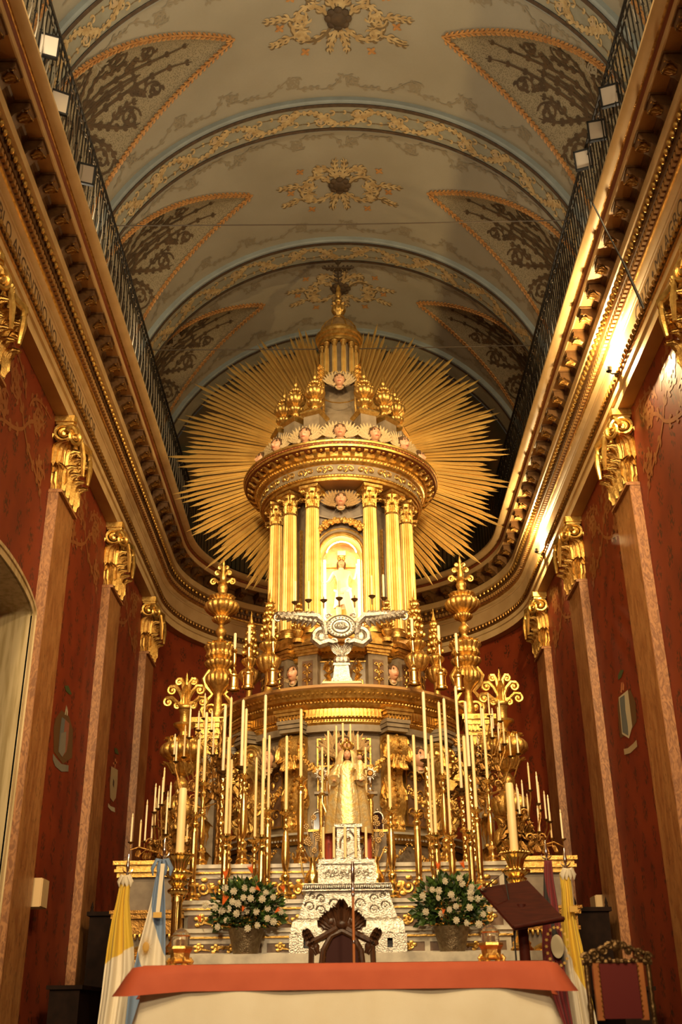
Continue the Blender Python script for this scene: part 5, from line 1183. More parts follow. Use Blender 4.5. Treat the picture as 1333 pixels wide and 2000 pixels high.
    for k in range(10): a = k*PI/5; d = V((math.cos(a), math.sin(a), 0)); b = MB(); b.leaf(d*0.17 + V((0, 0, 2.05)), d, d*0.2 + V((0, 0, 1)), 0.11, 0.10, 1.5, 5); b.build('leaf', 'gold_leaf', t); b = MB(); b.leaf(d*0.19 + V((0, 0, 1.2)), d, d*0.2 + V((0, 0, 1)), 0.12, 0.11, 1.5, 5); b.build('leaf', 'gold_leaf', t)
    for q in (-1, 1):
        for r, cx, cz in ((0.06, 0.16, 2.42), (0.045, 0.10, 2.58), (0.03, 0.06, 2.68)):
            b = MB(); b.tube([(0, 0, cz-0.06), (q*cx*0.6, 0, cz), (q*cx, 0, cz+r)], [0.02, 0.03, 0.028], 6); b.spiral((q*cx, 0, cz), (q, 0, 0), (0, 0, 1), r, 1.2, 0.022, 14, 6, -1, 0.15, PI/2); b.build('top_scroll', 'gold_leaf', t)
    b = MB(); b.lathe([(0.06, 2.34), (0.10, 2.38), (0.05, 2.45), (0.06, 2.52), (0.035, 2.60), (0.045, 2.66), (0.02, 2.72), (0.03, 2.75), (0.003, 2.86)], 12); b.build('spike', 'gold_leaf', t)
    # leafy pyramids in front of the columns
    for k, (ang, R, z, sc, lab) in enumerate(((66, 1.66, 4.56, 1.0, 'outer'), (45, 1.66, 4.56, 1.12, 'inner'))):
        t = thing('leaf_pyramid', 'gilded urn with a pyramid of leaves, %s one on the drum, %s side' % (lab, SIDE[s]), 'urn', pol(R, s*ang, z), 0, 'leafy urns on the lower drum'); t.scale = (sc, sc, sc)
        b = MB(); b.lathe([(0.10, 0), (0.10, 0.08), (0.06, 0.14), (0.05, 0.36), (0.09, 0.40), (0.15, 0.50), (0.16, 0.58), (0.10, 0.64), (0.06, 0.68), (0.11, 0.74), (0.13, 0.80), (0.06, 0.86), (0.045, 0.92), (0.05, 1.3), (0.02, 1.5)], 20, lob=(10, 0.12, 4, 10)); b.build('vase', 'gold_carved', t)
        b = MB(); rnd = random.Random(k)
        for i in range(5):
            zz = 0.92 + 0.115*i; r = 0.115*(1-i/6.0)
            for j in range(7): a = 2*PI*j/7 + i*0.45; d = V((math.cos(a), math.sin(a), 0)); b.ball(d*r + V((0, 0, zz)), (0.034, 0.034, 0.042), 6, 5); b.leaf(d*r*0.7 + V((0, 0, zz-0.03)), d, d*0.3 + V((0, 0, 1)), 0.10, 0.06, 1.3, 4)
        b.lathe([(0.03, 1.42), (0.035, 1.47), (0.02, 1.52), (0.002, 1.66)], 8); b.build('leaf_cone', 'gold_leaf', t)
# side leaf pyramids beside the lit niche
for s in (-1, 1):
    t = thing('leaf_pyramid', 'small gilded leaf pyramid at the foot of the lit niche, %s side' % SIDE[s], 'urn', pol(1.46, s*29, 5.44), 0, 'leafy urns by the niche'); t.scale = (0.62,)*3
    b = MB(); b.lathe([(0.14, 0), (0.14, 0.1), (0.07, 0.16), (0.13, 0.26), (0.14, 0.32), (0.05, 0.40), (0.04, 0.9)], 14); b.build('vase', 'gold_carved', t)
    b = MB()
    for i in range(5):
        for j in range(7): a = 2*PI*j/7 + i*0.45; d = V((math.cos(a), math.sin(a), 0)); r = 0.15*(1-i/6.0); b.ball(d*r + V((0, 0, 0.45+0.15*i)), 0.05, 6, 5); b.leaf(d*r*0.7 + V((0, 0, 0.40+0.15*i)), d, d*0.3 + V((0, 0, 1)), 0.13, 0.08, 1.3, 4)
    b.build('leaf_cone', 'gold_leaf', t)

# ================================================================== CANDLES AND CANDLESTICKS
def proj_r(w, Y, z): return 0.5*w*(Y*0.9003 + z*0.4352)/FPX
def candle(px0, py0, px1, py1, Y, w, lab, group, pale=False, bulb=False, z1=None):
    p = atY(px1, py1, Y); q = atY(px0, py0, Y); h = q.z - p.z; r = proj_r(w, Y, p.z)
    m = 'wax_pale' if pale else 'wax'
    t = thing('candle', lab, 'candle', p, 0, group)
    b = MB(); b.lathe([(0.0005, 0), (r, 0), (r*0.96, h*0.97), (r*0.8, h*0.995), (r*0.25, h), (0.0005, h)], 10); b.build('wax_body', m, t)
    b = MB()
    if bulb:
        b.lathe([(r*0.7, h), (r*0.9, h+r*1.5), (r*0.75, h+r*3), (r*0.1, h+r*5.5)], 8); b.build('flame_bulb', 'bulb', t)
    else:
        b.tube([(0, 0, h-0.005), (0.002, 0, h+0.018)], 0.0022, 4); b.build('wick', 'eye_dark', t)
    return p, r
def stick(style, x, y, z0, z1, lab, group, r=0.02):
    t = thing('candlestick', lab, 'candlestick', (x, y, z0), 0, group); H = z1 - z0; R = max(0.055, r*2.6)
    def L(nm, pts, m='brass', n=18, lob=None): b = MB(); b.lathe(pts, n, lob=lob, sm=(nm == 'shaft')); return b.build(nm, m, t)
    if style == 'crown':
        L('foot', [(0.13, 0), (0.13, 0.03), (0.10, 0.06), (0.11, 0.09), (0.07, 0.13), (0.05, 0.17)], n=24)
        L('shaft', [(0.05, 0.15), (0.055, H*0.30), (0.058, H*0.52), (0.07, H*0.53), (0.065, H*0.58), (0.08, H*0.585), (0.07, H*0.60)], 'brass', 24, (12, 0.07, 0, 2))
        L('knop', [(0.06, H*0.59), (0.10, H*0.62), (0.11, H*0.65), (0.06, H*0.68), (0.09, H*0.71), (0.11, H*0.74), (0.08, H*0.76), (0.14, H*0.80), (0.15, H*0.83), (0.09, H*0.86)], 'brass', 28, (14, 0.10, 1, 8))
        L('cup', [(0.07, H*0.84), (0.09, H*0.90), (0.11, H*0.95), (0.15, H*0.99)], 'brass', 24, (12, 0.10, 0, 3))
        L('drip_pan', [(0.06, H-0.02), (0.165, H), (0.175, H+0.012), (0.16, H+0.016), (0.05, H+0.005)], n=30)
        b = MB()
        for k in range(28): a = 2*PI*k/28; b.ball((0.172*math.cos(a), 0.172*math.sin(a), H+0.008), 0.013, 5, 4)
        b.build('beaded_rim', 'brass', t)
    elif style == 'twisted':
        L('foot', [(0.09, 0), (0.09, 0.03), (0.05, 0.07), (0.06, 0.10), (0.035, 0.14)], n=16)
        b = MB(); rows = []
        for i in range(46):
            z = 0.13 + (H-0.22)*i/45; rows.append([((0.026 + 0.007*math.cos(3*a - z*55))*math.cos(a), (0.026 + 0.007*math.cos(3*a - z*55))*math.sin(a), z) for a in [2*PI*j/12 for j in range(12)]])
        b.grid(rows, cu=True); b.build('twisted_shaft', 'brass', t)
        L('knop', [(0.026, H*0.45), (0.055, H*0.46), (0.06, H*0.48), (0.045, H*0.50), (0.026, H*0.51)]); L('drip_pan', [(0.03, H-0.10), (0.05, H-0.07), (0.03, H-0.05), (0.085, H-0.02), (0.09, H-0.008), (0.03, H)], 'bronze', 20)
    else:
        L('foot', [(R*1.9, 0), (R*1.9, 0.025), (R*1.5, 0.045), (R*1.55, 0.075), (R*1.0, 0.10), (R*0.9, 0.17), (R*1.15, 0.19), (R*0.6, 0.22)], n=20)
        if style == 'column':
            L('shaft', [(0.036, 0.20), (0.046, 0.23), (0.034, 0.26), (0.040, 0.30), (0.042, H*0.5), (0.038, H-0.22), (0.045, H-0.20), (0.035, H-0.16), (0.05, H-0.13), (0.055, H-0.11), (0.03, H-0.08)], 'brass', 20, (10, 0.05, 4, 5))
        elif style == 'vase':
            L('shaft', [(0.02, 0.20), (0.04, 0.23), (0.055, 0.27), (0.05, 0.30), (0.02, 0.33), (0.03, 0.36), (0.045, 0.42), (0.052, H*0.52), (0.036, H*0.72), (0.022, H-0.22), (0.04, H-0.19), (0.02, H-0.15), (0.03, H-0.10), (0.02, H-0.07)], 'brass', 18)
        else:
            L('shaft', [(0.02, 0.20), (0.035, 0.23), (0.02, 0.27), (0.028, 0.30), (0.040, 0.38), (0.034, H*0.5), (0.024, H*0.6), (0.04, H*0.62), (0.042, H*0.645), (0.022, H*0.67), (0.028, H*0.72), (0.02, H-0.16), (0.042, H-0.13), (0.02, H-0.09)], 'brass', 18)
        L('drip_pan', [(0.02, H-0.09), (0.035, H-0.06), (0.025, H-0.045), (0.082, H-0.012), (0.088, H), (0.03, H+0.004)], n=22); L('socket', [(r*1.25, H-0.01), (r*1.35, H+0.03), (r*1.1, H+0.035), (r*1.05, H)], n=12)
    return t
M_, G1, G2, G3 = 0.71, 1.00, 1.34, 1.79
CL_ = [(358,1539,351,1672,17,12.92,M_,'crown'), (393,1444,382,1592,6.5,13.55,G2,'column'), (408,1391,398,1530,6.5,13.95,G3,'baluster'), (443,1377,436,1506,6.5,14.55,G3,'twisted'),
  (452,1362,446,1545,5.5,14.28,G3,'baluster'), (445,1440,441,1634,7,13.24,G1,'column'), (453,1483,448,1634,5.5,13.52,G2,'baluster'), (478,1367,472,1497,6.5,14.55,G3,'twisted'), (483,1384,478,1516,6,13.92,G3,'vase'),
  (501,1479,498,1640,5.5,13.56,G2,'baluster'), (519,1357,516,1522,6.5,14.3,G3,'twisted'), (520,1441,512,1636,7,13.24,G1,'column'), (527,1436,524,1583,5.5,13.54,G2,'column'), (561,1437,559,1587,6.5,13.55,G2,'vase'), (589,1385,588,1521,6.5,13.95,G3,'column'),
  (756,1435,763,1582,6.5,13.55,G2,'vase'), (810,1435,814,1588,6.5,13.55,G2,'column'), (827,1351,833,1483,7,14.55,G3,'twisted'), (838,1472,844,1632,5.5,13.54,G2,'baluster'), (844,1436,852,1632,7,13.24,G1,'column'),
  (858,1371,865,1516,6,13.95,G3,'vase'), (869,1364,877,1545,6.5,14.35,G3,'twisted'), (877,1477,881,1632,5.5,13.56,G2,'column'), (895,1340,902,1540,6,14.55,G3,'twisted'), (904,1437,918,1627,7.5,13.24,G1,'column'),
  (911,1370,917,1498,7,14.8,G3,'twisted'), (920,1436,931,1582,7,13.55,G2,'column'), (948,1384,953,1525,6,13.95,G3,'baluster'), (1000,1529,1006,1668,17,12.92,M_,'crown')]
KIND = {'crown': ('thick cream candle on the crown-rimmed candlestick', 'stout brass candlestick with beaded crown pan'), 'column': ('tall cream candle on a smooth column candlestick', 'brass candlestick with smooth column shaft'), 'baluster': ('tall cream candle on a baluster candlestick', 'slim brass baluster candlestick'), 'vase': ('tall cream candle on a vase-shaped candlestick', 'brass candlestick with vase-shaped shaft'), 'twisted': ('tall cream candle on a twisted candlestick', 'brass candlestick with twisted rope shaft')}
ONZ = {M_: 'on the marble mensa', G1: 'on the lowest gradine', G2: 'on the middle gradine', G3: 'on the topmost gradine'}
for px0, py0, px1, py1, w, Y, zb, st in CL_:
    sd = SIDE[-1 if px1 < 667 else 1]; p = atY(px1, py1, Y); r = proj_r(w, Y, p.z)
    candle(px0, py0, px1, py1, Y, w, '%s %s, %s side' % (KIND[st][0], ONZ[zb], sd), 'tall candles of the high altar', st == 'twisted')
    stick(st, p.x, Y, zb, p.z, '%s %s, %s side' % (KIND[st][1], ONZ[zb], sd), 'candlesticks of the high altar', r)
# short candles on tall sticks along the lower drum's cornice
for i, (px, py0, py1, pb, R) in enumerate(((459, 1237, 1266, 1349, 0), (487, 1222, 1254, 1345, 0), (534, 1211, 1243, 1339, 0), (806, 1208, 1241, 1338, 0), (858, 1222, 1249, 1346, 0), (893, 1237, 1272, 1350, 0))):
    # stands on the ring ledge at z 4.55
    q = atZ(px + (0 if px < 667 else 3), pb, 4.55); Y = q.y; p = atY(px, py1, Y); sd = SIDE[-1 if px < 667 else 1]
    n = ['outermost', 'middle', 'innermost', 'innermost', 'middle', 'outermost'][i]
    candle(px, py0, px, py1, Y, 6, 'short candle on the drum cornice, %s of three, %s side' % (n, sd), 'candles on the drum cornice', True)
    t = thing('candlestick', 'slender brass candlestick on the drum cornice, %s of three, %s side' % (n, sd), 'candlestick', (p.x, Y, 4.55), 0, 'candlesticks on the drum cornice'); H = p.z - 4.55
    b = MB(); b.lathe([(0.095, 0), (0.095, 0.03), (0.075, 0.05), (0.072, 0.20), (0.09, 0.22), (0.09, 0.24), (0.03, 0.26)], 18); b.build('foot', 'brass', t)
    b = MB(); b.lathe([(0.03, 0.25), (0.045, 0.29), (0.02, 0.33), (0.02, H-0.30), (0.035, H-0.28), (0.02, H-0.25), (0.035, H-0.16), (0.025, H-0.08)], 12); b.build('shaft', 'brass', t)
    b = MB(); b.lathe([(0.025, H-0.09), (0.045, H-0.05), (0.03, H-0.02), (0.034, H)], 12); b.build('socket', 'brass', t)

# ---- two candelabra with many small electric candles
SMALL = {-1: [[(408,1353,399,1403), (392,1382,385,1421), (382,1384,374,1448), (365,1409,356,1473), (346,1434,341,1476), (351,1451,346,1491), (388,1421,386,1471), (424,1411,419,1481), (414,1384,412,1424)],
              [(317,1498,319,1548), (305,1525,298,1582), (323,1523,321,1577), (308,1552,298,1609), (314,1535,310,1580), (336,1530,334,1582), (343,1535,340,1585), (332,1550,328,1634), (292,1559,281,1641), (278,1598,270,1654), (268,1593,261,1649), (290,1580,290,1646), (370,1612,367,1651)]],
         1: [[(951,1353,957,1398), (963,1377,967,1419), (971,1374,974,1416), (977,1374,979,1419), (958,1398,962,1442), (972,1416,975,1471), (983,1401,990,1446), (932,1384,939,1426), (933,1429,937,1476), (998,1434,1000,1474), (1004,1439,1009,1478)],
             [(1029,1488,1036,1543), (1024,1518,1027,1573), (1047,1513,1048,1575), (1054,1520,1060,1577), (1062,1545,1067,1601), (1069,1555,1072,1607), (1077,1572,1084,1632), (1090,1585,1095,1643), (1010,1528,1015,1580), (1035,1547,1036,1599), (1050,1577,1050,1629), (1021,1567,1022,1630), (993,1585,994,1639), (1014,1540,1015,1592)]]}
def candelabrum(s, grp, lst, Y, zb, cx, lab):
    t = thing('candelabrum', lab, 'candelabrum', (cx, Y, zb), 0, 'branched candelabra')
    pts = [atY(a[2], a[3], Y) for a in lst]; zt = max(p.z for p in pts)-zb; zm = (min(p.z for p in pts)-zb)
    b = MB(); b.lathe([(0.14, 0), (0.14, 0.03), (0.09, 0.06), (0.05, 0.12), (0.03, 0.16)], 16); b.build('foot', 'bronze', t)
    b = MB(); rows = []
    for i in range(60):
        z = 0.14 + (zt-0.14)*i/59; rr = 0.026 + 0.006*math.cos(z*5); rows.append([((rr + 0.006*math.cos(2*a - z*40))*math.cos(a), (rr + 0.006*math.cos(2*a - z*40))*math.sin(a), z) for a in [2*PI*j/10 for j in range(10)]])
    b.grid(rows, cu=True); b.build('twisted_stem', 'gold_dark', t)
    for i, (a, p) in enumerate(zip(lst, pts)):
        # each arm leaves the stem below its candle and swings out in its own direction
        yo = 0.22*math.sin(i*2.4); pz = p.z - zb; px = p.x - cx
        z0 = max(0.2, pz - 0.35 - 0.1*(i % 3)); b = MB()
        b.tube([(0, 0, z0), (px*0.35, yo*0.4, z0-0.08), (px*0.8, yo*0.9, z0 - 0.02), (px, yo, pz-0.10), (px, yo, pz-0.02)], [0.012, 0.012, 0.011, 0.009, 0.009], 5)
        b.spiral((px*0.55, yo*0.6, z0+0.05), (1 if px > 0 else -1, 0, 0), (0, 0, 1), 0.06, 1.3, 0.010, 12, 4)
        for k in range(3): b.leaf((px*(0.3+0.25*k), yo*(0.3+0.25*k), z0-0.06), (0.2, -0.4, 0), (0.3 if px > 0 else -0.3, 0, 1 if k % 2 else -1), 0.10, 0.07, 1.0, 4)
        arm = b.build('arm', 'gold_dark', t)
        b = MB(); b.lathe([(0.008, -0.03), (0.02, -0.02), (0.042, -0.006), (0.045, 0.0), (0.012, 0.0)], 10, (px, yo, pz)); b.build('cup', 'bronze', arm)
        # candle stands in the cup
        pp = atY(a[2], a[3], Y); qq = atY(a[0], a[1], Y); h = qq.z - pp.z; r = 0.5*3.6*(Y*0.9+pp.z*0.435)/FPX
        c = thing('candle', 'thin electric candle on the %s, %s side' % (grp, SIDE[s]), 'candle', (pp.x, Y + yo, pp.z), 0, 'small candles of the %s, %s side' % (grp, SIDE[s]))
        b = MB(); b.lathe([(0.0005, 0), (r, 0), (r, h*0.86), (r*0.6, h*0.865), (0.0005, h*0.865)], 8); b.build('wax_body', 'wax_pale' if i % 3 else 'wax', c)
        b = MB(); b.lathe([(r*0.5, h*0.86), (r*0.85, h*0.90), (r*0.75, h*0.94), (r*0.08, h)], 8); b.build('flame_bulb', 'bulb', c)
    b = MB(); rnd = random.Random(5+s)
    for k in range(46):
        a = rnd.uniform(0, 2*PI); z = rnd.uniform(max(0.08, zm-0.55), zm+0.25); rr = rnd.uniform(0.04, 0.26); d = V((math.cos(a), math.sin(a)*0.6, 0)); b.leaf(d*rr + V((0, 0, z)), d, d*0.5 + V((0, 0, 1 if k % 2 else -0.6)), rnd.uniform(0.1, 0.18), 0.09, 1.1, 5)
        if k % 3 == 0: b.ball(d*rr + V((0, -0.02, z)), 0.03, 6, 5)
    stuff(b.build('foliage_ornament', 'gold_dark', t)); return t
for s in (-1, 1):
    candelabrum(s, 'taller candelabrum', SMALL[s][0], 15.0, 1.80, s*1.76, 'taller branched gilt candelabrum with twisted stem, %s side of the altar' % SIDE[s])
    candelabrum(s, 'lower candelabrum', SMALL[s][1], 14.75, 1.96, s*2.30, 'lower wide branched gilt candelabrum in front of the palmette urn, %s side' % SIDE[s])

# ================================================================== SILVER EMBLEM ON THE DRUM CORNICE
SE = thing('silver_emblem', 'silver oval emblem with outspread acanthus wings on a stand', 'emblem', (-0.02, 15.40, 4.56))
b = MB(); b.frustum((0, 0, 0.0), 0.30, 0.12, 0.28, 0.11, 0.035); b.build('foot_slab', 'ivory_paint', SE, smooth=False)
b = MB(); b.frustum((0, 0, 0.035), 0.16, 0.09, 0.14, 0.08, 0.06); b.frustum((0, 0, 0.095), 0.13, 0.075, 0.105, 0.06, 0.20); b.frustum((0, 0, 0.295), 0.13, 0.075, 0.12, 0.07, 0.035); b.build('plinth', 'silver', SE, smooth=False)
b = MB(); b.lathe([(0.09, 0.33), (0.11, 0.37), (0.10, 0.43), (0.06, 0.47), (0.05, 0.53), (0.09, 0.60)], 18, lob=(8, 0.15, 0, 5), sy=0.6)
for q in (-1, 1):
    for k in range(3): b.leaf((q*0.03, -0.03, 0.46), (q*0.3, -0.6, 0), (q*(0.2+0.3*k), 0, 1), 0.22, 0.08, 1.0, 5)
    b.spiral((q*0.10, -0.02, 0.68), (q, 0, 0), (0, 0, 1), 0.055, 1.4, 0.022, 16, 6)
b.build('baluster', 'silver', SE)
b = MB(); b.T = Matrix.Translation((0, 0, 0.93)) @ Matrix.Rotation(PI/2, 4, 'X'); b.lathe([(0.0, 0.035), (0.12, 0.03), (0.135, 0.05), (0.15, 0.02), (0.20, 0.02), (0.225, 0.04), (0.24, 0.0), (0.23, -0.03), (0.0, -0.04)], 40, sx=1.0, sy=0.80)
for k in range(22): a = 2*PI*k/22; b.ball((0.18*math.cos(a), 0.18*0.8*math.sin(a), 0.03), (0.018, 0.018, 0.014), 5, 4)
b.build('oval_frame', 'silver', SE)
b = MB(); b.T = Matrix.Translation((0, -0.04, 0.93)) @ Matrix.Rotation(PI/2, 4, 'X'); b.lathe([(0.0, 0.03), (0.06, 0.022), (0.105, 0.0)], 24, sy=0.6)
for k in range(4): b.tube([(-0.06+0.035*k, -0.035, 0.02), (-0.05+0.035*k, 0.0, 0.034), (-0.055+0.035*k, 0.04, 0.02)], 0.009, 5)
b.build('monogram_boss', 'silver', SE)
for q in (-1, 1):
    b = MB(); b.T = Matrix.Scale(q, 4, (1, 0, 0))
    # C-scroll below and long feathered wing above
    b.spiral((0.30, 0, 0.76), (1, 0, 0), (0, 0, -1), 0.13, 1.25, 0.055, 24, 7, 1, 0.2, -PI/2); b.tube([(0.08, 0, 0.66), (0.2, -0.02, 0.68), (0.32, -0.01, 0.64), (0.43, 0, 0.72), (0.42, 0, 0.84)], [0.04, 0.065, 0.065, 0.055, 0.035], 7)
    b.spiral((0.20, -0.01, 1.10), (-1, 0, 0), (0, 0, 1), 0.05, 1.3, 0.022, 14, 6)
    b.tube([(0.24, 0, 0.80), (0.27, -0.02, 0.98), (0.36, -0.03, 1.08), (0.50, -0.02, 1.09), (0.68, 0, 1.12), (0.88, 0, 1.13), (0.96, 0, 1.18)], [0.05, 0.06, 0.07, 0.068, 0.055, 0.036, 0.018], 8)
    for k in range(8):
        x = 0.36 + 0.075*k; b.tube([(x, -0.02, 1.08 + 0.006*k), (x+0.05, -0.04, 1.0 + 0.012*k), (x+0.10, -0.02, 0.90 + 0.022*k)], [0.03, 0.048, 0.008], 6); b.tube([(x, -0.01, 1.09), (x+0.08, -0.03, 1.15), (x+0.16, 0, 1.16)], [0.025, 0.036, 0.006], 6)
    b.spiral((0.97, 0, 1.08), (1, 0, 0), (0, 0, 1), 0.07, 1.2, 0.022, 14, 6, -1, 0.2, PI/2); b.build('acanthus_wing', 'silver', SE)
for i, (px, py1, top) in enumerate(((577, 1176, 1135), (603, 1172, 1135), (633, 1172, 0), (663, 1168, 1134), (693, 1170, 0), (727, 1164, 1124), (750, 1168, 1122))):
    p = atY(px, py1, 15.40); t = SE
    b = MB(); z0 = p.z - 4.56; x = p.x + 0.02
    b.lathe([(0.012, z0-0.14), (0.014, z0-0.05), (0.055, z0-0.01), (0.06, z0), (0.012, z0+0.002), (0.010, z0 + (0.06 if top == 0 else 0.01))], 12, (x, 0, 0)); b.build('candle_arm', 'bronze', SE)
    if top: candle(px - 1, top, px, py1, 15.40, 4.5, 'thin white candle on the silver emblem, ' + ['tip of the doorway side wing', 'inner on the doorway side wing', '', 'in the middle above the oval', '', 'inner on the lectern side wing', 'tip of the lectern side wing'][i], 'candles on the silver emblem', True)

# ================================================================== SILVER THRONE AND THE CROWNED STATUE
def zAt(py, Y, px=667): return atY(px, py, Y).z
TH = thing('silver_throne', 'embossed silver stepped throne standing on the mensa', 'throne', (0.02, 12.75, 0.71))
b = MB()
for x0, x1 in ((-0.66, -0.50), (-0.44, 0.44), (0.50, 0.66)): b.box(x0, x1, 0, 0.29, 0, 0.20)
for q in (-1, 1): b.box(q*0.47-0.03, q*0.47+0.03, 0, 0.29, 0, 0.05); b.box(q*0.47-0.03, q*0.47+0.03, 0, 0.29, 0.15, 0.20)
b.build('base_box', 'silver', TH, smooth=False)
b = MB(); b.box(-0.60, 0.60, 0.10, 0.28, 0.02, 0.2); b.build('box_core', 'black_plastic', TH, smooth=False)
b = MB(); rows = []
for i in range(7):
    t_ = i/6; rows.append([(-0.645 + 0.06*t_*t_ + 1.29*j/24 - 0.12*t_*t_*j/24, 0.02 + 0.07*t_*t_, 0.20 + 0.17*math.sin(PI/2*t_) + 0.012*abs(math.sin(j*PI/2))) for j in range(25)])
b.grid(rows); b.build('gadroon_course', 'silver', TH)
b = MB(); b.frustum((0, 0.19, 0.36), 0.57, 0.11, 0.47, 0.10, 0.30); b.build('sloped_panel', 'silver', TH, smooth=False)
b = MB()
for q in (-1, 1):
    for cx, cz, r in ((0.14, 0.52, 0.07), (0.30, 0.46, 0.06), (0.30, 0.58, 0.055), (0.43, 0.50, 0.06), (0.12, 0.43, 0.04), (0.40, 0.61, 0.035)): b.spiral((q*cx, 0.085, cz), (q, 0, 0), (0, 0, 1), r, 1.5, 0.012, 16, 5)
stuff(b.build('embossed_scroll', 'silver', TH))
b = MB(); b.box(-0.52, 0.52, 0.04, 0.55, 0.66, 0.675); b.box(-0.50, 0.50, 0.05, 0.55, 0.735, 0.745); b.build('top_slab', 'silver', TH, smooth=False)
b = MB(); b.box(-0.50, 0.50, 0.07, 0.5, 0.675, 0.735)
for k in range(44): b.ball((-0.505 + 1.01*k/43, 0.055, 0.70), (0.014, 0.022, 0.03), 6, 5)
b.build('egg_moulding', 'silver', TH)
b = MB(); b.box(-0.335, 0.335, 0.30, 0.80, 0.745, 0.78); b.box(-0.31, 0.31, 0.325, 0.80, 0.78, 0.99); b.box(-0.335, 0.335, 0.30, 0.80, 0.99, 1.04); b.build('upper_box', 'silver', TH, smooth=False)
b = MB(); b.T = Matrix.Translation((0, 0.325, 0.885)); rinceau(b, 0.56, 0.17, 0, 0.010, 3); b.build('embossed_frieze', 'silver', TH)
for q in (-1, 1):
    b = MB(); b.box(q*0.325-0.018, q*0.325+0.018, 0.30, 0.34, 0.78, 0.99); b.build('corner_post', 'silver', TH, smooth=False)
VZ0 = 0.71 + 1.04; VY = 13.38
vp = thing('statue_pedestal', 'small silver gothic pedestal under the crowned statue', 'pedestal', (0.04, VY, VZ0))
b = MB(); b.box(-0.15, 0.15, -0.12, 0.15, 0, 0.15); b.box(-0.14, 0.14, -0.10, 0.15, 0.15, 0.40); b.box(-0.17, 0.17, -0.13, 0.17, 0.40, 0.44); b.build('block', 'silver', vp, smooth=False)
b = MB(); b.tube([(-0.10, -0.11, 0.16), (-0.10, -0.11, 0.24), (-0.05, -0.11, 0.33), (0, -0.11, 0.38), (0.05, -0.11, 0.33), (0.10, -0.11, 0.24), (0.10, -0.11, 0.16)], 0.012, 6); b.ball((0, -0.11, 0.27), 0.03, 8, 6)
for k in range(2):
    for q in (-1, 1): b.tube([(q*0.12, -0.125, 0.02), (-q*0.12, -0.125, 0.13)], 0.006, 4)
b.build('gothic_arch', 'silver_plain', vp)
for q in (-1, 1):
    b = MB(); b.lathe([(0.05, 0), (0.05, 0.1), (0.045, 0.42)], 12, (q*0.24, 0.1, 0)); b.build('side_post', 'mantle_red', vp)
VS_ = thing('crowned_statue', 'crowned statue in gold brocade holding a crowned child', 'statue', (0.04, VY, VZ0 + 0.44))
def robe(b, rows_, folds, amp, a0=0, a1=2*PI, n=48):
    out = []
    for r, ry, z, y in rows_:
        out.append([( (r + amp*r*math.sin(folds*a + z*4))*math.cos(a), y + (ry + amp*ry*math.sin(folds*a + z*4))*math.sin(a), z) for a in [a0 + (a1-a0)*j/n for j in range(n+1)]])
    b.grid(out)
b = MB(); robe(b, [(0.20, 0.15, 0.0, 0), (0.19, 0.145, 0.15, 0), (0.165, 0.13, 0.35, 0), (0.13, 0.105, 0.52, 0), (0.115, 0.09, 0.62, 0), (0.12, 0.085, 0.70, 0), (0.09, 0.07, 0.76, 0), (0.04, 0.04, 0.79, 0)], 9, 0.03); b.build('gown', 'brocade', VS_)
b = MB(); robe(b, [(0.30, 0.20, -0.10, 0.05), (0.28, 0.19, 0.1, 0.04), (0.25, 0.17, 0.3, 0.04), (0.20, 0.15, 0.55, 0.03), (0.17, 0.13, 0.68, 0.02), (0.10, 0.09, 0.79, 0.02)], 11, 0.03, R_(-58), R_(238)); b.build('mantle', 'brocade', VS_)
b = MB(); robe(b, [(0.285, 0.185, -0.09, 0.05), (0.265, 0.175, 0.1, 0.04), (0.235, 0.155, 0.3, 0.04), (0.185, 0.135, 0.55, 0.03), (0.15, 0.11, 0.68, 0.02)], 11, 0.03, R_(-52), R_(232)); b.build('mantle_lining', 'mantle_red', VS_)
link('head', HEAD, VS_, (0, -0.02, 0.855), (0.05, 0, 0), 0.062)
b = MB(); robe(b, [(0.17, 0.11, 0.60, 0.03), (0.165, 0.11, 0.72, 0.03), (0.135, 0.10, 0.84, 0.03), (0.10, 0.09, 0.91, 0.03), (0.05, 0.05, 0.945, 0.03), (0.005, 0.005, 0.955, 0.03)], 13, 0.025, R_(-68), R_(248)); b.build('veil', 'veil_gold', VS_)
b = MB(); b.T = Matrix.Translation((0, -0.01, 0.925)); b.lathe([(0.055, 0), (0.06, 0.02), (0.055, 0.03)], 18)
for k in range(8):
    a = k*PI/4; d = V((math.cos(a), math.sin(a), 0)); b.tube([d*0.057 + V((0, 0, 0.02)), d*0.085 + V((0, 0, 0.06)), d*0.05 + V((0, 0, 0.10)), V((0, 0, 0.115))], [0.010, 0.012, 0.008, 0.006], 5); b.ball(d*0.08 + V((0, 0, 0.075)), 0.014, 6, 5)
b.ball((0, 0, 0.13), 0.02, 8, 6); b.build('crown', 'gold_leaf', VS_)
for q in (-1, 1):   # arms with sleeves, one holding the child, the other forward with a rosary
    b = MB(); b.tube([(q*0.10, 0, 0.72), (q*0.19, -0.03, 0.58), (q*0.17, -0.14, 0.52)], [0.055, 0.06, 0.075], 10); b.build('sleeve', 'brocade', VS_)
    b = MB(); base = V((q*0.165, -0.15, 0.515)); b.ball(base + V((0, -0.015, 0)), (0.02, 0.022, 0.014), 8, 6)
    for k in range(4): o = base + V(((k-1.5)*0.010, -0.03, 0)); b.tube([o, o + V((0, -0.018, -0.004)), o + V((0, -0.028 - 0.004*(k in (1, 2)), -0.014))], [0.0055, 0.005, 0.0035], 5)
    o = base + V((-q*0.018, -0.012, 0.004)); b.tube([o, o + V((-q*0.010, -0.012, 0.004)), o + V((-q*0.010, -0.024, 0.002))], [0.006, 0.0055, 0.004], 5); b.build('hand', 'skin', VS_)
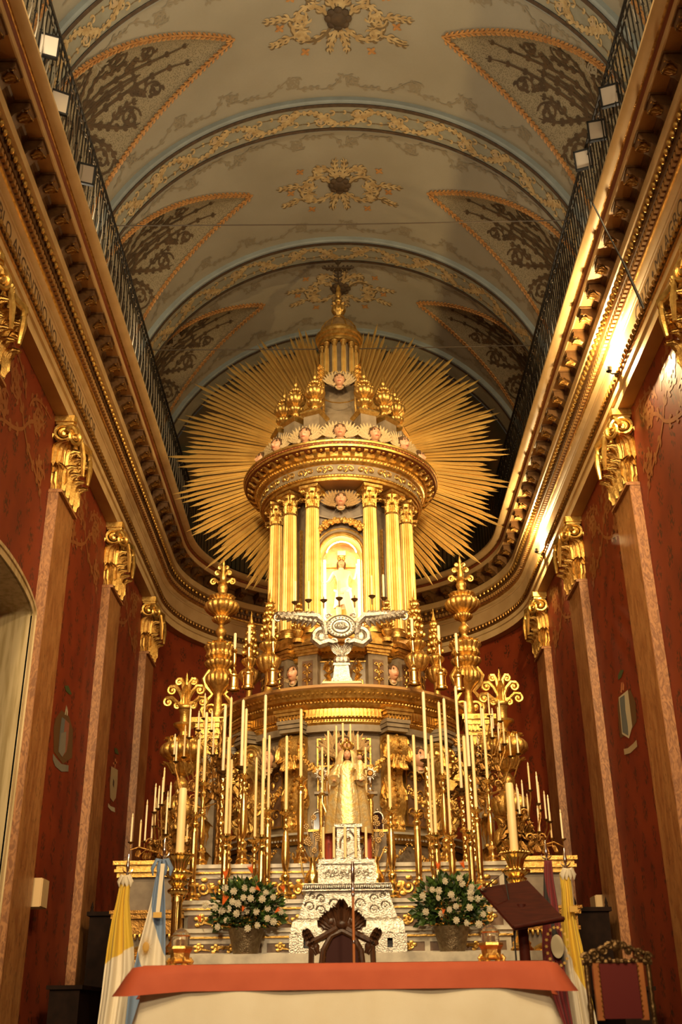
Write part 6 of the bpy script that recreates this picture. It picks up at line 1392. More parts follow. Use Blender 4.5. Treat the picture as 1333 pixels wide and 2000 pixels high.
ch = thing('child_statue', 'small crowned child in gold robe on the arm of the crowned statue', 'statue', (0.04 + 0.155, VY - 0.12, VZ0 + 0.44 + 0.52)); ch.parent = None
b = MB(); robe(b, [(0.075, 0.06, 0.0, 0), (0.065, 0.055, 0.10, 0), (0.055, 0.045, 0.20, 0), (0.025, 0.025, 0.25, 0)], 7, 0.04, n=28); b.build('gown', 'brocade', ch)
link('head', HEAD, ch, (0, -0.01, 0.285), None, 0.038)
b = MB(); b.lathe([(0.034, 0.31), (0.04, 0.33), (0.03, 0.345), (0.042, 0.37), (0.02, 0.38)], 14, (0, -0.005, 0), lob=(7, 0.2, 3, 3)); b.build('crown', 'gold_leaf', ch)
for q in (-1, 1): b = MB(); b.tube([(q*0.05, 0, 0.20), (q*0.08, -0.03, 0.14), (q*0.06, -0.07, 0.13)], [0.022, 0.022, 0.016], 7); b.ball((q*0.058, -0.085, 0.13), 0.013, 6, 5); b.build('arm', 'brocade', ch)
# 7-branch candelabrum behind the statue
cb = thing('branched_candlestick', 'seven-branched brass candlestick fanned behind the crowned statue', 'candlestick', (0.04, 13.92, 1.79))
b = MB(); b.lathe([(0.10, 0), (0.10, 0.03), (0.04, 0.08), (0.03, 0.4), (0.05, 0.45), (0.025, 0.5), (0.02, 1.0)], 14); b.build('stem', 'brass', cb)
for i, (a, p0, p1, pb) in enumerate(((628.5, 1459, 630, 1549), (641, 1427, 642, 1521), (658.5, 1417, 658, 1508), (668, 1412, 671, 1508), (683, 1414, 686, 1510), (697, 1434, 700.6, 1521), (709, 1459, 716, 1549))):
    q = atY(p1, pb, 13.92); x = q.x - 0.04; z = q.z - 1.79
    b = MB(); b.tube([(0, 0, 0.55), (x*0.7, 0, 0.5 + 0.1*abs(x)), (x, 0, z-0.12), (x, 0, z-0.02)], [0.012, 0.012, 0.010, 0.010], 6); arm = b.build('arm', 'brass', cb)
    b = MB(); b.lathe([(0.010, -0.03), (0.03, -0.02), (0.045, -0.002), (0.015, 0.0)], 12, (x, 0, z)); b.build('cup', 'brass', arm)
    candle(a, p0, p1, pb, 13.92, 4.6, 'thin cream candle of the seven-branched candlestick behind the crowned statue', 'candles of the seven-branched candlestick')
for i, px in enumerate((632, 653, 675, 696, 716.5)):
    p = atY(px, 1691, 13.14); p = V((p.x, 13.14, VZ0)); top = atY(px - (px-667)*0.03, 1615, 13.14)
    t = thing('candle', 'plain cream candle standing on the edge of the silver throne', 'candle', p, 0, 'five candles on the silver throne'); h = top.z - p.z
    b = MB(); b.lathe([(0.0005, 0), (0.017, 0), (0.016, h*0.98), (0.006, h), (0.0005, h)], 10); b.build('wax_body', 'wax', t)
    b = MB(); b.lathe([(0.026, 0), (0.03, 0.012), (0.018, 0.03)], 10); b.build('holder', 'silver_plain', t)
# amphora vases with dried flowers, small reliquaries and monstrances
for s in (-1, 1):
    px = 611 if s < 0 else 736; q = atY(px, 1735, 13.57); t = thing('amphora_vase', 'two-handled brass amphora with dried flowers beside the silver throne, %s side' % SIDE[s], 'vase', (q.x, 13.57, 1.34), 0, 'amphora vases')
    b = MB(); b.lathe([(0.07, 0), (0.07, 0.02), (0.025, 0.07), (0.03, 0.10), (0.09, 0.17), (0.105, 0.24), (0.08, 0.31), (0.04, 0.36), (0.035, 0.46), (0.06, 0.50)], 20); b.build('body', 'brass', t)
    for k in (-1, 1): b = MB(); b.tube([(k*0.04, 0, 0.46), (k*0.12, 0, 0.62), (k*0.15, 0, 0.52), (k*0.13, 0, 0.36), (k*0.10, 0, 0.27)], [0.010, 0.014, 0.012, 0.012, 0.008], 6); b.spiral((k*0.12, 0, 0.58), (k, 0, 0), (0, 0, 1), 0.045, 1.3, 0.008, 12, 5); b.build('handle', 'brass', t)
    rnd = random.Random(20+s)
    for k in range(9):
        x, y, z = rnd.uniform(-0.10, 0.12), rnd.uniform(-0.06, 0.03), rnd.uniform(0.55, 0.98); b = MB(); b.tube([(0, 0, 0.46), (x*0.5, y*0.5, (z+0.46)/2), (x, y, z)], 0.005, 4)
        rosette(b, (x, y, z), 0.042, -1, 7); b.build('dried_flower', 'wing_gilt', t)
    x = (628 if s < 0 else 724); q = atY(x, 1548, 14.05); t = thing('monstrance', 'small silver-gilt monstrance on a bracket shelf beside the crowned statue, %s side' % SIDE[s], 'monstrance', (q.x, 14.05, q.z), 0, 'monstrances')
    b = MB(); b.lathe([(0.055, 0), (0.055, 0.015), (0.02, 0.04), (0.012, 0.10), (0.022, 0.12), (0.012, 0.14), (0.012, 0.2)], 14); b.build('foot', 'silver_plain', t)
    b = MB()
    for k in range(18): a = 2*PI*k/18; l = 0.09 if k % 2 else 0.072; b.tube([(0.045*math.cos(a), 0, 0.25 + 0.045*math.sin(a)), (l*math.cos(a), 0, 0.25 + l*math.sin(a))], [0.012, 0.005], 4)
    b.build('rays', 'silver', t)
    b = MB(); b.T = Matrix.Translation((0, -0.012, 0.25)) @ Matrix.Rotation(PI/2, 4, 'X'); b.lathe([(0.0, 0.01), (0.03, 0.01), (0.034, 0.016), (0.045, 0.0)], 20); b.build('lunette_window', 'gold_dark', t)
    t2 = thing('bracket_shelf', 'tall slender gilt stand carrying the small monstrance, %s side' % SIDE[s], 'stand', (q.x, 14.05, 1.79), 0, 'monstrance stands'); hh = q.z - 1.79
    b = MB(); b.box(-0.09, 0.09, -0.07, 0.07, hh-0.03, hh); b.build('shelf', 'grey_wood', t2, smooth=False)
    b = MB(); b.lathe([(0.08, 0), (0.08, 0.04), (0.03, 0.10), (0.045, 0.3), (0.025, 0.5), (0.04, 0.8), (0.02, hh-0.08), (0.06, hh-0.03)], 14); b.build('post', 'gold_carved', t2)
    x = 622 if s < 0 else 738; q = atY(x, 1622, 14.3); t = thing('arched_reliquary', ('small arched silver mirror frame' if s < 0 else 'small arched silver reliquary with dark opening') + ' behind the amphora, %s side' % SIDE[s], 'reliquary', (q.x, 14.3, q.z), 0)
    pts = [(-0.075, 0)] + [(-0.075*math.cos(PI*i/10), 0.16 + 0.075*math.sin(PI*i/10)) for i in range(11)] + [(0.075, 0)]
    b = MB(); b.extrude(pts, 0, 0.03, 'xz'); b.build('pane', 'mirror' if s < 0 else 'velvet_dark', t, smooth=False)
    b = MB(); b.tube([(p[0], -0.01, p[1]) for p in pts] + [(-0.075, -0.01, 0)], 0.016, 6); b.ball((0, -0.01, 0.26), 0.02, 6, 5); b.build('frame', 'silver', t)
    t2 = thing('reliquary_block', 'dark gilt block under the small arched frame, %s side' % SIDE[s], 'block', (q.x, 14.3, 1.79), 0, 'blocks under the reliquaries'); hh = q.z - 1.79
    b = MB(); b.box(-0.11, 0.11, -0.07, 0.08, 0, hh-0.03); b.build('core', 'grey_dark', t2, smooth=False); b = MB(); b.box(-0.13, 0.13, -0.09, 0.08, hh-0.03, hh); b.build('top', 'gold_leaf', t2, smooth=False)

# ================================================================== FLOWERS
def bloom_mesh(seed):
    rnd = random.Random(seed); b = MB()
    for ring, (n, r, tilt) in enumerate(((5, 0.35, 0.9), (7, 0.7, 0.5), (9, 1.0, 0.1))):
        for k in range(n):
            a = 2*PI*k/n + ring*0.4 + rnd.uniform(-0.15, 0.15); d = V((math.cos(a), 0, math.sin(a))); up = V((0, -1, 0))
            b.leaf(d*r*0.25 + up*(0.25-0.1*ring), up, d*math.cos(tilt) + up*math.sin(tilt), r*0.85, 0.52, 0.5, 4, 2)
    b.ball((0, -0.2, 0), (0.35, 0.3, 0.35), 7, 5); return b.mesh('bloom', 'petal_white')
BLOOM = [bloom_mesh(k) for k in range(3)]
b = MB()
for k in range(5): a = -0.7 + 0.32*k; b.tube([(0, 0, 0), (0.25*math.sin(a), -0.02, 0.5), (0.55*math.sin(a), 0, 1.0)], [0.05, 0.075, 0.008], 5)
b.mat = 1; b.tube([(0.02, 0, 0.02), (-0.35, -0.05, -0.02), (-0.8, -0.02, 0.10)], [0.05, 0.06, 0.01], 6); b.tube([(0, 0, 0), (0.05, 0, -0.6), (0.1, 0.1, -1.2)], [0.035, 0.03, 0.03], 5)
PARADISE = b.mesh('bird_of_paradise', ['petal_orange', 'spathe'])
def bouquet(px, blooms, paradise, lab, s):
    Y = 12.91; q = atY(px, 1862, Y); t = thing('flower_arrangement', lab, 'flowers', (q.x, Y, 0.71), 0, 'flower arrangements on the mensa')
    b = MB(); b.lathe([(0.14, 0), (0.145, 0.02), (0.17, 0.12), (0.205, 0.26), (0.21, 0.27), (0.19, 0.26), (0.15, 0.1), (0.0, 0.05)], 28); b.build('vase', 'vase_metal', t)
    rnd = random.Random(40+s)
    for i, (x, y) in enumerate(blooms):
        p = atY(x, y, Y); lx = p.x - q.x; lz = p.z - 0.71; ly = -0.235*math.sqrt(max(0, 1-(lx/0.5)**2)) + rnd.uniform(-0.03, 0.03)
        bl = link('bloom', BLOOM[i % 3], t, (lx, ly, lz), (rnd.uniform(-0.3, 0.3), rnd.uniform(0, 6), rnd.uniform(-0.4, 0.4)), rnd.uniform(0.034, 0.042))
        b = MB(); b.tube([(lx, ly+0.02, lz), (lx*0.6, ly*0.5, lz*0.6+0.1), (lx*0.15, 0, 0.2)], 0.004, 4); b.build('stem', 'leaf_green', t)
    for x, y, rz, sc in paradise:
        p = atY(x, y, Y); link('bird_of_paradise', PARADISE, t, (p.x-q.x, -0.27, p.z-0.71), (0.1, rz, 0.2), sc*1.25)
    b = MB()
    for k in range(760):
        a = rnd.uniform(0, 2*PI); e = rnd.uniform(-0.5, 1.35); r = rnd.uniform(0.16, 0.36)
        o = V((r*1.15*math.cos(a)*math.cos(e), r*0.52*math.sin(a)*math.cos(e), 0.46 + r*0.95*math.sin(e))); d = V((math.cos(a)*math.cos(e), math.sin(a)*math.cos(e), math.sin(e)))
        b.mat = 0 if rnd.random() < 0.45 else 1; L = rnd.uniform(0.05, 0.12); W = L*0.34; sd = d.orthogonal().normalized(); sd = (Matrix.Rotation(rnd.uniform(0, 6), 3, d) @ sd)
        m = o + d*L*0.5; b.add([o, m + sd*W, o + d*L, m - sd*W, m + d.cross(sd)*W*0.4], [(0, 1, 4), (1, 2, 4), (2, 3, 4), (3, 0, 4)])
    stuff(b.build('foliage', ['leaf_green', 'leaf_deep'], t, smooth=False))
    for k in range(16):
        a = rnd.uniform(0, 2*PI); r = rnd.uniform(0.22, 0.33); z = rnd.uniform(0.25, 0.55); b = MB(); d = V((math.cos(a), math.sin(a)*0.6, 0)); sp = d*0.10 + V((0, 0, 0.25)); e = d*r*1.2 + V((0, 0, z))
        for j in range(7): u = j/6; c = sp.lerp(e, u) + V((0, 0, 0.10*math.sin(PI*u))); [b.leaf(c, (0, -0.3, 1), d*0.6 + d.cross(V((0, 0, 1)))*g, 0.09*(1.1-u), 0.028, 0.3, 3) for g in (-1, 1)]
        b.build('fern_frond', 'leaf_green' if k % 2 else 'leaf_deep', t)
    return t
zl = lambda L: [(370 + x/6.67, 1660 + y/6.67) for x, y in L]
bouquet(480, zl([(495,525), (605,565), (750,525), (845,550), (1015,580), (585,700), (655,725), (730,650), (820,655), (970,670), (1110,640), (365,770), (530,790), (445,815), (645,855), (770,815), (895,830), (1040,785), (1200,815), (510,935), (1035,915), (395,1020), (905,1005), (1110,955), (785,1045), (215,730)]),
        [(444, 1722, 0.1, 0.09), (497, 1712, -0.35, 0.085), (440, 1772, 0.35, 0.09), (398, 1805, -0.3, 0.07), (558, 1748, -0.3, 0.07), (478, 1785, 0.2, 0.05), (540, 1787, 0.9, 0.06), (512, 1745, -0.9, 0.06)], 'white carnations and orange bird-of-paradise in a bucket vase, doorway side', -1)
zr = lambda L: [(800 + x/2.5, 1650 + y/2.5) for x, y in L]
bouquet(885, zr([(165,190), (237,175), (295,215), (60,258), (135,235), (195,255), (132,270), (290,243), (325,270), (220,310), (290,270), (150,345), (185,327), (285,315), (385,318), (220,378), (272,388), (332,393), (355,345), (75,335), (105,230), (250,200)]),
        [(852, 1705, 0.1, 0.075), (903, 1702, -0.4, 0.075), (928, 1742, 1.1, 0.06), (862, 1790, 0.2, 0.05)], 'white carnations and orange bird-of-paradise in a bucket vase, lectern side', 1)

# ================================================================== FLAGS
bands('cloth_vatican', [YEL, WHT], [(-0.42, 1.0, -0.36)])
bands('cloth_vatican_b', [YEL, WHT], [(0.10, 1.0, -0.49)])
bands('cloth_argentina', [BLU, WHT, BLU], [(-0.32, 1.0, -0.19), (-0.33, 1.0, -0.475)])
bands('cloth_salta', [DRED, BLK, DRED], [(-0.45, 1.0, -0.03), (-0.45, 1.0, -0.16)])
def flag(name, rows, Y, m, pole_px, tip_py, lab, folds=3.0, depth=0.05, ph=0.0, pole_m='wood_pole'):
    top = atY(pole_px, tip_py, Y); t = thing(name, lab, 'flag', (top.x, Y, PLAT))
    H = top.z - PLAT
    # cloth sheet hanging from the top of the staff, gathered into folds
    ys = [r[0] for r in rows]; n, k = 60, 40; verts = []; uvs = []; fs = []
    for i in range(n+1):
        y = ys[0] + (ys[-1]-ys[0])*i/n
        for a, c in zip(rows[:-1], rows[1:]):
            if a[0] <= y <= c[0]: f = (y-a[0])/(c[0]-a[0]); xl = a[1]+(c[1]-a[1])*f; xr = a[2]+(c[2]-a[2])*f; break
        for j in range(k+1):
            u = j/k; p = atY(xl + (xr-xl)*u, y, Y); w = min(1, 0.25 + i/n*1.5)
            off = depth*w*math.sin(2*PI*folds*u + ph + 1.2*i/n) + 0.35*depth*w*math.sin(2*PI*folds*2.3*u + 1.0)
            verts.append((p.x - top.x, off - 0.05, p.z - PLAT)); uvs.append((u, i/n))
    for i in range(n):
        for j in range(k): fs.append((i*(k+1)+j, i*(k+1)+j+1, (i+1)*(k+1)+j+1, (i+1)*(k+1)+j))
    me = bpy.data.meshes.new('cloth'); me.from_pydata(verts, [], fs); uvl = me.uv_layers.new(name='UVMap')
    for l in me.loops: uvl.data[l.index].uv = uvs[l.vertex_index]
    me.materials.append(MAT[m]); me.polygons.foreach_set('use_smooth', [True]*len(fs)); c = link('cloth', me, t)
    so = c.modifiers.new('thick', 'SOLIDIFY'); so.thickness = 0.004
    b = MB(); b.tube([(0, 0.06, 0.04), (0, 0.03, H-0.22)], 0.014, 10); b.build('pole', pole_m, t)
    b = MB(); b.lathe([(0.010, H-0.24), (0.018, H-0.22), (0.010, H-0.19), (0.020, H-0.16), (0.024, H-0.12), (0.002, H)], 10, (0, 0.03, 0)); b.build('spear_tip', 'silver_plain', t)
    b = MB(); b.tube([(0.055*math.cos(a), 0.03, H-0.15 + 0.05*math.sin(a)) for a in [PI + PI*i/10 for i in range(11)]], [0.003 + 0.006*math.sin(PI*i/10) for i in range(11)], 6); b.build('crescent_hook', 'silver_plain', t)
    b = MB(); b.lathe([(0.17, 0), (0.17, 0.03), (0.06, 0.06), (0.03, 0.12), (0.03, 0.16)], 20, (0, 0.06, 0)); b.build('stand', 'wood_dark', t)
    return t, top
def knot(t, m, H, sc=0.8, n=4):
    b = MB()
    for k in range(n):
        a = -0.9 + 1.8*k/(n-1); b.tube([(0, -0.06, H), (0.06*math.sin(a)*sc, -0.08, H+0.01), (0.11*math.sin(a)*sc, -0.07, H-0.07*sc), (0.10*math.sin(a)*sc, -0.06, H-0.13*sc)], [0.02, 0.030, 0.034, 0.010], 7, flat=0.5)
    b.build('bow', m, t)
t, top = flag('yellow_white_flag', [(1712,240,256), (1730,235,255), (1760,229,253), (1800,219,256), (1850,210,261), (1900,203,263), (1950,197,257), (2000,190,250), (2060,184,246)], 12.3, 'cloth_vatican_b', 251, 1668, 'yellow and white flag on a staff beside the dark choir stall', 2.2, 0.05); knot(t, 'white_cloth', top.z-PLAT-0.25)
t, top = flag('sun_flag', [(1682,313,325), (1720,304,323), (1760,296,325), (1800,285,326), (1850,271,326), (1885,263,326), (1950,250,322), (2050,240,318)], 12.0, 'cloth_argentina', 322, 1636, 'light blue and white flag with golden sun on a staff by the altar', 1.6, 0.035, 0.6)
knot(t, 'cloth_argentina', top.z-PLAT-0.25, 1.2)
def onflag(px, py, Y): p = atY(px, py, Y); return V((p.x - top.x, 0, p.z - PLAT))
b = MB(); c = onflag(289, 1851, 12.0); b.T = Matrix.Translation(c + V((0, -0.125, 0)))
for k in range(32):
    a = 2*PI*k/32; r0, r1 = 0.03, 0.115 if k % 2 else 0.09; e = 0.07; b.add([(r0*math.cos(a-e), 0, r0*math.sin(a-e)*1.25), (r0*math.cos(a+e), 0, r0*math.sin(a+e)*1.25), (0.6*r1*math.cos(a), 0, 1.25*r1*math.sin(a))], [(0, 1, 2)])
b.lathe([(0.0005, 0), (0.001, 0)], 3); b.ball((0, 0, 0), (0.034, 0.006, 0.048), 14, 8); b.build('sun_emblem', 'sun_ochre', t)
b = MB(); p0, p1 = onflag(322, 1690, 12.0), onflag(312, 1784, 12.0); w = V((0.022, 0, 0)); o = V((0, -0.13, 0)); b.add([p0-w+o, p0+w+o, p1+w+o, p1-w+o], [(0,1,2,3)]); b.build('ribbon', 'white_cloth', t, smooth=False)
b = MB(); b.box(p1.x-0.045, p1.x+0.045, -0.145, -0.12, p1.z-0.055, p1.z); b.build('ribbon_fringe', 'flag_gold', t, smooth=False)
t, top = flag('dark_red_flag', [(1682,1062,1076), (1720,1061,1080), (1760,1061,1087), (1800,1060,1093), (1850,1059,1100), (1900,1063,1104), (1950,1076,1110), (2000,1095,1118), (2050,1100,1122)], 12.0, 'cloth_salta', 1066, 1640, 'dark red flag with a white disc ringed by gold stars behind the lectern', 1.8, 0.04, 0.4)
b = MB(); c = atY(1085, 1850, 12.0); c = V((c.x-top.x, -0.135, c.z-PLAT)); b.T = Matrix.Translation(c); b.ball((0, 0, 0), (0.068, 0.006, 0.115), 20, 10); b.build('disc_emblem', 'emblem_white', t)
b = MB(); b.T = Matrix.Translation(c)
for k in range(18):
    a = 2*PI*k/18; cx, cz = 0.115*math.cos(a), 0.185*math.sin(a); pts = []
    for j in range(12): r = 0.022 if j % 2 == 0 else 0.010; pts.append((cx + r*math.cos(j*PI/6), -0.004, cz + r*math.sin(j*PI/6)))
    b.add(pts, [tuple(range(12))])
b.build('star_ring', 'flag_gold', t, smooth=False)
t, top = flag('yellow_white_flag', [(1706,1092,1113), (1740,1096,1117), (1770,1097,1120), (1800,1097,1126), (1850,1098,1138), (1900,1105,1147), (1950,1113,1156), (2000,1120,1166), (2050,1126,1172)], 12.4, 'cloth_vatican', 1103, 1655, 'yellow and white flag on a staff beside the dark red flag', 2.2, 0.045, 0.9); knot(t, 'white_cloth', top.z-PLAT-0.25)
b = MB(); p1 = atY(1116, 1778, 12.4); p1 = V((p1.x-top.x, 0, p1.z-PLAT)); b.box(p1.x-0.045, p1.x+0.045, -0.15, -0.12, p1.z-0.03, p1.z+0.03); b.build('ribbon_fringe', 'flag_gold', t, smooth=False)

# ================================================================== FRONT ALTAR TABLE
ZT = 0.44; XA, XB = -1.66, 1.63; Y0, Y1 = 9.5, 10.62
ta = thing('altar_table', 'altar table draped to the floor, red runner on top', 'table', (0, Y0, PLAT)); hT = ZT - PLAT
b = MB(); b.box(XA+0.02, XB-0.02, 0.02, Y1-Y0-0.02, hT-0.06, hT-0.012); b.build('tabletop', 'wood_dark', ta, smooth=False)
for x in (XA+0.15, XB-0.15):
    for y in (0.12, Y1-Y0-0.12): b = MB(); b.box(x-0.05, x+0.05, y-0.05, y+0.05, 0, hT-0.06); b.build('leg', 'wood_dark', ta, smooth=False)
def drape(z_list, amp, freq, m, name, lab, cat, corner):
    t = thing(name, lab, cat, (0, Y0, PLAT)); b = MB(); D = Y1-Y0
    base = []
    for i in range(61): base.append((XA + (XB-XA)*i/60, 0.0, 0, -1))
    for i in range(1, 21): base.append((XB, D*i/20, 1, 0))
    for i in range(1, 61): base.append((XB - (XB-XA)*i/60, D, 0, 1))
    for i in range(1, 20): base.append((XA, D - D*i/20, -1, 0))
    rows = []
    for z, fl in z_list:
        row = []
        for i, (x, y, nx, ny) in enumerate(base):
            cl = max(0, 1 - min(abs(x-XA), abs(x-XB))/0.35)*max(0, 1 - min(abs(y), abs(y-D))/0.35)
            w = fl*(0.35 + amp*math.sin(i*freq)) + corner*fl*cl*1.6
            sx = -1 if abs(x-XA) < abs(x-XB) else 1; sy = -1 if y < D/2 else 1
            row.append((x + nx*w + cl*fl*corner*sx*0.9, y + ny*w + cl*fl*corner*sy*0.4, z - cl*fl*corner*0.35))
        rows.append(row)
    b.grid(rows, cu=True); c = [0, len(base)]; b.f.append(tuple(range(len(base)))); b.mi.append(0)
    o = b.build('cloth', m, t, sharp=80); return t
tc = drape([(hT+0.002, 0), (hT-0.01, 0.02), (hT-0.25, 0.035), (hT-0.5, 0.09), (hT-0.75, 0.15), (0.02, 0.2)], 0.20, 0.55, 'white_cloth', 'altar_cloth', 'white altar cloth falling to the floor below the red runner', 'tablecloth', 0.5)
tr = drape([(hT+0.012, 0.01), (hT+0.008, 0.05), (hT-0.06, 0.075), (hT-0.13, 0.095), (hT-0.19, 0.115)], 0.12, 0.33, 'red_cloth', 'altar_runner', 'bright red runner hanging over the edges of the altar table', 'runner', 0.9)

# ---- glass-domed reliquaries at the back edge of the table
for s, px in ((-1, 351), (1, 962)):
    q = atY(px, 1885, 10.3); t = thing('domed_lantern', 'small gilt lantern with glass dome on the altar table, %s end' % ('doorway' if s < 0 else 'lectern'), 'lantern', (q.x, 10.3, ZT+0.015), 0, 'glass lanterns on the altar table')
    b = MB(); b.lathe([(0.10, 0.045), (0.11, 0.06), (0.085, 0.08), (0.09, 0.13), (0.105, 0.155), (0.115, 0.165), (0.11, 0.185), (0.085, 0.19)], 6); b.build('base', 'gold_leaf', t, smooth=False)
    for k in range(6): a = k*PI/3; b = MB(); b.ball((0.10*math.cos(a), 0.10*math.sin(a), 0.022), (0.035, 0.035, 0.022), 8, 6); b.tube([(0.10*math.cos(a), 0.10*math.sin(a), 0.03), (0.115*math.cos(a), 0.115*math.sin(a), 0.06), (0.09*math.cos(a), 0.09*math.sin(a), 0.09)], 0.014, 6); b.build('claw_foot', 'gold_leaf', t)
    b = MB(); b.lathe([(0.08, 0.19), (0.082, 0.26), (0.078, 0.275)], 16); b.build('glass_drum', 'glass', t)
    b = MB(); b.lathe([(0.082, 0.275), (0.07, 0.30), (0.045, 0.325), (0.02, 0.34), (0.001, 0.35)], 12); b.build('glass_dome', 'glass', t)
    b = MB(); b.lathe([(0.085, 0.268), (0.09, 0.275), (0.083, 0.282)], 20); b.lathe([(0.03, 0.19), (0.03, 0.24), (0.001, 0.25)], 10); b.build('rim_and_wick', 'brass', t)

# ---- staff standing behind the table
q = atY(689, 1683, 11.05); t = thing('processional_staff', 'slender wooden staff with silver socket standing behind the altar table', 'staff', (q.x, 11.05, PLAT)); H = q.z - PLAT
b = MB(); b.lathe([(0.013, 0.1), (0.014, H*0.5), (0.013, H-0.26)], 10); b.build('pole', 'wood_pole', t)
b = MB(); b.lathe([(0.016, H-0.28), (0.017, H-0.21), (0.013, H-0.2), (0.018, H-0.18), (0.02, H-0.05), (0.012, H)], 12); b.build('socket', 'silver_plain', t)
for z in (H*0.62, H-0.33): b = MB(); b.lathe([(0.0155, z), (0.017, z+0.015), (0.0155, z+0.03)], 10); b.build('ring', 'silver_plain', t)
b = MB(); b.lathe([(0.14, 0), (0.14, 0.025), (0.03, 0.05), (0.02, 0.12)], 18); b.build('foot', 'wood_dark', t)

# ---- carved armchair behind the table
ch_ = thing('carved_armchair', 'dark carved wooden armchair with arched velvet back behind the altar table', 'chair', (atY(667, 1880, 11.6).x + 0.01, 11.6, PLAT)); top = zAt(1757, 11.6) - PLAT
b = MB(); b.box(-0.27, 0.27, -0.45, 0.05, 0.42, 0.50); b.build('seat', 'velvet_dark', ch_, smooth=False)
for x in (-0.25, 0.25):
    b = MB(); b.tube([(x, -0.42, 0), (x*1.05, -0.44, 0.2), (x, -0.42, 0.44)], [0.03, 0.035, 0.03], 8); b.build('leg', 'wood_dark', ch_)
    b = MB(); b.tube([(x, 0.03, 0), (x, 0.03, 0.44)], 0.032, 8); b.build('leg', 'wood_dark', ch_)
    b = MB(); b.tube([(x*1.25, 0.03, 0.45), (x*1.28, 0.02, 0.95), (x*1.24, 0.02, 1.25), (x*1.30, 0.02, top-0.42)], [0.03, 0.028, 0.03, 0.035], 8); b.spiral((x*1.2, 0.0, top-0.44), (1 if x > 0 else -1, 0, 0), (0, 0, 1), 0.06, 1.2, 0.022, 14, 6)
    for k in range(4): b.leaf((x*(1.0+0.1*k), -0.01, top-0.52+0.04*k), (0, -1, 0), (x*1.5, 0, 0.8), 0.15, 0.09, 1.2, 5)
    b.build('side_post', 'wood_dark', ch_)
    b = MB(); b.tube([(x*1.25, 0.0, 0.72), (x*1.3, -0.25, 0.74), (x*1.25, -0.44, 0.70)], [0.028, 0.032, 0.035], 8); b.tube([(x*1.2, -0.40, 0.70), (x*1.1, -0.40, 0.48)], 0.025, 8); b.build('armrest', 'wood_dark', ch_)
bk = [(-0.19, 0.5), (-0.20, 0.9), (-0.17, top-0.50), (-0.10, top-0.36), (0, top-0.31), (0.10, top-0.36), (0.17, top-0.50), (0.20, 0.9), (0.19, 0.5)]
b = MB(); b.extrude(bk, 0.0, 0.05, 'xz'); b.build('back_pad', 'velvet_dark', ch_, smooth=False)
b = MB(); b.tube([(p[0]*1.12, 0.0, p[1]+0.01) for p in bk], 0.034, 8); b.build('back_frame', 'wood_dark', ch_)
b = MB()
for i in range(8):
    for k in range(6): u = k/6; p = V((bk[i][0], -0.012, bk[i][1])).lerp(V((bk[i+1][0], -0.012, bk[i+1][1])), u); b.ball((p.x*0.97, p.y, p.z), 0.007, 4, 3)
b.build('nail_trim', 'gold_dark', ch_)
b = MB(); zc = top - 0.28
for q in (-1, 1):
    b.tube([(q*0.05, 0, zc), (q*0.20, -0.01, zc-0.08), (q*0.33, 0, zc-0.14)], [0.04, 0.035, 0.03], 7); b.spiral((q*0.11, -0.01, zc+0.07), (q, 0, 0), (0, 0, 1), 0.075, 1.3, 0.024, 16, 6, -1, 0.2, PI/2)
    for k in range(5): b.leaf((q*0.03*k, -0.02, zc+0.0), (0, -1, 0), (q*0.35*k, 0, 1), 0.26-0.025*k, 0.11, 0.8, 6)
b.leaf((0, -0.03, zc), (0, -1, 0), (0, 0, 1), 0.30, 0.13, 0.7, 7); b.ball((0, -0.02, zc+0.04), (0.06, 0.03, 0.05), 8, 6); b.build('carved_crest', 'wood_dark', ch_)

# ---- side chairs with gilded crests and red velvet backs
def side_chair(px, Y, ptop, lab, flip=1, rz=0.0):
    q = atY(px, ptop, Y); t = thing('crested_chair', lab, 'chair', (q.x, Y, PLAT), rz); T = q.z - PLAT
    b = MB(); b.box(-0.25, 0.25, -0.48, 0.02, 0.42, 0.50); b.build('seat', 'velvet_red', t, smooth=False)
    for x in (-0.24, 0.24):
        for y in (-0.45, 0.0): b = MB(); b.lathe([(0.02, 0), (0.035, 0.06), (0.022, 0.12), (0.034, 0.25), (0.025, 0.43)], 10, (x, y, 0)); b.build('leg', 'wood_dark', t)
        b = MB(); b.lathe([(0.024, 0.43), (0.02, 0.6), (0.026, 0.64), (0.018, 0.68), (0.022, T-0.22), (0.018, T-0.16)], 10, (x, 0.03, 0)); b.build('back_post', 'bronze', t)
    b = MB(); b.box(-0.15, 0.15, 0.0, 0.05, 0.56, T-0.17); b.build('back_pad', 'velvet_red', t, smooth=False)
    for x in (-0.17, 0.17):
        b = MB(); b.box(x-0.025, x+0.025, 0.0, 0.045, 0.55, T-0.16); b.build('back_stile', 'wood_pole', t, smooth=False)
        b = MB(); [b.ball((x*0.9, -0.004, 0.58 + k*0.035), 0.008, 4, 3) for k in range(int((T-0.8)/0.035)+5) if 0.58 + k*0.035 < T-0.18]; b.build('nail_trim', 'gold_leaf', t)
    b = MB(); b.tube([(-0.27, 0.02, T-0.16), (0.27, 0.02, T-0.16)], 0.022, 8)
    for q_ in (-1, 1):
        for cx, cz, r in ((0.24, 0.035, 0.035), (0.17, 0.055, 0.04), (0.10, 0.08, 0.038), (0.05, 0.115, 0.03)): b.spiral((q_*cx, 0.01, T-0.16+cz), (q_, 0, 0), (0, 0, 1), r, 1.3, 0.016, 14, 6); b.ball((q_*(cx-0.03), 0.0, T-0.16+cz+0.03), 0.018, 6, 5)
    b.ball((0, 0, T-0.045), (0.035, 0.025, 0.045), 8, 6)
    for k in range(9): b.ball((-0.24+0.06*k, -0.005, T-0.145+0.01*math.sin(k)), 0.022, 6, 5)
    b.build('carved_crest', 'bronze', t); return t
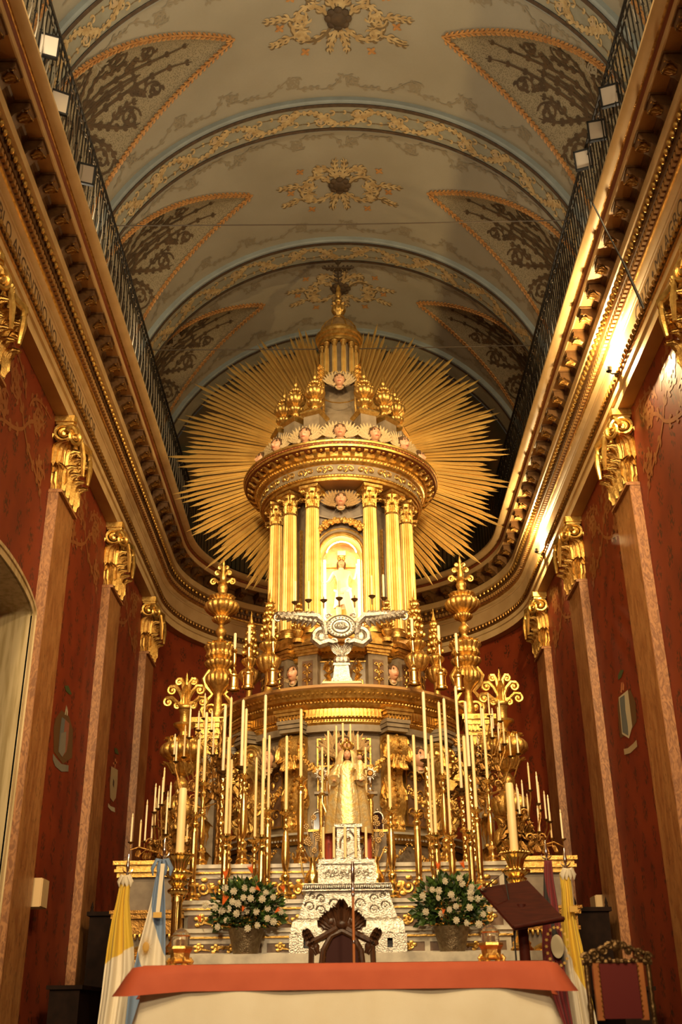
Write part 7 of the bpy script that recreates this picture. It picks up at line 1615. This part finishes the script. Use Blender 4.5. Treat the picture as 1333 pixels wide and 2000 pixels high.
side_chair(1202, 8.95, 1836, 'red velvet chair with carved gilded crest on slim posts beside the flags')

# ---- lectern
q = atY(1020, 1790, 11.2); t = thing('lectern', 'polished red-brown wooden lectern with tilted top seen from below', 'lectern', (q.x, 11.2, PLAT))
pa, pb_, pc, pd = [atY(x, y, yy) for x, y, yy in ((938, 1742, 11.35), (1032, 1726, 11.45), (1103, 1800, 11.02), (992, 1812, 10.92))]; pd = pa + pc - pb_
b = MB(); cen = (pa+pb_+pc+pd)/4; nrm = (pb_-pa).cross(pd-pa).normalized(); off = nrm*0.03
vs = [p - V((q.x, 11.2, PLAT)) for p in (pa, pb_, pc, pd)]; b.add([v for v in vs] + [v + V((0, 0.012, 0.035)) for v in vs], [(0,1,2,3), (7,6,5,4), (0,4,5,1), (1,5,6,2), (2,6,7,3), (3,7,4,0)]); b.build('desk_top', 'wood_red', t, smooth=False)
b = MB(); e0, e1 = vs[2], vs[3]; b.tube([e0 + V((0, -0.01, 0.03)), e1 + V((0, -0.01, 0.03))], 0.018, 8); b.build('book_ledge', 'wood_red', t)
cz = (cen - V((q.x, 11.2, PLAT))).z; b = MB(); b.lathe([(0.06, 0.08), (0.07, 0.14), (0.045, 0.2), (0.05, cz*0.4), (0.06, cz*0.55), (0.04, cz*0.60), (0.055, cz*0.64), (0.05, cz*0.85), (0.06, cz-0.03), (0.05, cz+0.02)], 16); b.build('column', 'wood_red', t)
b = MB(); b.lathe([(0.25, 0), (0.25, 0.04), (0.14, 0.07), (0.06, 0.10)], 24); b.build('foot', 'wood_red', t)
# microphone leaning over the desk
mp = [atY(935, 1755, 11.3), atY(945, 1736, 11.3), atY(962, 1722, 11.28), atY(985, 1708, 11.25)]
b = MB(); b.tube([V((atY(1003, 1790, 11.2).x, 11.22, PLAT+0.005)), V((atY(1003, 1790, 11.2).x, 11.22, mp[0].z-0.25)), mp[3] + V((0, 0, 0.02)), mp[2], mp[1]], [0.012, 0.008, 0.006, 0.006, 0.006], 6); t = tag(b.build('microphone', 'iron'), 'thin gooseneck microphone leaning towards the flowers beside the lectern', 'microphone')
b = MB(); b.ball(mp[1], (0.03, 0.03, 0.02), 8, 6); b.build('mic_head', 'silver_plain', t)

# ================================================================== WALL FITTINGS
def wallbox(s, p0, p1, y0, y1, lab, m):
    z0, z1 = p0, p1; t = thing('loudspeaker', lab, 'loudspeaker', (X0 + s*(WX-0.0), (y0+y1)/2, (z0+z1)/2), 0)
    h = (z1-z0)/2; w = (y1-y0)/2; x0 = -s*0.02; x1 = -s*0.24
    b = MB(); b.box(min(x0, x1), max(x0, x1), -w, w, -h, h); b.build('cabinet', m, t, smooth=False)
    b = MB(); b.box(x1-0.012 if s > 0 else x1, x1 if s > 0 else x1+0.012, -w*0.92, w*0.92, -h*0.95, h*0.95); b.build('grille', m, t, smooth=False)
    b = MB(); b.box(min(0, x0), max(0, x0), -0.05, 0.05, -0.06, 0.06); b.build('bracket', 'iron', t, smooth=False); return t
wallbox(-1, 1.42, 1.78, 14.68, 15.02, 'beige box loudspeaker on the wall next to the marble pilaster', 'beige_plastic')
wallbox(1, 1.46, 1.86, 18.42, 18.85, 'dim beige box loudspeaker above the dark choir stall', 'beige_plastic')
for s in (-1, 1):
    x = X0 + s*3.70; t = thing('choir_stall', 'dark wooden choir stall with small pinnacles against the wall, %s side' % ('doorway wall' if s < 0 else 'red flag'), 'stall', (x, 17.2, PLAT))
    H = 1.52 - PLAT if s < 0 else 1.50 - PLAT
    b = MB(); b.box(-0.26, 0.26, 0.0, 4.2, 0, H); b.build('carcass', 'wood_stall', t, smooth=False)
    b = MB(); b.box(-0.30, 0.30, -0.04, 4.24, H, H+0.06); b.build('cornice', 'wood_stall', t, smooth=False)
    for k in range(3):
        for e in (-1, 1): b = MB(); b.lathe([(0.03, 0), (0.02, 0.04), (0.025, 0.06), (0.002, 0.15)], 8, (e*0.24, 0.02 + k*1.9, H+0.06)); b.build('pinnacle', 'wood_stall', t)
    for k in range(3): b = MB(); b.box(-s*0.262-0.01, -s*0.262+0.01, 0.15 + k*1.38, 1.3 + k*1.38, 0.3, H-0.25); b.build('panel', 'wood_dark', t, smooth=False)
    t = thing('stall_bench', 'low dark bench beside the choir stall, %s side' % ('doorway wall' if s < 0 else 'red flag'), 'bench', (x + s*0.1, 15.4, PLAT))
    hb = 1.0 if s < 0 else 0.9
    b = MB(); b.box(-0.2, 0.2, 0, 1.6, 0, hb); b.build('body', 'wood_stall', t, smooth=False); b = MB(); b.box(-0.24, 0.24, -0.04, 1.64, hb, hb+0.05); b.build('top', 'wood_stall', t, smooth=False)

# ---- painted coats of arms on the red walls
def wall_poly(s, pts, m, name, parent, h):
    x = X0 + s*(WX - 0.004 - h); b = MB(); v = [tuple(atX(px, py, x)) for px, py in pts]
    b.add([(x, p[1], p[2]) for p in v], [tuple(range(len(v)))]); return b.build(name, m, parent, smooth=False)
Z1 = lambda L: [(x*0.3, 1300 + y*0.3) for x, y in L]
A = Z1
wall_poly(-1, A([(350,400), (365,340), (400,290), (450,330), (475,420), (470,600), (410,640), (350,560)]), 'emblem_olive', 'painted_emblem', wall_left, 0.0)
wall_poly(-1, A([(403,335), (425,350), (412,470), (405,595), (380,560), (392,420)]), 'emblem_slate', 'painted_emblem', wall_left, 0.002)
wall_poly(-1, A([(425,350), (452,378), (445,480), (433,560), (405,595), (412,470)]), 'emblem_rose', 'painted_emblem', wall_left, 0.002)
wall_poly(-1, A([(398,440), (432,430), (425,560), (405,595), (382,560)]), 'emblem_grey', 'painted_emblem', wall_left, 0.004)
wall_poly(-1, A([(420,132), (445,130), (468,185), (455,190), (430,165)]), 'emblem_green', 'painted_emblem', wall_left, 0.002)
for q in ([(422,320), (432,255), (434,290), (428,322)], [(434,322), (436,262), (443,300), (440,328)]): wall_poly(-1, A(q), 'emblem_white', 'painted_emblem', wall_left, 0.004)
wall_poly(-1, A([(345,573), (365,600), (400,640), (448,650), (445,690), (400,690), (360,655), (345,615)]), 'emblem_grey', 'painted_ribbon', wall_left, 0.002)
wall_poly(-1, A([(725,655), (768,680), (765,770), (755,860), (738,888), (718,860), (716,770)]), 'emblem_cream', 'painted_emblem', wall_left, 0.002)
wall_poly(-1, A([(738,735), (745,755), (742,795), (735,775)]), 'emblem_dark', 'painted_emblem', wall_left, 0.004)
wall_poly(-1, A([(705,895), (720,915), (748,925), (750,955), (725,945), (704,920)]), 'emblem_white', 'painted_ribbon', wall_left, 0.002)
wall_poly(-1, A([(745,535), (765,540), (775,580), (750,570)]), 'emblem_green', 'painted_emblem', wall_left, 0.002)
for q in ([(745,665), (748,605), (756,606), (752,668)], [(735,632), (762,622), (764,634), (737,646)]): wall_poly(-1, A(q), 'emblem_coral', 'painted_emblem', wall_left, 0.002)
B = lambda L: [(1050 + x/3.078, 1250 + y/3.078) for x, y in L]
wall_poly(1, B([(482,400), (490,340), (560,300), (590,370), (598,490), (555,560), (500,590)]), 'emblem_olive', 'painted_emblem', wall_right, 0.0)
wall_poly(1, B([(490,345), (545,300), (572,520), (552,592), (510,565)]), 'emblem_white', 'painted_emblem', wall_right, 0.002)
wall_poly(1, B([(495,350), (525,330), (530,420), (545,520), (548,575), (514,555)]), 'emblem_slate', 'painted_emblem', wall_right, 0.004)
wall_poly(1, B([(520,655), (545,650), (575,625), (597,600), (602,640), (560,680), (525,690)]), 'emblem_cream', 'painted_ribbon', wall_right, 0.002)
wall_poly(1, B([(485,215), (500,180), (520,180), (505,225), (487,240)]), 'emblem_green', 'painted_emblem', wall_right, 0.002)
for q in ([(500,315), (505,255), (512,255), (510,318)], [(512,300), (515,250), (524,270), (522,305)]): wall_poly(1, B(q), 'emblem_coral', 'painted_emblem', wall_right, 0.002)
# olive arabesques painted under the architrave of each bay
def wall_scroll(s, y0, y1):
    b = MB(); wd = y1-y0; x = X0 + s*(WX-0.003); m = (y0+y1)/2
    def fn(a, c, h): return V((x - s*h, m + a, 7.35 + c))
    for q in (-1, 1):
        for pts, w in ((bez((0, -0.1), (0.3*q, 0.35), (0.7*q, 0.2), (0.9*q, 0.55)), 0.05), (spir((0.55*q, 0.30), 0.25, 0, 1.5, q), 0.04), (bez((0, -0.1), (0.5*q, -0.5), (0.9*q, -0.3), (1.15*q, -0.75)), 0.05), (spir((0.85*q, -0.25), 0.22, 1, 1.4, -q), 0.04), (bez((0.1*q, 0.3), (0.2*q, 0.6), (0.6*q, 0.7), (1.1*q, 0.68)), 0.04)):
            pts = [(p[0]*wd/2.75, p[1]) for p in pts]; ribbon(b, pts, w, 0.012, fn, 0, w*0.5); leaves(b, pts, 3, 0.16, 0.06, fn, 0)
    b.build('painted_arabesque', 'arabesque', wall_left if s < 0 else wall_right, smooth=False)
for s in (-1, 1):
    for a, c in zip(PILY[1:-1], PILY[2:]): wall_scroll(s, a+0.5, c-0.5)

for o in list(COL.objects):
    if o.parent is None: o.location.z += LIFT
